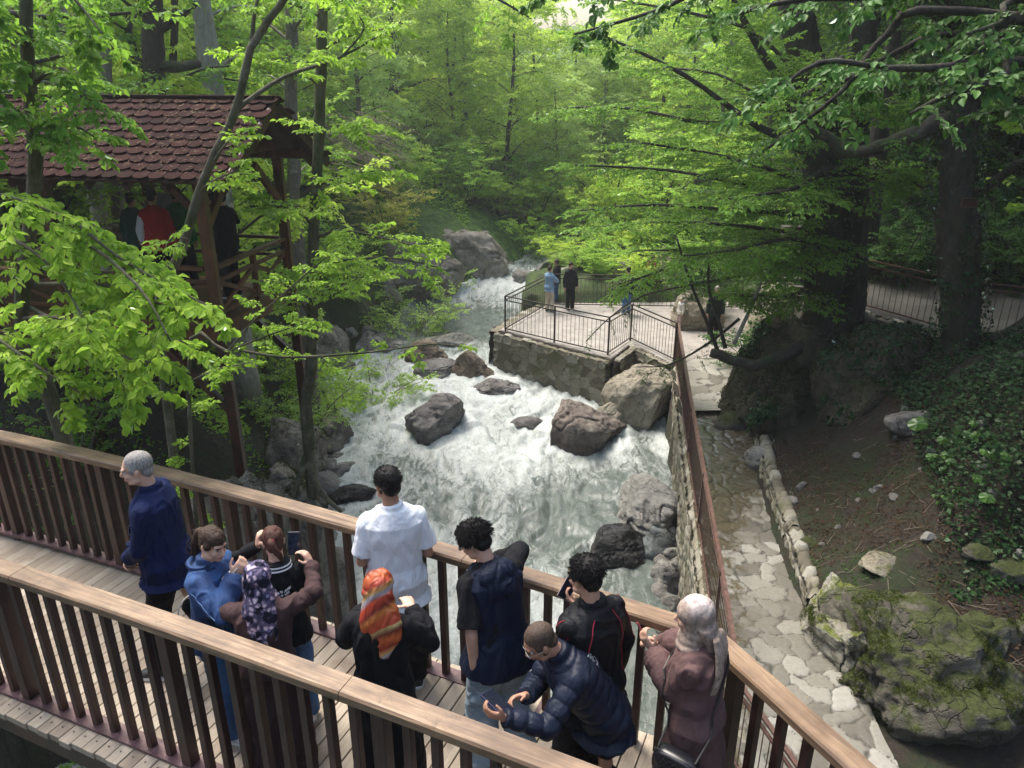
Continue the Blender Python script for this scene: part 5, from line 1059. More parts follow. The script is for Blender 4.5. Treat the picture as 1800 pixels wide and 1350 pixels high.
def ivy_on(o, pts, r0, r1, n, seed, arc=(0, 6.28), leaf=.075, name='ivy'):
    f = Fol(seed, False); rg = f.rg; P = np.array([tuple(p) for p in smooth_pts(pts, 5)]); u = rg.uniform(0, 1, n) * (len(P) - 1); i = np.minimum(u.astype(int), len(P) - 2); fr = (u - i)[:, None]
    C = P[i] * (1 - fr) + P[i + 1] * fr; a = rg.uniform(arc[0], arc[1], n); nz = fbm(np.stack([C[:, 2] * 1.6, np.cos(a) * 1.2, np.sin(a) * 1.2], 1), 3, seed); ok = nz > -.12
    d = np.stack([np.cos(a), np.sin(a), a * 0], 1); rr_ = (r0 + (r1 - r0) * u / len(P))[:, None] * rg.uniform(1.0, 1.28, (n, 1))
    Q = C + d * rr_; ax = nrm_(rg.normal(0, .6, (n, 3)) + np.array([0, 0, -.9]) + d * .3); f.leaves((Q - np.array(o.location))[ok], ax[ok], (d + rg.normal(0, .35, (n, 3)))[ok], (leaf * rg.uniform(.6, 1.2, n))[ok]); return f.build(name, IVY, M_TWIG, o, .9)
f = Fol(24, False); m = MB(); bx = at(1700, -60, Y=14.8); limb(m, [bx, bx + Vector((0, 0, 3)), bx + Vector((0, 0, 7))], .38, .1)
for i in range(16):
    a = i * 2.4 + 1; p_ = bx + Vector((0, 0, .6 + i * .38)); e = p_ + Vector((math.cos(a) * (4.6 - i * .1), math.sin(a) * (4.4 - i * .1), 1.0)); b = [p_, p_.lerp(e, .5), e]
    limb(m, b, .08, .02, 6); f.along(rel_pts(tB, b), 10, 1.3, t0=.15, leaf=.16, ntw=8, nlf=6, droop=.15, flat=.15, r=.006)
rel_to(tB, m).build('high_limbs', BARK_DARK, tB, smooth=True); f.build('high_crown', LEAF_DEEP, M_TWIG, tB)
ivy_on(tB, tb, .46, .34, 5200, 16)
ivy_on(tA, [bA] + A3((1448, 480, 17.2), (1445, 330, 17.2), (1440, 200, 17.3)), .66, .42, 1500, 17)
ivy_on(t3, [t3.location] + A3((540, 760, 12), (547, 640, 12), (552, 500, 12)), .17, .12, 260, 18, leaf=.05)
q = at(1703, 356, Y=13.98); sg = empty('sign', q, 0, 'small brown wooden sign nailed on the ivy clad trunk', 'sign'); m = MB(); m.box((0, 0, 0), (.30, .03, .17)); m.build('board', M_GAZD, sg)
m = MB(); 
for a, b, c_, d in ((0, .078, .29, .012), (0, -.078, .29, .012), (.14, 0, .012, .145), (-.14, 0, .012, .145)): m.box((a, -.02, b), (c_, .012, d))
m.build('frame', m_plain('sign_frame', (.10, .08, .05), .7), sg)

# 8. tree at the right margin overhanging the path with large leaves near the lens
bR = Vector((9.2, 7.9, gz(9.2, 7.9) - .1)); tR = tree_obj('hazel_tree', bR, 'broadleaf tree beyond the right edge whose large leaved boughs fill the upper right corner')
m = MB(); limb(m, [bR, (8.9, 7.7, 0), (8.4, 7.4, 3), (8.0, 7.2, 6.5), (7.8, 7, 9)], .2, .1, 10, 4, .01, rgv, .4)
LR = [[Vector((8.4, 7.4, 3.2))] + A3((1850, 40, 7.2), (1700, 110, 6.8), (1560, 120, 6.6), (1440, 110, 6.6), (1330, 190, 6.6)), [Vector((8.2, 7.3, 4))] + A3((1800, -60, 7), (1600, -10, 7), (1400, 0, 7), (1280, 30, 7.2)), [Vector((8.4, 7.4, 3))] + A3((1850, 120, 7), (1760, 140, 6.7), (1660, 170, 6.5), (1600, 200, 6.4)), [Vector((8.2, 7.3, 4))] + A3((1700, 20, 7.5), (1560, 60, 7.5), (1480, 160, 7.4), (1350, 260, 7.4)), [Vector((8.0, 7.2, 6))] + A3((1750, -150, 7.5), (1400, -120, 8), (1100, -60, 8.5), (950, 0, 9)), [Vector((8.0, 7.2, 5.5))] + A3((1650, -100, 8), (1300, -40, 8.6), (1150, 20, 9), (1010, 60, 9.4)),
      [Vector((8.4, 7.4, 2.8))] + A3((1900, 200, 7.3), (1820, 190, 7.2), (1740, 200, 7.2)), [Vector((8.2, 7.3, 4))] + A3((1750, 60, 7.6), (1560, 100, 7.8), (1430, 180, 8)), [Vector((8.2, 7.3, 4))] + A3((1850, 0, 7.2), (1760, 40, 7), (1700, 60, 6.8))]
for b in LR: limb(m, b, .05, .012, 7)
rel_to(tR, m).build('trunk', BARK_DARK, tR, smooth=True); f = Fol(19)
for i, b in enumerate(LR): f.along(rel_pts(tR, b), 17 if i not in (4, 5) else 24, .5, t0=.35, ntw=7, nlf=6, leaf=.092, droop=.3, flat=.22, up=.0, back=.8, r=.004)
f.build('crown', m_leaf('leaf_right', (.075, .18, .035), (.13, .30, .05), .35, gloss=.5), M_TWIG, tR, .68)

m = MB(); f = Fol(29, False); c0 = Vector((8.0, 7.2, 7.0)); limb(m, [c0, c0 + Vector((0, 0, 2)), c0 + Vector((-.2, .3, 5))], .12, .04)
for i in range(18):
    a = i * 2.4; p_ = c0 + Vector((0, 0, .2 + i * .22)); e = p_ + Vector((math.cos(a) * (4.2 - i * .08) - .6, math.sin(a) * (4.0 - i * .08) + 1.4, .9)); b = [p_, p_.lerp(e, .5), e]; limb(m, b, .05, .015, 6); f.along(rel_pts(tR, b), 10, 1.2, t0=.1, leaf=.15, ntw=8, nlf=6, droop=.15, flat=.15, r=.006)
rel_to(tR, m).build('high_limbs', BARK_DARK, tR, smooth=True); f.build('high_crown', LEAF_DEEP, M_TWIG, tR)
# overhanging bough at top centre-left
bL = Vector((-7.4, 8.4, gz(-7.4, 8.4) - .1)); tL = tree_obj('broadleaf_tree', bL, 'tree beyond the left edge with a bough crossing the top of the view')
m = MB(); limb(m, [bL, (-7.3, 8.5, 2), (-7, 8.7, 5), (-6.6, 9, 8.5)], .2, .1, 10, 4, .01, rgv, .4)
LL = [[Vector((-6.9, 8.8, 5.5))] + A3((100, -60, 9), (300, -40, 9.3), (480, -20, 9.6), (640, 10, 10)), [Vector((-6.8, 8.8, 5))] + A3((0, 20, 8.8), (120, 30, 9), (260, 20, 9.4)), [Vector((-6.6, 9, 8))] + A3((300, -200, 10), (600, -120, 11), (820, -30, 12), (930, 30, 12.5)), [Vector((-6.9, 8.8, 5))] + A3((-20, 100, 8.8), (60, 110, 9), (190, 70, 9.2))]
for b in LL: limb(m, b, .05, .012, 7)
rel_to(tL, m).build('trunk', BARK_DARK, tL, smooth=True); f = Fol(20)
for b in LL: f.along(rel_pts(tL, b), 16, .6, t0=.3, ntw=7, nlf=6, leaf=.085, droop=.25, r=.004, flat=.2, back=.7)
f.build('crown', LEAF_MID, M_TWIG, tL)

# 14. shrubs on the far left bank above the pool, with pale dry twigs
for i, (px, py, Y, n, h, sp, mat, lab, lf) in enumerate([
        (640, 460, 22.5, 8, 2.2, 2.0, LEAF_PALE, 'pale green bush hanging over the left bank crags', .10), (560, 430, 21, 8, 2.6, 2.0, LEAF_BRIGHT, 'bright bush right of the gazebo above the crags', .10),
        (600, 400, 26.5, 8, 2.4, 2.0, LEAF_BRIGHT, 'leafy bush at the top of the left bank behind the slender tree', .11), (675, 330, 31, 9, 2.6, 2.2, LEAF_YEL, 'yellow green bush on top of the bluff', .10), (770, 350, 37, 9, 2.6, 2.4, LEAF_MID, 'green bush draping the right end of the bluff', .11),
        (500, 480, 17.5, 7, 1.9, 1.5, LEAF_PALE, 'pale bush just beyond the gazebo corner post', .09), (500, 480, 21.0, 7, .8, .8, LEAF_MID, 'low green plants on the crag above the river', .08),
        (960, 440, 37, 10, 3.0, 2.6, LEAF_BRIGHT, 'bright green bush where the stream bends out of sight', .12), (900, 420, 40, 10, 3.4, 3.0, LEAF_MID, 'dense bush closing the valley behind the rapids', .12), (1080, 400, 36, 10, 3.4, 2.6, LEAF_BRIGHT, 'bright bush behind the rocks of the platform', .12),
        (690, 250, 27, 10, 3.2, 2.6, LEAF_PALE, 'pale bush with dry twigs high on the left bank', .10), (1250, 470, 26, 9, 2.5, 2.2, LEAF_DEEP, 'dark bush behind the paved area', .10), (1330, 560, 20.5, 8, 1.5, 1.2, LEAF_DEEP, 'dark undergrowth on the back of the outcrop', .09)]):
    shrub('shrub', grow_stems(px, py, Y, n, h, sp, 400 + i), mat, lab, 420 + i, lf, .9, 9, near=False, ntw=8, nlf=7, droop=.22, wm=M_TWIGP if i in (0, 3, 11) else None)
# bare pale twigs
mt = MB(); rg = random.Random(9); q0 = at(640, 250, Y=24)
tw = empty('dead_bush', q0, 0, 'tangle of bare pale twigs among the leaves above the left bank', 'dead bush')
for i in range(70):
    a = Vector((rg.uniform(-1.2, .6), rg.uniform(-.5, .5), rg.uniform(-.8, .9))); d = Vector((rg.uniform(.5, 1.6), rg.uniform(-.3, .3), rg.uniform(-1.2, -.1))); mt.tube([a, a + d * .5 + Vector((0, 0, .1)), a + d], [.012, .009, .004], 4, caps=False)
mt.build('twigs', M_TWIGP, tw)

# 15. the wood
protos_t = []
specs = [(501, 11, 3.4, BG1, .13), (502, 12.5, 3.8, BG2, .13), (503, 9.5, 3.0, BG3, .12), (504, 13, 4.0, BG1, .14), (505, 11.5, 3.6, LEAF_DEEP, .13)]
for (sd, h, cr, lm, lf) in specs:
    protos_t.append(gen_tree(sd, h, cr, (rgv.normal(0, .7), rgv.normal(0, .7)), nl=27, first=.06, leaf=lf * 1.3, ns=13, L=1.35, lmat=lm, bmat=[BARK_DARK, BARK_GREY, BARK_GREY, BARK_DARK, BARK_DARK][sd - 501], ntw=9, nlf=6))
usedt = set(); rw = random.Random(31)
def wood_tree(k, x, y, s, label, group):
    o = protos_t[k] if k not in usedt else copy_tree(protos_t[k]); usedt.add(k)
    o.location = (x, y, gz(x, y)); o.scale = (s, s, s * rw.uniform(.9, 1.1)); o.rotation_euler = (0, 0, rw.uniform(0, 6.28)); tag(o, ['bright yellow green ', 'mid green ', 'pale green ', 'tall wide crowned bright ', 'deep green '][k] + label, 'tree', group)
    return o
def zone(n, xr, yr, kinds, s, label, group, mind=2.2, rej=None):
    pts = []; tries = 0
    while len(pts) < n and tries < 4000:
        tries += 1; y = rw.uniform(*yr); lo, hi = xr(y); x = rw.uniform(lo, hi)
        if any((x - a) ** 2 + (y - b) ** 2 < mind ** 2 for a, b in pts) or (rej and rej(x, y)): continue
        pts.append((x, y)); wood_tree(kinds[rw.randrange(len(kinds))], x, y, rw.uniform(*s), label, group)
zone(19, lambda y: (-.72 * y - 2, -7.5 - (y > 22) * 1.8), (18, 33), [0, 1, 2, 3], (.7, 1.0), 'tree in the wood on the left slope behind the gazebo', 'trees on the near left slope', 2.3)
zone(20, lambda y: (-.7 * y, -4.0), (34, 58), [0, 1, 3, 2], (.85, 1.15), 'tree high on the far left side of the valley', 'trees on the far left slope', 2.8)
zone(18, lambda y: (8.5, .66 * y + 3), (29, 42), [1, 4, 1, 0], (.8, 1.05), 'tree on the right slope behind the platform', 'trees on the near right slope', 2.5, lambda x, y: x < 11 and y < 32)
zone(16, lambda y: (8, .66 * y), (42, 62), [0, 1, 3], (.85, 1.15), 'tree high on the far right side of the valley', 'trees on the far right slope', 2.8)
zone(22, lambda y: (-6, 10), (41, 64), [0, 3, 2, 0], (.7, 1.0), 'tree filling the gap at the head of the valley', 'trees at the head of the valley', 2.6)
zone(12, lambda y: (-30, 34), (66, 84), [0, 3, 1], (.9, 1.25), 'distant tree on the skyline at the end of the valley', 'trees on the skyline', 4.5, lambda x, y: 2 < x < 12)
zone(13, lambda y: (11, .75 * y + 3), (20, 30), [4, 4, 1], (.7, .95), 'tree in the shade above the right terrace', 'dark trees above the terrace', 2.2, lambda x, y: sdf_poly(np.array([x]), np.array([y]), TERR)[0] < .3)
zone(5, lambda y: (12.5, 15), (8, 14), [4, 1], (.8, .95), 'tree beyond the right edge shading the earth slope', 'trees shading the right bank', 2.0)
# tall trees added to shade the right bank, crowns out of view
for i, (x_, y_, h_, cr_, lab) in enumerate([(12.6, 11.0, 15, 5.6, 'added tall dark crowned tree beyond the right edge shading the mossy boulder'), (13.6, 16.2, 16, 6.0, 'added tall dark crowned tree shading the right end of the terrace'), (11.2, 25.8, 15, 5.4, 'added tall dark shade tree behind the back railing of the terrace'), (9.6, 20.6, 15, 5.2, 'added tall straight shade tree rising behind the twin trunks')]):
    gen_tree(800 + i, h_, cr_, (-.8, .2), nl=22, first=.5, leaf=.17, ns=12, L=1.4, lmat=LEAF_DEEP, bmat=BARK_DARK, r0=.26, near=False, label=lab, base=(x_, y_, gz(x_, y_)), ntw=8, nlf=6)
# shrubs of the slopes
sp_ = []
for k, (lm, lf, h) in enumerate([(BG1, .13, 2.2), (BG2, .13, 2.6), (BG3, .12, 2.0), (LEAF_DEEP, .12, 2.2)]):
    o = tree_obj('shrub', (0, 0, 0), 'x', 'shrub'); mm_ = MB(); f = Fol(700 + k, False); rg_ = np.random.RandomState(700 + k)
    for i in range(11):
        a = rg_.uniform(0, 6.28); r_ = rg_.uniform(.5, 2.0); e = Vector((math.cos(a) * r_, math.sin(a) * r_, h * rg_.uniform(.5, 1.1))); b = [Vector((0, 0, -.2)), e * .5 + Vector((0, 0, .3)), e]
        limb(mm_, b, .03, .008, 5); f.along(b, 9, .95, t0=.2, ntw=8, nlf=7, leaf=lf, droop=.22, flat=.25, up=.05, back=.4, r=.005)
    mm_.build('stems', BARK_DARK, o, smooth=True); f.build('foliage', lm, M_TWIG, o); sp_.append(o)
us_ = set()
def szone(n, xr, yr, kinds, s, label, group, mind=1.5, rej=None):
    pts = []; tries = 0
    while len(pts) < n and tries < 3000:
        tries += 1; y = rw.uniform(*yr); lo, hi = xr(y); x = rw.uniform(lo, hi)
        if any((x - a) ** 2 + (y - b) ** 2 < mind ** 2 for a, b in pts) or (rej and rej(x, y)): continue
        pts.append((x, y)); k = kinds[rw.randrange(len(kinds))]; o = sp_[k] if k not in us_ else copy_tree(sp_[k]); us_.add(k); q = rw.uniform(*s)
        o.location = (x, y, gz(x, y)); o.scale = (q, q, q * rw.uniform(.8, 1.2)); o.rotation_euler = (0, 0, rw.uniform(0, 6.28)); tag(o, ['bright yellow green ', 'mid green ', 'pale green ', 'deep green '][k] + label, 'shrub', group)
szone(14, lambda y: (9.6, 18), (19.6, 22.5), [3], (.6, .9), 'shrub standing at the back of the upper terrace', 'shrubs on the upper terrace', 1.2)
szone(22, lambda y: (-.62 * y - 1, -6.9 - (y > 26) * .5), (17, 34), [0, 1, 2], (.8, 1.2), 'shrub on the left slope above the stream', 'shrubs on the left slope', 1.7)
szone(16, lambda y: (-.6 * y, -3.0), (34, 50), [0, 1, 2], (1.0, 1.5), 'shrub on the far left slope', 'shrubs on the far left slope', 2.2)
szone(22, lambda y: (-2.5, 10), (35.5, 50), [0, 1, 0], (1.0, 1.5), 'shrub crowding the bend of the stream', 'shrubs at the bend of the stream', 1.7)
szone(20, lambda y: (2.0, 9.0), (28.4, 36), [0, 1, 2], (.3, .65), 'shrub among the rocks behind the platform', 'shrubs behind the platform', .9)
szone(20, lambda y: (9.5, .62 * y + 2), (27, 46), [3, 1, 0], (.9, 1.4), 'shrub on the slope behind the platform', 'shrubs on the right slope', 2.0, lambda x, y: sdf_poly(np.array([x]), np.array([y]), TERR)[0] < .8)
# understory and ground plants on the slopes
def scatter(name, n, xr, yr, mat, leaf, label, seed, hmax, ok=None, clump=.6, thr=.0, asp=.6, flat=.5, cs=.8, kind='stuff', lift=0.0):
    f = Fol(seed, False); rg = f.rg; x = rg.uniform(*xr, n); y = rg.uniform(*yr, n); nz = fbm(np.stack([x * cs, y * cs, x * 0], 1), 3, seed); k = (nz > thr)
    if ok is not None: k &= ok(x, y)
    x, y, nz = x[k], y[k], nz[k]; z = ground(x, y); h = rg.uniform(0, 1, len(x)) ** 1.5 * hmax * np.clip((nz - thr) * 3, .15, 1) + lift
    a = rg.uniform(0, 6.28, len(x)); A = nrm_(np.stack([np.cos(a), np.sin(a), rg.normal(0, .3, len(x))], 1)); N = np.stack([rg.normal(0, flat, len(x)), rg.normal(0, flat, len(x)) - .25, np.ones(len(x))], 1)
    f.leaves(np.stack([x, y, z + h], 1), A, N, leaf * rg.uniform(.5, 1.2, len(x))); o = f.build(name, mat, M_TWIG, None, asp); tag(o, label, 'plants', kind=kind); return o
drv = lambda x, y: (sdf_poly(x, y, RIVER) > .5)
nofl = lambda x, y: np.min([sdf_poly(x, y, q) for q in FLATS + [TERR]], axis=0) > .25
scatter('undergrowth', 150000, (-26, -2.0), (12.5, 46), BG2, .15, 'green undergrowth covering the left slope', 61, .7, lambda x, y: sdf_poly(x, y, RIVER) > np.where(y > 30, 1.0, 1.6), thr=-.05)
scatter('undergrowth', 22000, (-14, -4.6), (9.8, 20), LEAF_MID, .075, 'small plants on the bank under the gazebo', 62, .3, drv, thr=.12)
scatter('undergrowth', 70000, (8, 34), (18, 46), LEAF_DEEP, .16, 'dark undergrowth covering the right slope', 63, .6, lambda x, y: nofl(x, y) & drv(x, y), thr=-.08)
scatter('undergrowth', 90000, (-40, 40), (38, 90), BG2, .32, 'undergrowth on the far slopes', 64, 1.0, drv, thr=-.2)
scatter('ivy_groundcover', 60000, (6.0, 16), (9.0, 17.5), IVY, .10, 'ivy and small plants spilling down the right bank', 65, .45, lambda x, y: nofl(x, y) & (x + (y - 12) * -.25 > 7.1), thr=-.16, cs=.6, flat=.8)
scatter('leaf_litter', 60000, (4.6, 13), (7.2, 15.5), LITTER, .055, 'brown fallen leaves on the earth of the right bank', 66, .02, nofl, thr=-.1, cs=.9, flat=.25)
scatter('leaf_litter', 14000, (-12, -3.8), (9.6, 17), LITTER, .055, 'fallen leaves on the bank below the gazebo', 67, .02, drv, thr=-.1, flat=.25)
scatter('grass_tufts', 9000, (4.7, 8.5), (7.6, 13), LEAF_DEEP, .06, 'low mossy sprouts beside the low wall', 68, .05, nofl, thr=.1, cs=1.4, flat=.9, asp=.3)
# big leaved plants
def big_leaf(px, py, n, sz, lab, seed):
    q = on_slope(px, py); o = empty('butterbur', q, 0, lab, 'plant'); rg = random.Random(seed); mm = MB(); ms = MB()
    for i in range(n):
        a = rg.uniform(0, 6.28); d = rg.uniform(.08, .38) * sz / .3; c = Vector((math.cos(a) * d, math.sin(a) * d - .15, rg.uniform(.15, .4))); s_ = sz * rg.uniform(.45, 1); ms.tube([(0, 0, -.05), c * .6, c], .006, 5, caps=False); n_ = 14; N = Vector((rg.uniform(-.3, .3), -.45 + rg.uniform(-.2, .2), 1)).normalized(); x, y, _ = frame_of(N, Vector((0, 1, 0)))
        ring = [c + (x * math.cos(2 * math.pi * j / n_) + y * math.sin(2 * math.pi * j / n_)) * s_ * .5 * (1 - .3 * math.exp(-((j / n_ * 6.28 - 4.7) / .35) ** 2)) - N * (.03 + .012 * (j % 2)) for j in range(n_)]
        mm.add([c] + ring, [(0, 1 + j, 1 + (j + 1) % n_) for j in range(n_)])
    ms.build('stalks', LEAF_DEEP, o); mm.build('leaves', m_leaf('leaf_big%d' % seed, (.055, .135, .02), (.10, .22, .03), .3), o)
for i, (px, py, n, sz, lab) in enumerate([(1655, 775, 4, .42, 'plant with one very large round leaf on the right bank'), (1700, 770, 7, .22, 'leafy plant beside the very large round leaf'), (1640, 830, 6, .24, 'spreading broad leaved plant below the round leaf'), (1705, 868, 3, .26, 'pair of round leaves low on the earth slope'), (1650, 890, 5, .14, 'small sprouting plant at the bottom of the green patch'), (1735, 820, 6, .2, 'broad leaved plant right of the green patch')]): big_leaf(px, py, n, sz, lab, 600 + i)
# moss cushions and ivy growing on the rocks
def fuzz(o, n, leaf, mat, seed, name='moss', zmin=.25, thr=.0, sc=2.2, asp=.28, up=.6, lift=0.0):
    me = o.data; k = len(me.vertices); co = np.empty(k * 3, np.float32); me.vertices.foreach_get('co', co); co = co.reshape(-1, 3).astype(float); no = np.empty(k * 3, np.float32); me.vertex_normals.foreach_get('vector', no); no = no.reshape(-1, 3).astype(float)
    f = Fol(seed, False); rg = f.rg; M = np.array(o.matrix_basis.to_3x3()); nw = no @ M.T; nz = fbm(co * sc, 3, seed); idx = np.where((nw[:, 2] > zmin) & (nz > thr))[0]
    if not len(idx): return
    i = rg.choice(idx, n); P = co[i] + rg.normal(0, .025, (n, 3)) * (1 - np.abs(no[i])); N = nrm_(no[i]); A = nrm_(rg.normal(0, 1, (n, 3)) + N * up * 2); f.leaves(P + N * lift, A, N + rg.normal(0, .5, (n, 3)), leaf * rg.uniform(.5, 1.3, n)); f.build(name, mat, M_TWIG, o, asp)
MOSS1 = m_leaf('moss_tufts', (.055, .075, .012), (.08, .11, .015), .25, gloss=.05); MOSS2 = m_leaf('moss_dark', (.022, .034, .008), (.03, .05, .01), .25, gloss=.05)
for o in [q for q in COL.objects if q.name.startswith(('boulder', 'rock_outcrop'))]:
    L_ = o.get('label', '')
    if 'large mossy grey' in L_: fuzz(o, 26000, .028, MOSS1, 901, thr=.02)
    elif 'pale mossy rock' in L_: fuzz(o, 9000, .026, MOSS1, 902, thr=.05)
    elif 'dark grey ridged' in L_: fuzz(o, 12000, .028, MOSS2, 903, thr=-.02)
    elif 'big dark mossy outcrop' in L_: fuzz(o, 22000, .045, MOSS2, 904, zmin=.1, thr=-.05, sc=1.2); fuzz(o, 2600, .10, IVY, 905, 'ivy', zmin=-.2, thr=.12, sc=.9, asp=.8, up=.1, lift=.03)
    elif 'dark overhanging' in L_: fuzz(o, 12000, .045, MOSS2, 906, zmin=.0, thr=-.05, sc=1.2); fuzz(o, 2600, .10, IVY, 907, 'ivy', zmin=-.3, thr=-.02, sc=.9, asp=.8, up=.1, lift=.03)
    elif 'peaked grey' in L_: pass
    elif 'mossy rock at the roots' in L_ or 'mossy bank rock' in L_ or 'pale rock wall under' in L_: fuzz(o, 4000, .035, MOSS1, 908, thr=.0)
# twigs and small stones lying on the earth bank
tw2 = Fol(90); rg = np.random.RandomState(91); n = 420; x = rg.uniform(4.8, 11, n); y = rg.uniform(7.4, 14.5, n); k = nofl(x, y); x, y = x[k], y[k]; z = ground(x, y) + .02; a = rg.uniform(0, 6.28, len(x)); L_ = rg.uniform(.06, .3, len(x))[:, None]
d_ = np.stack([np.cos(a), np.sin(a), a * 0], 1) * L_; q0_ = np.stack([x, y, z], 1); q1_ = q0_ + d_; q1_[:, 2] = ground(q1_[:, 0], q1_[:, 1]) + .02; tw2.seg(q0_, q1_, .005, .003); tag(tw2.build('fallen_twigs', M_TWIG, M_TWIGP), 'thin twigs lying on the earth of the right bank', 'twigs', kind='stuff')
for i in range(60):
    xx, yy = rs.uniform(5.0, 10.5), rs.uniform(7.6, 13.5)
    if float(nofl(np.array([xx]), np.array([yy]))[0]): cobble(xx, yy, gz(xx, yy) + .0, rs.uniform(.12, .5), 'small stone half sunk in the earth of the right bank', 'small stones on the earth bank')
# ------------------------------------------------------------------ people
from mathutils.bvhtree import BVHTree
def m_skin(name, c):
    s = NT(name); p = s.coord(); a = s.noise(p, 14, 4, .6); col = s.ramp(a, [(.3, (c[0] * .82, c[1] * .72, c[2] * .68)), (.7, (min(1, c[0] * 1.12), c[1] * 1.08, c[2] * 1.05))])
    s.set(col, .5, s.bump(s.noise(p, 120, 3, .6), .12, .002)); s.b.inputs['Subsurface Weight'].default_value = .12; s.b.inputs['Subsurface Radius'].default_value = (.012, .005, .003); return s.mat
def m_cloth(name, c, rough=.85, var=.18, weave=220, bump=.25, sheen=.0, seam=None):
    s = NT(name); p = s.coord(); a = s.noise(p, 7, 5, .6); wr = s.noise(s.coord((1, 1, .45)), 19, 3, .55, 1.6); col = s.ramp(a, [(.3, tuple(x * (1 - var) for x in c)), (.7, tuple(min(1, x * (1 + var)) for x in c))])
    s.set(col, rough, s.bump(s.noise(p, weave, 2, .5), bump, .002, s.bump(wr, .35, .02)), spec=.22); return s.mat
def m_denim(name, c, lo):
    s = NT(name); p = s.coord(); a = s.noise(p, 5, 6, .68); b = s.noise(p, 300, 2, .5); col = s.ramp(a, [(.3, lo), (.55, c), (.78, tuple(min(1, x * 1.8 + .03) for x in c))])
    return s.set(s.mix(.3, col, s.mix(1.0, col, s.ramp(b, [(.3, (.5, .5, .5)), (.7, (1.3, 1.3, 1.3))]), 'MULTIPLY')), .85, s.bump(b, .3, .002))
SKIN = m_skin('skin', (.52, .31, .22)); SKIN_L = m_skin('skin_light', (.60, .39, .29)); SKIN_D = m_skin('skin_tan', (.40, .22, .145))
def m_hair(name, c):
    s = NT(name); a = s.noise(s.coord((60, 60, 12)), 2, 4, .6); return s.set(s.ramp(a, [(.3, tuple(x * .5 for x in c)), (.7, tuple(x * 1.5 for x in c))]), .62, s.bump(a, .8, .006), spec=.25)
H_BLACK = m_hair('hair_black', (.012, .010, .009)); H_BROWN = m_hair('hair_brown', (.05, .03, .02)); H_AUB = m_hair('hair_auburn', (.075, .032, .022)); H_GREY = m_hair('hair_grey', (.27, .25, .23)); H_STUB = m_hair('hair_cropped', (.075, .05, .036))
C_BLACK = m_cloth('cloth_black', (.006, .006, .008)); C_NAVY = m_cloth('fleece_navy', (.004, .010, .050), bump=.5, weave=140, sheen=.3); C_WHITE = m_cloth('shirt_white', (.74, .75, .77), var=.04); C_BROWN = m_cloth('cloth_brown', (.055, .030, .030)); C_MAUVE = m_cloth('cloth_mauve', (.115, .066, .062), bump=.4)
C_JEAN = m_denim('denim_blue', (.055, .14, .30), (.02, .06, .16)); C_JACK = m_denim('denim_jacket', (.024, .070, .195), (.010, .030, .10)); C_PALEJ = m_denim('denim_pale', (.32, .40, .46), (.17, .24, .30))
C_VEST = m_cloth('vest_navy', (.006, .010, .026), rough=.6); C_PUFF = m_cloth('puffer_navy', (.010, .014, .028), rough=.5, bump=.1); C_TRACK = m_cloth('track_black', (.006, .006, .008), rough=.6)
M_SHOEB = m_plain('shoe_black', (.02, .02, .02), .5); M_SHOEW = m_plain('shoe_white', (.75, .74, .72), .6, var=.08)
M_EYEW = m_plain('eye_white', (.7, .68, .65), .2, var=.02); M_EYED = m_plain('eye_dark', (.02, .012, .008), .2); M_LIP = m_plain('lip', (.36, .14, .12), .5); M_METAL = m_plain('metal_bits', (.55, .5, .42), .3, .9)
M_GLASS = m_plain('spectacle_lens', (.35, .36, .38), .05, .3, .05); M_SCREEN = m_plain('phone_screen', (.012, .014, .025), .06, 0, .1); M_CASE = m_plain('phone_case', (.02, .02, .03), .4); M_CASEP = m_plain('phone_case_pink', (.6, .45, .45), .4); M_CASER = m_plain('phone_case_red', (.25, .03, .04), .4)
def zfr(d):                              # matrix whose -? columns x,y,z with z along d
    x, y, d = frame_of(d); return Matrix((x, y, d)).transposed()
def project(o, pts, off):
    me = o.data; t = BVHTree.FromPolygons([v.co[:] for v in me.vertices], [p.vertices[:] for p in me.polygons]); out = []
    for p in pts:
        q, n, _, _ = t.find_nearest(Vector(p)); out.append((q + n * off, n))
    return out
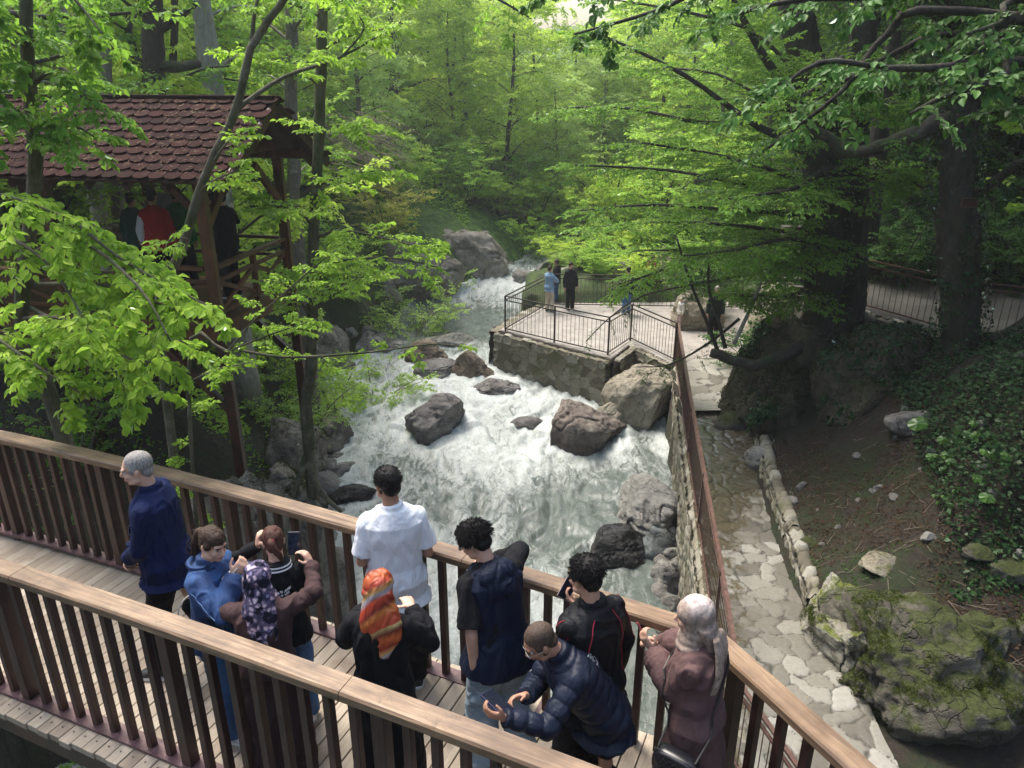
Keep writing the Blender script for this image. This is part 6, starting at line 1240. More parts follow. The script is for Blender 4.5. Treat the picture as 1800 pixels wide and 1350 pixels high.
class Person:
    def __init__(s, label, head=None, H=1.72, yaw=0, lean=0, sw=.185, bulk=.96, feet=((-.1, 0), (.1, .03)), hyaw=0, hpitch=0, hroll=0, skin=None, voxel=.0058, loc=None, zg=None, group=None):
        H *= .965 if loc is None else 1; sw *= .82; s.k = H / 1.75; s.lean = R(lean); s.sw = sw; s.bulk = bulk; s.feet = feet; s.skin = skin or SKIN; s.vx = voxel; s.yaw = R(yaw); s.female = False
        s.Mh = Matrix.Rotation(R(hyaw), 3, 'Z') @ Matrix.Rotation(-R(hpitch) - s.lean * .6, 3, 'X') @ Matrix.Rotation(R(hroll), 3, 'Y')
        s.nb = s.T(0, -.012, 1.475); s.hc = s.nb + Matrix.Rotation(-s.lean, 3, 'X') @ Vector((0, .015, .058)) * s.k + s.Mh @ Vector((0, .03, .095)) * s.k
        top = s.hc + s.Mh @ Vector((0, -.01, .122)) * s.k
        if head is not None:
            zg_ = .08; 
            for _ in range(3):
                w = at(head[0], head[1], z=zg_ + top.z); o = Matrix.Rotation(s.yaw, 3, 'Z') @ top; loc = Vector((w.x - o.x, w.y - o.y, 0)); zg_ = max(arch(loc), -.25)
            loc.z = zg_
        s.o = empty('person', loc, s.yaw, label, 'person', group); s.loc = Vector(loc); s.body = MB(); s.arms = {}
        s.Mi = Matrix.Rotation(-s.yaw, 3, 'Z')
    def T(s, x, y, z, full=True):
        x, y, z = x * s.k, y * s.k, z * s.k; h = .95 * s.k
        if z > h: dz = z - h; c, n = math.cos(s.lean), math.sin(s.lean); y, z = y * c + dz * n, h + dz * c - y * n
        return Vector((x, y, z))
    def L(s, px, py, Y): return s.Mi @ (at(px, py, Y=Y) - s.loc)
    def HP(s, x, y, z): return s.hc + s.Mh @ Vector((x, y, z)) * s.k * .94
    def arm(s, side, wrist, pole=(0, -1, -.5), hd=None, pn=None, curl=35, thumb=1.0):
        """side -1 left, +1 right; wrist in local metres"""
        k = s.k; sh = s.T(side * s.sw, -.005, 1.388); w = Vector(wrist); l1, l2 = .285 * k, .255 * k; d = w - sh; D = d.length
        if D > (l1 + l2) * .985: w = sh + d * ((l1 + l2) * .985 / D); d = w - sh; D = d.length
        a = (l1 * l1 - l2 * l2 + D * D) / (2 * D); h = math.sqrt(max(1e-6, l1 * l1 - a * a)); dn = d.normalized(); p = Vector(pole); p = (p - dn * p.dot(dn)).normalized(); el = sh + dn * a + p * h
        fd = (w - el).normalized(); hd = Vector(hd).normalized() if hd else fd; pn = Vector(pn) if pn else Vector((-side, 0, -.2)); pn = (pn - hd * pn.dot(hd)).normalized()
        s.arms[side] = (sh, el, w, hd, pn); b = s.body
        b.capsule(sh, el, .043 * k, .036 * k, 12); b.capsule(el, w, .038 * k, .026 * k, 12); s.hand(w, hd, pn, side, curl, thumb)
    def hand(s, w, hd, pn, side, curl, thumb=1.0):
        k = s.k * 1.04; b = s.body; lat = hd.cross(pn).normalized() * (side)      # towards the thumb
        b.loft([(w + hd * t * k, lat * rx * k, pn * ry * k) for t, rx, ry in ((-.01, .024, .020), (.02, .032, .019), (.05, .040, .018), (.082, .041, .015), (.095, .036, .010))], 14)
        for i, (o, ln, a0) in enumerate(((.031, .072, 0), (.011, .080, 3), (-.010, .075, 6), (-.030, .060, 10))):
            p = w + hd * .085 * k + lat * o * k; ang = R(curl * .6 + a0); r = .0090 - (i == 3) * .001; sp = lat * (o * 1.3)
            for j, f in enumerate((.45, .31, .24)):
                d = (hd * math.cos(ang) + pn * math.sin(ang) + sp * .25).normalized(); q = p + d * ln * f * k; b.capsule(p, q, r * k, (r - .0009) * k, 8); p = q; r -= .0009; ang += R(curl)
        p = w + hd * .022 * k + lat * .026 * k; d = (hd * .62 + lat * .72 * thumb + pn * .38).normalized(); q = p + d * .045 * k; b.capsule(p, q, .0135 * k, .0105 * k, 9)
        d = (hd * .9 + lat * .2 * thumb + pn * .45).normalized(); b.capsule(q, q + d * .032 * k, .0105 * k, .0085 * k, 9)
    def make_body(s, ears=True):
        k = s.k; b = s.body; P = s.HP; M = s.Mh
        e = lambda c, r, **q: b.ball(P(*c), tuple(x * k * .94 for x in r), M, n=18, k=12)
        e((0, -.014, .036), (.075, .094, .083)); e((0, .022, -.030), (.060, .066, .086)); e((0, .045, -.082), (.034, .034, .030)); e((0, .066, -.094), (.020, .018, .016))
        e((0, .072, .030), (.052, .018, .016)); b.capsule(P(0, .086, .012), P(0, .107, -.022), .0085 * k, .0120 * k); e((0, .097, -.030), (.0175, .012, .009))
        for q in (-1, 1):
            e((q * .034, .058, -.028), (.024, .026, .024)); e((q * .040, .020, -.070), (.026, .042, .028))
            if ears: e((q * .077, -.008, -.008), (.009, .019, .032)); e((q * .084, -.016, .006), (.006, .012, .020))
        e((0, .086, -.056), (.022, .0095, .006)); e((0, .084, -.067), (.020, .010, .006))
        b.capsule(s.T(0, -.015, 1.43), P(0, -.022, -.055), .056 * k, .053 * k, 14)
        sec = [(.84, .12, .085), (.95, .14, .095), (1.08, .12, .085), (1.25, .135, .095), (1.38, .14, .085), (1.45, .085, .055)]
        b.loft([(s.T(0, 0, z), Vector((rx * k, 0, 0)), s.T(0, ry, z) - s.T(0, 0, z)) for z, rx, ry in sec], 20)
        for sd in (-1, 1): b.capsule(s.T(sd * .05, 0, 1.40), s.T(sd * s.sw, -.005, 1.388), .036 * k, .040 * k)
        s.legs = []
        for i, sd in enumerate((-1, 1)):
            hp = s.T(sd * .085, 0, .90); an = Vector((s.feet[i][0] * k, s.feet[i][1] * k, .085 * k)); kn = (hp + an) / 2 + Vector((0, .045 * k, .0)); s.legs.append((hp, kn, an))
            b.capsule(hp, kn, .056 * k, .040 * k); b.capsule(kn, an, .038 * k, .030 * k); b.capsule(an, an + Vector((0, .10 * k, -.045 * k)), .034 * k, .026 * k)
        return b.fused('body', s.skin, s.o, s.vx, 3)
    def face(s, brow=H_BLACK, eyes=True, lip=M_LIP):
        k = s.k; P = s.HP
        if not eyes: return
        for q in (-1, 1):
            m = MB(); m.ball(P(q * .031, .0715, .006), (.0135 * k, .0095 * k, .0065 * k), s.Mh, 0, 12, 8); m.ball(P(q * .031, .0785, .005), (.0055 * k, .0042 * k, .0052 * k), s.Mh, 1, 10, 6); m.build('eye', [M_EYEW, M_EYED], s.o, True)
            m = MB(); m.tube([P(q * .014, .091, .024), P(q * .032, .090, .0305), P(q * .050, .076, .024)], [.0035 * k, .0042 * k, .002 * k], 6); m.build('eyebrow', brow, s.o, True)
            m = MB(); m.tube([P(q * .018, .083, .0105), P(q * .031, .0835, .0145), P(q * .045, .0735, .0095)], [.0018 * k, .0026 * k, .0016 * k], 5); m.build('eyelid', brow, s.o, True)
        m = MB(); m.tube([P(-.021, .087, -.061), P(-.008, .0955, -.0575), (P(0, .0957, -.059)), P(.008, .0955, -.0575), P(.021, .087, -.061)], [.0015 * k, .0042 * k, .004 * k, .0042 * k, .0015 * k], 6)
        m.tube([P(-.017, .087, -.066), P(0, .0945, -.0685), P(.017, .087, -.066)], [.0015 * k, .0048 * k, .0015 * k], 6); m.build('lips', lip, s.o, True)
    def hair(s, mat, style='short', grow=.012, seed=1, strands=0, length=.03):
        k = s.k; m = MB(); P = s.HP; g = grow
        e = lambda c, r: m.ball(P(*c), tuple(x * k * .94 for x in r), s.Mh, n=20, k=14)
        if style in ('short', 'buzz', 'tied'):
            e((0, -.024 + g * .2, .044 + g * .4), (.0765 + g * .75, .094 + g * .6, .083 + g * .75)); e((0, -.060, -.018), (.062 + g * .4, .046 + g * .5, .056))
            for q in (-1, 1): e((q * .066, .006, .022), (.014 + g * .6, .034, .036))
        if style == 'tied': e((0, .002, .060), (.072, .084, .068))
        if strands == 0 or style != 'buzz': pass
        o = m.fused('hair', mat, s.o, s.vx, 2, fold=.004 if style != 'buzz' else .0, fscale=30, seed=seed)
        if strands:
            rg = np.random.RandomState(seed); vs = MB(); c0 = P(0, -.02, .04)
            for _ in range(strands):
                th = rg.uniform(0, 6.28); ph = math.acos(rg.uniform(-.15, 1)); d = Vector((math.sin(ph) * math.cos(th), math.sin(ph) * math.sin(th), math.cos(ph)))
                if d.y > .55 and d.z < .62: continue
                q = c0 + s.Mh @ Vector((d.x * (.074 + g * .7), d.y * (.091 + g * .6), d.z * (.080 + g * .8))) * k; t = (s.Mh @ (d * .55 + Vector((rg.normal(0, .4), rg.normal(.25, .45), rg.normal(-.25, .3))))).normalized(); x, y, _ = frame_of(t); L = length * rg.uniform(.5, 1.2)
                vs.add([q + x * .0035, q - x * .0035, q + t * L * .6 + s.Mh @ Vector((0, 0, 0)), q + t * L + s.Mh @ Vector((0, .0, -.3 * L))], [(0, 1, 2), (0, 2, 3), (1, 3, 2)])
            vs.build('hair_strands', mat, s.o)
        return o
    def beard(s, mat, g=.004):
        k = s.k; m = MB(); P = s.HP; e = lambda c, r: m.ball(P(*c), tuple(x * k * .94 for x in r), s.Mh, n=16, k=10)
        e((0, .010, -.050), (.0615 + g, .054 + g, .062 + g)); e((0, .044, -.086), (.034 + g, .034 + g, .029 + g)); e((0, .052, -.062), (.036, .032 + g, .026)); 
        m.fused('beard', mat, s.o, s.vx, 2)
    def ponytail(s, mat, pts, r, tie=None):
        m = MB(); m.tube(smooth_pts([s.HP(*p) for p in pts], 4), [x * s.k for x in np.interp(np.linspace(0, 1, (len(pts) - 1) * 4 + 1), np.linspace(0, 1, len(r)), r)], 10)
        rg = random.Random(3)
        for i in range(26):
            a = [s.HP(p[0] + rg.gauss(0, r[min(j, len(r) - 1)] * .6), p[1] + rg.gauss(0, r[min(j, len(r) - 1)] * .6), p[2] + rg.gauss(0, .006)) for j, p in enumerate(pts)]; m.tube(smooth_pts(a, 3), .0035 * s.k, 4)
        m.build('ponytail', mat, s.o, True)
        if tie: 
            m = MB(); a = s.HP(*pts[0]); b = s.HP(*pts[1]); d = (b - a).normalized(); m.tube([a + d * .012, a + d * .028], .026 * s.k, 10); m.build('hair_tie', tie, s.o, True)
    TOR = [(.84, .165, .125, 0), (.95, .182, .135, -.004), (1.06, .155, .112, 0), (1.18, .158, .115, .004), (1.30, .172, .122, .003), (1.38, .176, .112, -.004), (1.435, .130, .085, -.008), (1.475, .078, .066, -.010)]
    TORF = [(.84, .165, .115, 0), (.95, .178, .125, -.006), (1.06, .140, .105, 0), (1.18, .145, .112, .006), (1.28, .155, .130, .012), (1.37, .158, .108, -.002), (1.435, .118, .080, -.008), (1.475, .072, .062, -.010)]
    def torso_pieces(s, m, z0, g, ztop=1.49, hem=None):
        k = s.k; tor = s.TORF if s.female else s.TOR; secs = []
        if hem: secs += [(z, rx, ry, yo) for z, rx, ry, yo in hem]
        secs += [t for t in tor if t[0] >= z0 - .001 and t[0] <= ztop]
        m.loft([(s.T(0, yo, z), Vector(((rx * s.bulk + g) * k, 0, 0)), (s.T(0, ry * s.bulk + g, z) - s.T(0, 0, z)) * k / k, .88) for z, rx, ry, yo in secs], 28)
    def sleeve(s, m, side, g, upto=1.0, r=(.053, .046, .041, .034), puff=0):
        sh, el, w, hd, pn = s.arms[side]; k = s.k; c = s.T(side * .035, -.005, 1.445); m.capsule(c, sh, .040 * k, (r[0] * .93 + g) * k, 14)
        if upto <= .5:
            e = sh.lerp(el, upto * 2); x, y, d = frame_of(el - sh); m.loft([(sh + (e - sh) * t, x * (r[0] + g * .8 + .008 * t) * k, y * (r[0] + g * .8 + .008 * t) * k) for t in (0, .5, 1)], 16)
            m.capsule(sh, sh.lerp(el, .1), (r[0] * .93 + g) * k, (r[0] + g) * k, 14)
        else:
            m.capsule(sh, el, (r[0] + g) * k, (r[1] + g) * k, 14); e = el.lerp(w, (upto - .5) * 2 + .02); x, y, d = frame_of(e - el)
            m.loft([(el + (e - el) * t, x * (rr_ + g) * k, y * (rr_ + g) * k) for t, rr_ in ((-.05, r[1]), (.3, r[1] * .97 + puff), (.75, r[2] + puff), (1.0, r[3]))], 16)
            m.capsule(el, el + d * .01, (r[1] + g) * k, (r[1] + g) * k)
    def top(s, mat, z0=.84, g=.012, upto=(1, 1), hem=None, fold=.009, name='jacket', collar=True, r=(.053, .046, .041, .034), ridges=None, puff=0, cg=0.0, voxel=None, seed=1):
        m = MB(); s.torso_pieces(m, z0, g, hem=hem); k = s.k
        for i, sd in enumerate((-1, 1)):
            if upto[i]: s.sleeve(m, sd, g * .7, upto[i], r, puff)
        if collar:
            a = s.T(0, -.014, 1.455); b = s.T(0, -.012, 1.505 + cg); x = Vector((1, 0, 0)); y = (s.T(0, .1, 1.45) - s.T(0, 0, 1.45)).normalized(); m.loft([(a, x * .085 * k, y * .078 * k), (b, x * .071 * k, y * .070 * k)], 20)
        return m.fused(name, mat, s.o, voxel or s.vx * 1.15, 3, fold=fold, fscale=7.5, seed=seed, ridges=ridges)
    def trousers(s, mat, g=.012, r=(.084, .066, .060), fold=.007, name='trousers', hemz=.06, seed=2):
        m = MB(); k = s.k; secs = [(.80, .140, .098), (.88, .155, .108), (.96, .150, .105)]
        m.loft([(s.T(0, -.004, z), Vector(((rx * s.bulk + g) * k, 0, 0)), Vector((0, (ry * s.bulk + g) * k, 0)), .9) for z, rx, ry in secs], 24)
        for hp, kn, an in s.legs:
            e = an.copy(); e.z = hemz * k; d = (kn - hp).normalized(); x, y, _ = frame_of(kn - hp); x2, y2, _ = frame_of(e - kn)
            m.loft([(hp, x * (r[0] + g) * k, y * (r[0] + g) * k), (hp.lerp(kn, .5), x * (r[0] * .55 + r[1] * .45 + g) * k, y * (r[0] * .55 + r[1] * .45 + g) * k), (kn, x2 * (r[1] + g) * k, y2 * (r[1] + g) * k), (kn.lerp(e, .5), x2 * (r[1] * .5 + r[2] * .5 + g) * k, y2 * (r[1] * .5 + r[2] * .5 + g) * k), (e, x2 * (r[2] + g) * k, y2 * (r[2] + g) * k)], 18)
        return m.fused(name, mat, s.o, s.vx * 1.2, 3, fold=fold, fscale=8, fstretch=(1, 1, 1.2), seed=seed)
    def shoes(s, mat, sole=None):
        k = s.k
        for hp, kn, an in s.legs:
            m = MB(); z0 = .018 * k
            m.loft([(Vector((an.x, an.y - .075 * k, .045 * k)), Vector((.028 * k, 0, 0)), Vector((0, 0, .030 * k))), (Vector((an.x, an.y - .05 * k, .052 * k)), Vector((.038 * k, 0, 0)), Vector((0, 0, .046 * k))), (Vector((an.x, an.y + .02 * k, .055 * k)), Vector((.042 * k, 0, 0)), Vector((0, 0, .052 * k))), (Vector((an.x, an.y + .11 * k, .042 * k)), Vector((.050 * k, 0, 0)), Vector((0, 0, .034 * k))), (Vector((an.x, an.y + .17 * k, .034 * k)), Vector((.044 * k, 0, 0)), Vector((0, 0, .024 * k))), (Vector((an.x, an.y + .20 * k, .030 * k)), Vector((.024 * k, 0, 0)), Vector((0, 0, .014 * k)))], 16)
            so = m.build('shoe', mat, s.o, True)
            m = MB(); m.loft([(Vector((an.x, an.y + .062 * k, z)), Vector((.054 * k, 0, 0)), Vector((0, .150 * k, 0)), .75) for z in (.002, .026 * k)], 20); m.build('sole', sole or M_SHOEW, so, False)
    def scarf(s, mat, tail=((.03, -.055, .088, .06), (-.06, -.080, .100, .055), (-.16, -.110, .125, .045), (-.27, -.140, .095, .030), (-.38, -.150, .035, .018)), dx=0, seed=4, fold=.010, name='headscarf', wrap=True, face=True):
        m = MB(); k = s.k; P = s.HP; e = lambda c, r: m.ball(P(*c), tuple(x * k * .94 for x in r), s.Mh, n=22, k=14)
        e((0, -.026, .042), (.096, .108, .100)); e((0, -.030, -.030), (.090, .094, .095)); e((0, .000, .030), (.091, .095, .090)); e((0, -.010, -.085), (.082, .080, .060))
        e((0, -.020, -.095), (.092, .090, .080))
        if wrap: e((0, .010, -.140), (.096, .092, .055)); e((0, .02, -.18), (.115, .095, .05))
        Mb = Matrix.Rotation(-s.lean, 3, 'X'); h = s.hc
        m.loft([(h + Mb @ Vector((dx * (i / 4.), y, z)) * k, Mb @ Vector((rx, 0, 0)) * k, Mb @ Vector((0, ry, .0)) * k, .9) for i, (z, y, rx, ry) in enumerate(tail)], 20)
        return m.fused(name, mat, s.o, s.vx, 2, fold=fold, fscale=11, fstretch=(1.6, 1.6, .5), seed=seed)
    def glasses(s, mat):
        k = s.k; P = s.HP; m = MB(); 
        for q in (-1, 1):
            ring = [P(q * .033 + .024 * math.cos(a), .098 - abs(.024 * math.cos(a)) * .2, .000 + .019 * math.sin(a)) for a in np.linspace(0, 6.28, 15)]; m.tube(ring, .0018 * k, 5, caps=False); m.tube([P(q * .057, .094, .006), P(q * .078, .03, .008), P(q * .082, -.02, -.002)], .0018 * k, 5)
        m.tube([P(-.010, .100, .004), P(.010, .100, .004)], .0015 * k, 5); g = m.build('glasses', mat, s.o)
        for q in (-1, 1):
            m = MB(); ring = [P(q * .033 + .023 * math.cos(a), .0975, .018 * math.sin(a)) for a in np.linspace(0, 6.28, 13)[:-1]]; m.add(ring + [p + s.Mh @ Vector((0, .0015, 0)) for p in ring], [tuple(range(12))[::-1], tuple(range(12, 24))] + [(i, (i + 1) % 12, (i + 1) % 12 + 12, i + 12) for i in range(12)]); m.build('lens', M_GLASS, g)
    def world(s, p): return s.loc + Matrix.Rotation(s.yaw, 3, 'Z') @ Vector(p)
def make_phone(center, right, up, label, case, screen=M_SCREEN, size=(.073, .15, .009)):
    """screen faces right x up"""
    x = Vector(right).normalized(); y = Vector(up); y = (y - x * y.dot(x)).normalized(); n = x.cross(y); o = empty('phone', center, 0, label, 'phone'); M = Matrix((x, y, n)).transposed()
    m = MB(); m.box((0, 0, 0), size, M); m.build('case', case, o, bevel=.003)
    m = MB(); m.box(n * (size[2] / 2 + .0008), (size[0] - .007, size[1] - .009, .001), M); m.build('screen', screen, o)
    m = MB(); c = -n * (size[2] / 2 + .001) + y * size[1] * .36 - x * size[0] * .2; m.tube([c, c - n * .002], .011, 10); m.build('camera_lens', M_CASE, o); return o
def palm_phone(P, side, label, case, screen, toward, up=None, out=.062, tilt=.0):
    """phone lying in the hand of person P, its screen turned towards the local point"""
    sh, el, w, hd, pn = P.arms[side]; lat = hd.cross(pn).normalized() * side; c = w + hd * .075 * P.k + pn * .030 * P.k
    Rz = Matrix.Rotation(P.yaw, 3, 'Z'); n = (Vector(toward) - c).normalized() if toward is not None else pn
    u = Vector(up) if up is not None else hd; u = (u - n * u.dot(n)).normalized(); x = u.cross(n); return make_phone(P.world(c + u * out), Rz @ x, Rz @ u, label, case, screen)

def m_floral():
    s = NT('scarf_floral'); c = s.coord((1, 1, 1)); v = s.n('ShaderNodeTexVoronoi', feature='SMOOTH_F1'); v.inputs['Scale'].default_value = 26; nz = s.n('ShaderNodeTexNoise'); nz.inputs['Scale'].default_value = 22; s.l(c, nz.inputs[0]); vm = s.n('ShaderNodeVectorMath', operation='MULTIPLY_ADD'); s.l(nz.outputs['Color'], vm.inputs[0]); vm.inputs[1].default_value = (.04, .04, .04); s.l(c, vm.inputs[2]); s.l(vm.outputs[0], v.inputs['Vector'])
    v.feature = 'F1'; v.inputs['Scale'].default_value = 30; sp = s.n('ShaderNodeSeparateXYZ'); s.l(v.outputs['Color'], sp.inputs[0])
    pet = s.ramp(v.outputs['Distance'], [(.0, (.30, .20, .22)), (.12, (.70, .60, .62)), (.34, (.46, .33, .40)), (.46, (.10, .08, .14))]); alt = s.ramp(v.outputs['Distance'], [(.0, (.10, .08, .16)), (.3, (.20, .18, .30)), (.45, (.03, .03, .06))])
    kk = s.ramp(sp.outputs[0], [(.42, (0, 0, 0)), (.46, (1, 1, 1))]); k2 = s.ramp(sp.outputs[1], [(.5, (0, 0, 0)), (.55, (1, 1, 1))])
    return s.set(s.mix(kk, s.mix(k2, (.012, .012, .024), alt), pet), .75, spec=.15)
def m_stripes():
    s = NT('scarf_orange'); w = s.n('ShaderNodeTexWave', wave_type='BANDS', bands_direction='Z'); s.l(s.coord((1, 1, 1), rot=(R(10), R(32), 0)), w.inputs[0]); w.inputs['Scale'].default_value = .95; w.inputs['Distortion'].default_value = 2.2; w.inputs['Detail'].default_value = 1.5; w.inputs['Detail Scale'].default_value = 2.0; w.wave_profile = 'SAW'
    col = s.ramp(w.outputs['Fac'], [(.0, (.30, .035, .015)), (.16, (.36, .06, .015)), (.24, (.50, .17, .04)), (.32, (.16, .015, .012)), (.45, (.42, .05, .015)), (.52, (.33, .34, .38)), (.57, (.55, .30, .10)), (.66, (.28, .03, .015)), (.80, (.42, .09, .02)), (.9, (.12, .015, .012)), (1.0, (.34, .27, .10))])
    return s.set(col, .5)
def m_fur():
    s = NT('scarf_beige'); c = s.coord(); a = s.noise(s.coord((34, 34, 20)), 1.5, 5, .7, .4); g = s.n('ShaderNodeSeparateXYZ'); s.l(c, g.inputs[0])
    hi = s.ramp(a, [(.3, (.50, .42, .39)), (.55, (.62, .54, .51)), (.75, (.72, .66, .63))]); lo = s.ramp(a, [(.3, (.16, .11, .085)), (.6, (.34, .26, .21)), (.8, (.54, .45, .39))])
    k = s.math('ADD', s.math('MULTIPLY', s.math('SUBTRACT', g.outputs[2], 1.50), 9.0), s.math('MULTIPLY', s.math('SUBTRACT', s.noise(c, 9, 3), .5), 1.2), True)
    return s.set(s.mix(k, lo, hi), .8, s.bump(a, .6, .006))

# 1 man in the navy fleece
p = Person('grey haired man in a navy blue fleece jacket and black trousers walking left', (232, 795), 1.76, 93, 3, sw=.20, bulk=1.05, feet=((-.10, .10), (.10, -.24)), hyaw=14, hpitch=6, skin=SKIN_L)
p.arm(-1, (-.035, .23, .93), (-1, -.8, -.3), hd=(.55, .25, -.75), pn=(.1, -1, -.2), curl=30); p.arm(1, (.045, .235, .95), (1, -.8, -.3), hd=(-.6, .25, -.6), pn=(-.1, -1, -.2), curl=30)
p.make_body(); p.face(H_GREY); p.hair(H_GREY, 'buzz', .003)
j = p.top(C_NAVY, g=.020, name='fleece_jacket', cg=.01, seed=3, hem=[(.80, .21, .16, 0)]); p.trousers(C_BLACK, .016); p.shoes(M_SHOEB)
m = MB(); (c, n), = project(j, [p.T(-.15, .13, 1.26)], .004); x, y, _ = frame_of(n); 
for (r0, r1, h) in ((.036, .026, .003),):
    ring = [c + (x * math.cos(a) + y * math.sin(a)) * r + n * h for r in (r0, r1) for a in np.linspace(0, 6.28, 21)[:-1]]; m.add(ring, [(i, (i + 1) % 20, 20 + (i + 1) % 20, 20 + i) for i in range(20)])
m.tube([c + n * .0, c + n * .003], .025, 16, m=1); m.tube([c + n * .003, c + n * .0045], .012, 10, m=2); m.build('emblem', [C_WHITE, C_NAVY, m_plain('emblem_yellow', (.35, .30, .12), .6)], p.o)

# 2 girl in the denim jacket
p = Person('girl with a long dark ponytail in a blue denim jacket and jeans, smiling', (375, 930), 1.56, -108, 4, sw=.165, bulk=.95, feet=((-.09, -.05), (.10, .06)), hyaw=-14, hpitch=10, hroll=-4, skin=SKIN_L); p.female = True
p.arm(1, (.02, .20, 1.22), (.9, .1, -.9), hd=(-.35, .45, .65), pn=(-.8, -.4, 0), curl=55); p.arm(-1, (-.06, .24, 1.13), (-.8, -.3, -.6), hd=(.6, .3, .3), pn=(.2, -.9, 0), curl=45)
p.make_body(); p.face(H_BROWN); p.hair(H_BROWN, 'tied', .008, 3); p.ponytail(H_BROWN, ((0, -.10, .04), (0, -.15, .02), (.01, -.17, -.10), (.0, -.16, -.24), (.0, -.15, -.33)), (.026, .034, .032, .022, .008), C_BLACK)
jk = p.top(C_JACK, g=.028, name='denim_jacket', hem=[(.84, .20, .15, 0)], z0=.95, r=(.058, .053, .050, .036), fold=.013, cg=.015, seed=5, puff=.008); p.trousers(C_JEAN, .016, r=(.084, .074, .074)); p.shoes(M_SHOEW)
m = MB()
for pl in ([p.T(.15 - .30 * t, -.14, 1.34) for t in np.linspace(0, 1, 12)], [p.T(-.07 - .01 * t, -.15, 1.33 - .36 * t) for t in np.linspace(0, 1, 10)], [p.T(.07 + .01 * t, -.15, 1.33 - .36 * t) for t in np.linspace(0, 1, 10)], [p.T(.10, .14, 1.36 - .4 * t) for t in np.linspace(0, 1, 10)], [p.T(-.10, .14, 1.36 - .4 * t) for t in np.linspace(0, 1, 10)], [p.T(.16, -.10 + .22 * t, 1.40 - .12 * math.sin(3.1 * t)) for t in np.linspace(0, 1, 8)],
           [p.arms[1][0].lerp(p.arms[1][1], t) + Vector((.08, 0, 0)) for t in np.linspace(.1, .95, 8)], [p.arms[1][1].lerp(p.arms[1][2], t) + Vector((.04, -.02, -.05)) for t in np.linspace(.1, .8, 8)]):
    m.tube([v[0] for v in project(jk, pl, .0008)], .0028, 5)
m.build('seams', m_plain('denim_seam', (.10, .19, .34), .8), jk)
m = MB(); m.loft([(p.T(0, -.02, 1.455), Vector((.098, 0, 0)), Vector((0, .088, .0))), (p.T(0, -.045, 1.487), Vector((.092, 0, 0)), Vector((0, .075, .0))), (p.T(0, -.05, 1.470), Vector((.106, 0, 0)), Vector((0, .095, 0)))], 22); m.build('collar', C_JACK, jk, True)
m = MB(); m.tube(smooth_pts([p.arms[1][2] + Vector((0, .03, .05)), p.T(.10, .12, 1.33), p.T(.19, .02, 1.36), p.T(.23, -.08, 1.25), p.T(.24, -.10, 1.10)], 6), .004, 6); m.build('drawstring', m_plain('cord_white', (.6, .56, .52), .8), p.o)
m = MB(); m.loft([(p.T(0, .125, 1.40), Vector((.045, 0, 0)), Vector((0, .010, 0))), (p.T(0, .150, 1.28), Vector((.05, 0, 0)), Vector((0, .012, 0))), (p.T(0, .155, 1.1), Vector((.05, 0, 0)), Vector((0, .01, 0)))], 12); m.build('striped_top', m_cloth('striped_knit', (.45, .44, .42)), p.o, True)

# 3 girl in the black varsity vest
p = Person('girl with auburn ponytail seen from behind in a black top with striped collar', (476, 925), 1.47, 18, 6, sw=.155, bulk=.9, hyaw=8, hpitch=12, skin=SKIN_L); p.female = True
p.arm(-1, (-.10, .14, 1.27), (-1, 0, -.8), hd=(.2, .1, .9), pn=(.9, .1, 0), curl=55); p.arm(1, (.10, .22, 1.0), (.4, -.8, -.8), hd=(-.4, .8, .1), pn=(-.4, 0, -.8), curl=30)
p.make_body(); p.face(H_BROWN); p.hair(H_AUB, 'tied', .009, 7); p.ponytail(H_AUB, ((-.03, -.105, .045), (-.03, -.14, .03), (.0, -.145, -.05), (.03, -.14, -.12)), (.02, .026, .022, .008), m_plain('tie_red', (.4, .05, .06), .6))
jk = p.top(C_BLACK, g=.018, name='black_top', z0=.95, hem=[(.84, .20, .15, 0)], seed=8); p.trousers(C_JEAN, .016); p.shoes(M_SHOEW)
m = MB(); x = Vector((1, 0, 0)); y = (p.T(0, .1, 1.45) - p.T(0, 0, 1.45)).normalized(); 
for i in range(4): m.loft([(p.T(0, -.014, 1.452 + i * .012), x * (.088 - i * .003), y * (.083 - i * .003)), (p.T(0, -.014, 1.463 + i * .012), x * (.087 - i * .003), y * (.082 - i * .003))], 24, m=(i % 2))
m.build('collar', [C_WHITE, C_BLACK], p.o)
m = MB(); rg = random.Random(4)
for row in range(4):
    u = -.085
    while u < .075:
        wd = rg.choice((.006, .009, .011)); a, b = project(jk, [p.T(u + .01, -.16, 1.30 - row * .030 + u * .30), p.T(u + .01 + wd, -.16, 1.30 - row * .030 + (u + wd) * .30)], .004); hh = .009 if row < 3 else .006
        m.bar(a[0], b[0], .003, hh * 1.6, m=0 if row < 2 else 1, up=Vector((0, 0, 1))); u += wd + rg.choice((.003, .003, .010))
m.build('back_lettering', [C_WHITE, m_plain('print_pink', (.65, .10, .32), .6)], p.o)

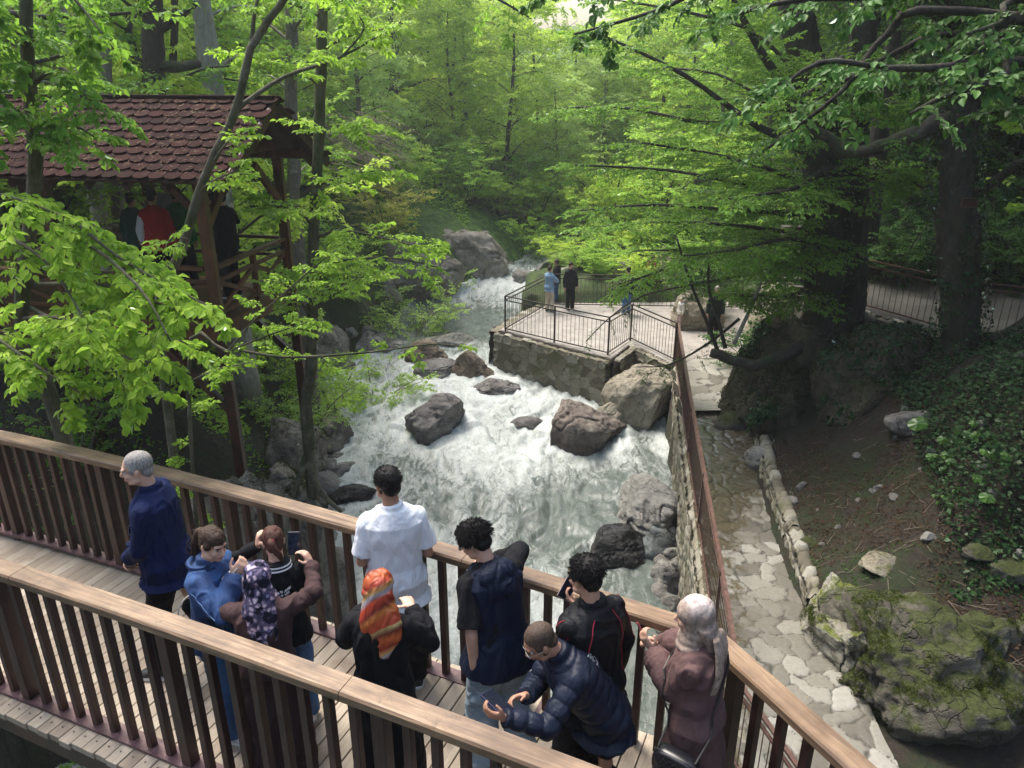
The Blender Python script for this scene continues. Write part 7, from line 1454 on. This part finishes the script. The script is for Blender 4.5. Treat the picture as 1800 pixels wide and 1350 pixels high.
# 4 woman in brown with the floral headscarf, taking a photograph
p = Person('woman in dark brown dress and floral headscarf raising her phone to take a picture', (450, 990), 1.49, 6, 2, sw=.175, bulk=1.06, hyaw=4, hpitch=0, skin=SKIN_L); p.female = True
p.arm(1, p.L(548, 992, 3.86), (1, -.2, -.55), hd=(-.45, .25, .85), pn=(-.75, .1, -.45), curl=38); p.arm(-1, (-.12, .26, 1.15), (-1, -.3, -.5), hd=(.6, .7, .3), pn=(.3, .2, -.9), curl=40)
p.make_body(False); hem = [(.08, .215, .165, 0), (.35, .205, .155, 0), (.62, .19, .14, 0)]
p.top(C_BROWN, g=.018, hem=hem, name='long_dress', fold=.014, seed=9, collar=False); p.shoes(M_SHOEB); p.scarf(m_floral(), tail=((.03, -.055, .086, .058), (-.08, -.085, .098, .058), (-.19, -.115, .115, .052), (-.31, -.135, .110, .042), (-.41, -.14, .08, .030)), dx=.02, seed=10)
Rz = Matrix.Rotation(p.yaw, 3, 'Z'); make_phone(at(517, 955, Y=3.93), (1, .18, -.08), (-.22, .1, 1), 'dark phone held up in the raised hand of the woman in the floral headscarf', M_CASE, m_plain('screen_photo', (.02, .035, .06), .1, var=.6, vs=30))

# 5 woman in the orange headscarf
p = Person('woman in a long black coat and orange striped satin headscarf seen from behind', (665, 1003), 1.555, -4, 2, sw=.185, bulk=1.03, hyaw=0, hpitch=6, skin=SKIN_L); p.female = True
for q in (-1, 1): p.arm(q, (q * .12, .25, 1.12), (q * .8, -.5, -1), hd=(-q * .5, .8, .1), pn=(0, 0, -1), curl=30)
p.make_body(False); p.top(C_BLACK, g=.018, hem=[(.16, .215, .17, 0), (.45, .205, .16, 0), (.68, .19, .145, 0)], name='long_coat', fold=.014, seed=11, collar=False, r=(.060, .058, .050, .034), puff=.012); p.trousers(C_BLACK, .01); p.shoes(M_SHOEB)
p.scarf(m_stripes(), tail=((.03, -.058, .088, .06), (-.06, -.085, .104, .055), (-.16, -.120, .135, .045), (-.25, -.145, .115, .030), (-.39, -.16, .020, .014)), dx=.05, seed=12, fold=.009)

# 6 man in the white shirt
p = Person('dark haired man in a white short sleeved shirt looking down at the rapids', (678, 820), 1.74, 14, 2, sw=.19, bulk=1.03, hyaw=26, hpitch=4, skin=SKIN_D)
for q in (-1, 1): p.arm(q, (q * .17, .20, .94), (q * .35, -1, -.2), hd=(-q * .2, .8, -.5), pn=(0, 0, -1), curl=35)
p.make_body(); p.face(H_BLACK); p.hair(H_BLACK, 'short', .007, 15, 1600, .018); p.beard(H_STUB, .002); p.top(C_WHITE, g=.020, hem=[(.78, .212, .162, 0)], upto=(.40, .40), name='white_shirt', fold=.010, r=(.056, .052, .048, .04), seed=13, cg=.004); p.trousers(C_BLACK, .012); p.shoes(M_SHOEB)

# 7 young man in the navy hooded vest leaning on the rail
p = Person('young man with messy hair, navy hooded vest and pale jeans leaning over the handrail', (820, 920), 1.71, 34, 14, sw=.178, bulk=1.02, feet=((-.12, .02), (.12, -.08)), hyaw=34, hpitch=20, skin=SKIN)
p.arm(-1, p.L(836, 1195, 3.36), (-.6, -.9, -.2), hd=(.25, .5, -.8), pn=(1, .2, .3), curl=35); p.arm(1, (.24, .44, 1.10), (1, -.1, .5), hd=(-.6, .7, 0), pn=(0, .1, -1), curl=30)
p.make_body(); p.face(H_BLACK); p.hair(H_BLACK, 'short', .012, 17, 2000, .036); p.glasses(M_METAL)
p.top(C_BLACK, g=.012, upto=(.42, .95), name='tshirt', hem=[(.90, .18, .13, 0)], z0=.95, r=(.066, .055, .05, .045), seed=14); v = p.top(C_VEST, g=.026, upto=(0, 0), name='hooded_vest', hem=[(.84, .218, .168, 0)], z0=.95, fold=.012, seed=15)
m = MB(); x = Vector((1, 0, 0)); c = p.T(0, -.085, 1.43); m.ball(c, (.13, .07, .075), Matrix.Rotation(-.3 - p.lean, 3, 'X')); m.ball(p.T(0, -.12, 1.36), (.10, .05, .085), Matrix.Rotation(-p.lean, 3, 'X'))
for q in (-1, 1): m.capsule(p.T(q * .085, -.05, 1.45), p.T(q * .065, .075, 1.40), .035, .022)
m.fused('hood', C_VEST, v, .007, 3, fold=.012, fscale=12, seed=16); p.trousers(C_PALEJ, .022, r=(.086, .080, .078), fold=.012); p.shoes(M_SHOEW)

# 8 man in the navy puffer jacket bent over his phone
p = Person('man with cropped hair and glasses in a navy quilted puffer jacket bent over his phone', (932, 1106), 1.60, 104, 33, sw=.18, bulk=1.06, feet=((-.12, -.10), (.12, .02)), hyaw=4, hpitch=13, skin=SKIN_D)
p.arm(-1, p.L(888, 1262, 2.80), (-.5, -.6, -1), hd=(.15, .85, .35), pn=(.8, -.2, .55), curl=42); p.arm(1, p.L(925, 1222, 2.98), (.9, -.5, -.6), hd=(-.25, .9, .2), pn=(-.7, -.1, -.5), curl=42)
p.make_body(); p.face(H_BLACK); p.hair(H_STUB, 'buzz', .004); p.beard(H_STUB, .0015); p.glasses(M_METAL)
_ar = dict(p.arms); _pp = p
def quilt(co, no):
    d = np.full(len(co), 9.0); t = np.zeros(len(co)); ax = np.array(_pp.T(0, 0, 1.4) - _pp.T(0, 0, 1.0)); ax /= np.linalg.norm(ax); o = np.array(_pp.T(0, 0, .95)); tt = (co - o) @ ax; q = co - o - tt[:, None] * ax; d = np.linalg.norm(q, axis=1) - .12; t = tt
    for sd in (-1, 1):
        for a, b in ((_ar[sd][0], _ar[sd][1]), (_ar[sd][1], _ar[sd][2])):
            a, b = np.array(a), np.array(b); L = np.linalg.norm(b - a); u = (b - a) / L; s_ = np.clip((co - a) @ u, 0, L); dd = np.linalg.norm(co - a - s_[:, None] * u, axis=1) - .03; k = dd < d; d = np.where(k, dd, d); t = np.where(k, s_ + .03, t)
    return .013 * (np.abs(np.sin(math.pi * t / .075)) ** .45) - .009
j = p.top(C_PUFF, g=.026, name='puffer_jacket', ridges=quilt, fold=.006, cg=.02, hem=[(.80, .212, .162, 0)], seed=17); p.trousers(C_BLACK, .014); p.shoes(M_SHOEB)
m = MB(); rg = random.Random(8)
for i in range(26):
    u, v_ = rg.uniform(-.09, -.02), rg.uniform(1.28, 1.42); a, b = project(j, [p.T(u, -.17, v_), p.T(u + rg.uniform(-.02, .02), -.17, v_ + rg.uniform(-.02, .02))], .003); m.bar(a[0], b[0], .003, .006)
m.build('back_print', m_plain('print_grey', (.3, .31, .32), .7), p.o)
a, b = p.world(p.arms[-1][2] + p.arms[-1][3] * .085), p.world(p.arms[1][2] + p.arms[1][3] * .085); make_phone((a + b) / 2 + Vector((-.015, 0, .02)), (b - a), (-.9, .05, .35), 'dark blue cased phone held in both hands by the man in the puffer jacket', m_plain('case_navy', (.02, .02, .07), .4), size=(.095, .155, .012))

# 9 young man in the black track jacket
p = Person('tall young man with short black hair in a black track jacket with thin red piping', (1026, 978), 1.73, 36, 3, sw=.19, bulk=1.03, feet=((-.13, 0), (.13, .02)), hyaw=10, hpitch=8, skin=SKIN)
p.arm(-1, p.L(1018, 1068, 3.62), (-1, -.2, -.75), hd=(-.35, .55, .55), pn=(.75, -.3, .35), curl=38); p.arm(1, (.24, .06, .83), (1, -.6, 0), hd=(0, .25, -1), pn=(-1, 0, 0), curl=30)
p.make_body(); p.face(H_BLACK); p.hair(H_BLACK, 'short', .011, 18, 2200, .024); j = p.top(C_TRACK, g=.022, name='track_jacket', hem=[(.80, .212, .162, 0)], cg=.012, seed=19, fold=.011); p.trousers(C_BLACK, .022, r=(.085, .075, .068)); p.shoes(M_SHOEW)
m = MB()
for q in (-1, 1):
    a = project(j, [p.T(q * (.075 + .10 * t), -.13 + .02 * t, 1.47 - .33 * t - .12 * t * t) for t in np.linspace(0, 1, 14)], .0015); m.tube([v[0] for v in a], .0028, 5)
    a = project(j, [p.T(q * (.205 + .03 * t), .0 + .06 * t, 1.47 - .10 * t) for t in np.linspace(0, 1, 5)], .0015); m.tube([v[0] for v in a], .0025, 5)
    sh, el, w, _, _ = p.arms[q]; a = project(j, [sh.lerp(el, t) + Vector((q * .06, -.06, .0)) for t in np.linspace(.1, 1, 8)], .0015); m.tube([v[0] for v in a], .0025, 5)
m.build('piping', m_plain('piping_red', (.42, .03, .05), .5), p.o)
sh, el, w, hd, pn = p.arms[-1]; make_phone(p.world(w + hd * .085 + pn * .026) + Vector((-.02, .01, .035)), (.88, -.30, -.38), (-.45, .25, .86), 'white edged phone in the left hand of the young man in the track jacket', M_CASEP)

# 10 woman in mauve with the fluffy beige scarf
p = Person('woman in a mauve brown coat and fluffy pale beige headscarf looking at her phone', (1220, 1052), 1.63, 62, 3, sw=.18, bulk=1.05, hyaw=10, hpitch=6, skin=SKIN_L); p.female = True
p.arm(-1, p.L(1148, 1142, 3.28), (-.5, -.7, -1), hd=(-.1, .65, .75), pn=(.8, -.3, .2), curl=45); p.arm(1, p.L(1160, 1128, 3.50), (.8, -.5, -.8), hd=(-.5, .8, .35), pn=(-.5, -.2, -.7), curl=45)
p.make_body(False); cj = p.top(C_MAUVE, g=.024, hem=[(.28, .235, .20, 0), (.50, .215, .175, 0), (.70, .195, .15, 0)], name='mauve_coat', fold=.014, seed=21, collar=True, r=(.062, .062, .056, .036), puff=.016); p.trousers(m_cloth('cloth_beige', (.3, .24, .2)), .012); p.shoes(M_SHOEB)
p.scarf(m_fur(), tail=((-.02, -.07, .088, .055), (-.07, -.09, .080, .045), (-.13, -.11, .060, .035), (-.17, -.12, .05, .03), (-.20, -.125, .03, .02)), seed=22, fold=.005)
m = MB(); Mb = p.hc
for (x0, x1, ln, wd) in ((-.055, -.10, .34, .040), (.02, .03, .26, .045)):
    m.loft([(p.T(x0 + (x1 - x0) * t, -.100 - .035 * math.sin(3 * t), 1.56 - ln * t), Vector((wd * (.6 + .5 * math.sin(2.6 * t + .3)), 0, 0)), Vector((0, .017, 0))) for t in np.linspace(0, 1, 7)], 14)
m.fused('scarf_ends', bpy.data.materials['scarf_beige'], p.o, .006, 2, fold=.007, fscale=14, seed=23)
a, b = p.world(p.arms[-1][2] + p.arms[-1][3] * .09), p.world(p.arms[1][2] + p.arms[1][3] * .09); make_phone((a + b) / 2 + Vector((-.01, .0, .02)), (b - a) * 1.0 + Vector((-.05, .04, 0)), (-.35, .1, .9), 'red edged phone held up by the woman in the beige headscarf', M_CASER, size=(.07, .14, .009))
bc = p.T(-.27, .03, .80); B = empty('handbag', p.world(bc), p.yaw + R(-8), 'black quilted handbag on a chain strap at the hip of the woman in mauve', 'handbag')
m = MB(); m.loft([(Vector((x_, 0, 0)), Vector((0, ry, 0)), Vector((0, 0, rz)), .55) for x_, ry, rz in ((-.045, .10, .065), (-.035, .115, .078), (.035, .115, .078), (.045, .10, .065))], 32); m.build('bag_body', m_plain('leather_black', (.015, .015, .018), .3), B, True)
m = MB()
for i in range(-3, 4):
    for sg_ in (-1, 1):
        a_, b_ = Vector((-.047, i * .032 - .05 * sg_, -.055)), Vector((-.047, i * .032 + .05 * sg_, .055))
        a_.y = max(-.105, min(.105, a_.y)); b_.y = max(-.105, min(.105, b_.y)); m.tube([a_, b_], .0028, 5)
m.tube([Vector((-.03, -.11, .075)), Vector((-.03, .11, .075))], .004, 6); m.build('quilting', m_plain('leather_seam', (.03, .03, .034), .35), B)
m = MB(); Ri = Matrix.Rotation(-(p.yaw + R(-8)), 3, 'Z'); tb_ = lambda q: Ri @ (p.world(q) - B.location)
pr = project(cj, [p.T(-.20 + .26 * t, .17 - .05 * t, .98 + .42 * t) for t in np.linspace(0, 1, 9)] + [p.T(.09, .0, 1.46)] + [p.T(.08 - .28 * t, -.17, 1.40 - .42 * t) for t in np.linspace(0, 1, 9)], .008)
pts_ = [Vector((0, .10, .07))] + [tb_(v[0]) for v in pr] + [Vector((0, -.10, .07))]
m.tube(pts_, .006, 6); m.build('chain_strap', m_plain('chain', (.05, .045, .04), .4, .3), B)

# people further off (coarser but complete)
def simple(label, loc, H, yaw, topm, legm, hairm, arms=None, skinm=None, lean=0, hem=None, tname='jacket', hpitch=0, sc=None, z=None, shoes=None, topn=None, group=None):
    q = Person(label, None, H, yaw, lean, loc=loc, skin=skinm or SKIN, voxel=.013, hpitch=hpitch)
    for sd in (-1, 1):
        a = (arms or {}).get(sd, ((sd * .24, .05, .84), (sd, -.6, 0))); q.arm(sd, Vector(a[0]) * q.k, a[1], curl=30)
    q.make_body(); q.hair(hairm, 'short', .014); q.top(topm, g=.022, name=tname, hem=hem or [(.80, .20, .155, 0)], fold=.012); q.trousers(legm, .016); q.shoes(shoes or M_SHOEB)
    if sc: q.scarf(sc, fold=.0)
    return q
q = at(965, 548, z=ZP + .05); simple('person in a pale blue jacket and cream skirt standing on the viewing platform', q, 1.66, -40, m_cloth('light_blue', (.22, .34, .50)), m_cloth('cream', (.52, .46, .36)), H_BROWN, {1: ((.08, .28, 1.15), (1, 0, -.6)), -1: ((-.05, .3, 1.1), (-1, 0, -.6))}, tname='blue_jacket')
q = at(979, 538, z=ZP + .05); simple('person in dark top and blue jeans just behind the pale blue jacket', q + Vector((0, .5, 0)), 1.6, 60, C_BLACK, C_JEAN, H_BROWN)
q = at(1001, 545, z=ZP + .05); simple('man all in black standing alone in the middle of the viewing platform', q, 1.74, -160, C_BLACK, C_BLACK, H_BLACK)
q = at(1103, 520, Y=26.0); simple('person in a dark jacket half hidden by leaves at the back of the platform', (q.x, 26.0, ZP + .03), 1.7, 20, C_BLACK, C_JEAN, H_BLACK)
q = at(1145, 500, Y=28.0); simple('person in a crimson top behind the back railing', (q.x, 28.2, ZP + .03), 1.65, -60, m_cloth('crimson', (.30, .04, .08)), C_BLACK, H_BROWN)
q = at(1252, 596, z=ZP + .12); simple('man in dark clothes walking on the paved path behind the saplings', q, 1.72, 170, m_cloth('dark_green', (.02, .03, .025)), C_BLACK, H_GREY)
q = at(1203, 590, z=ZP + .1); simple('small child in a pale hat and white top beside the end of the railing', q + Vector((0, .8, 0)), 1.05, 120, m_cloth('offwhite', (.6, .56, .5)), m_cloth('pinkish', (.4, .3, .28)), m_plain('hat_white', (.65, .62, .55), .8))
# gazebo visitors
gw = lambda v, u: G0 + gv * v + gu * u + Vector((0, 0, GF))
C_RED = m_cloth('jacket_red', (.42, .018, .018)); 
for (px, Yd, H, yaw, tm, lm, lab, arms) in [
        (283, 12.25, 1.76, 12, C_RED, C_BLACK, 'man in a bright red jacket with white sleeve standing under the gazebo roof', None),
        (325, 12.85, 1.70, -20, m_cloth('jacket_green', (.03, .22, .05)), C_BLACK, 'person in a bright green jacket behind the red jacket in the gazebo', None),
        (403, 12.3, 1.74, 60, C_BLACK, C_BLACK, 'person in black hooded coat by the front corner post of the gazebo', {1: ((.10, .2, 1.25), (1, 0, -.6))}),
        (388, 12.9, 1.66, 30, C_BLACK, C_BLACK, 'second dark clothed person at the back of the gazebo', None),
        (246, 12.8, 1.62, -10, m_cloth('teal', (.01, .07, .055)), C_BLACK, 'person in dark teal at the left of the red jacket in the gazebo', None)]:
    q = at(px, 450, Y=Yd); o = simple(lab, (q.x, Yd, GF), H, yaw, tm, lm, H_BLACK, arms)
    if tm is C_RED:
        m = MB(); sh, el, w, _, _ = o.arms[-1]; m.capsule(sh.lerp(el, .3), el, .080, .074); m.capsule(el, el.lerp(w, .8), .074, .06); m.fused('white_sleeve', C_WHITE, o.o, .013, 2)
# ------------------------------------------------------------------ soft air in the valley
m = MB(); m.box((0, 65, 12), (240, 250, 52)); hz = NT('haze_air'); hz.t.nodes.remove(hz.b); pv = hz.n('ShaderNodeVolumePrincipled'); pv.inputs['Color'].default_value = (.92, .96, .97, 1); pv.inputs['Density'].default_value = .0014; pv.inputs['Anisotropy'].default_value = .45
hz.l(pv.outputs[0], hz.out.inputs['Volume']); h = m.build('haze', hz.mat); tag(h, 'thin pale mist filling the wooded valley', 'haze', kind='stuff')
SC.cycles.volume_bounces = 0; SC.cycles.volume_step_rate = 5
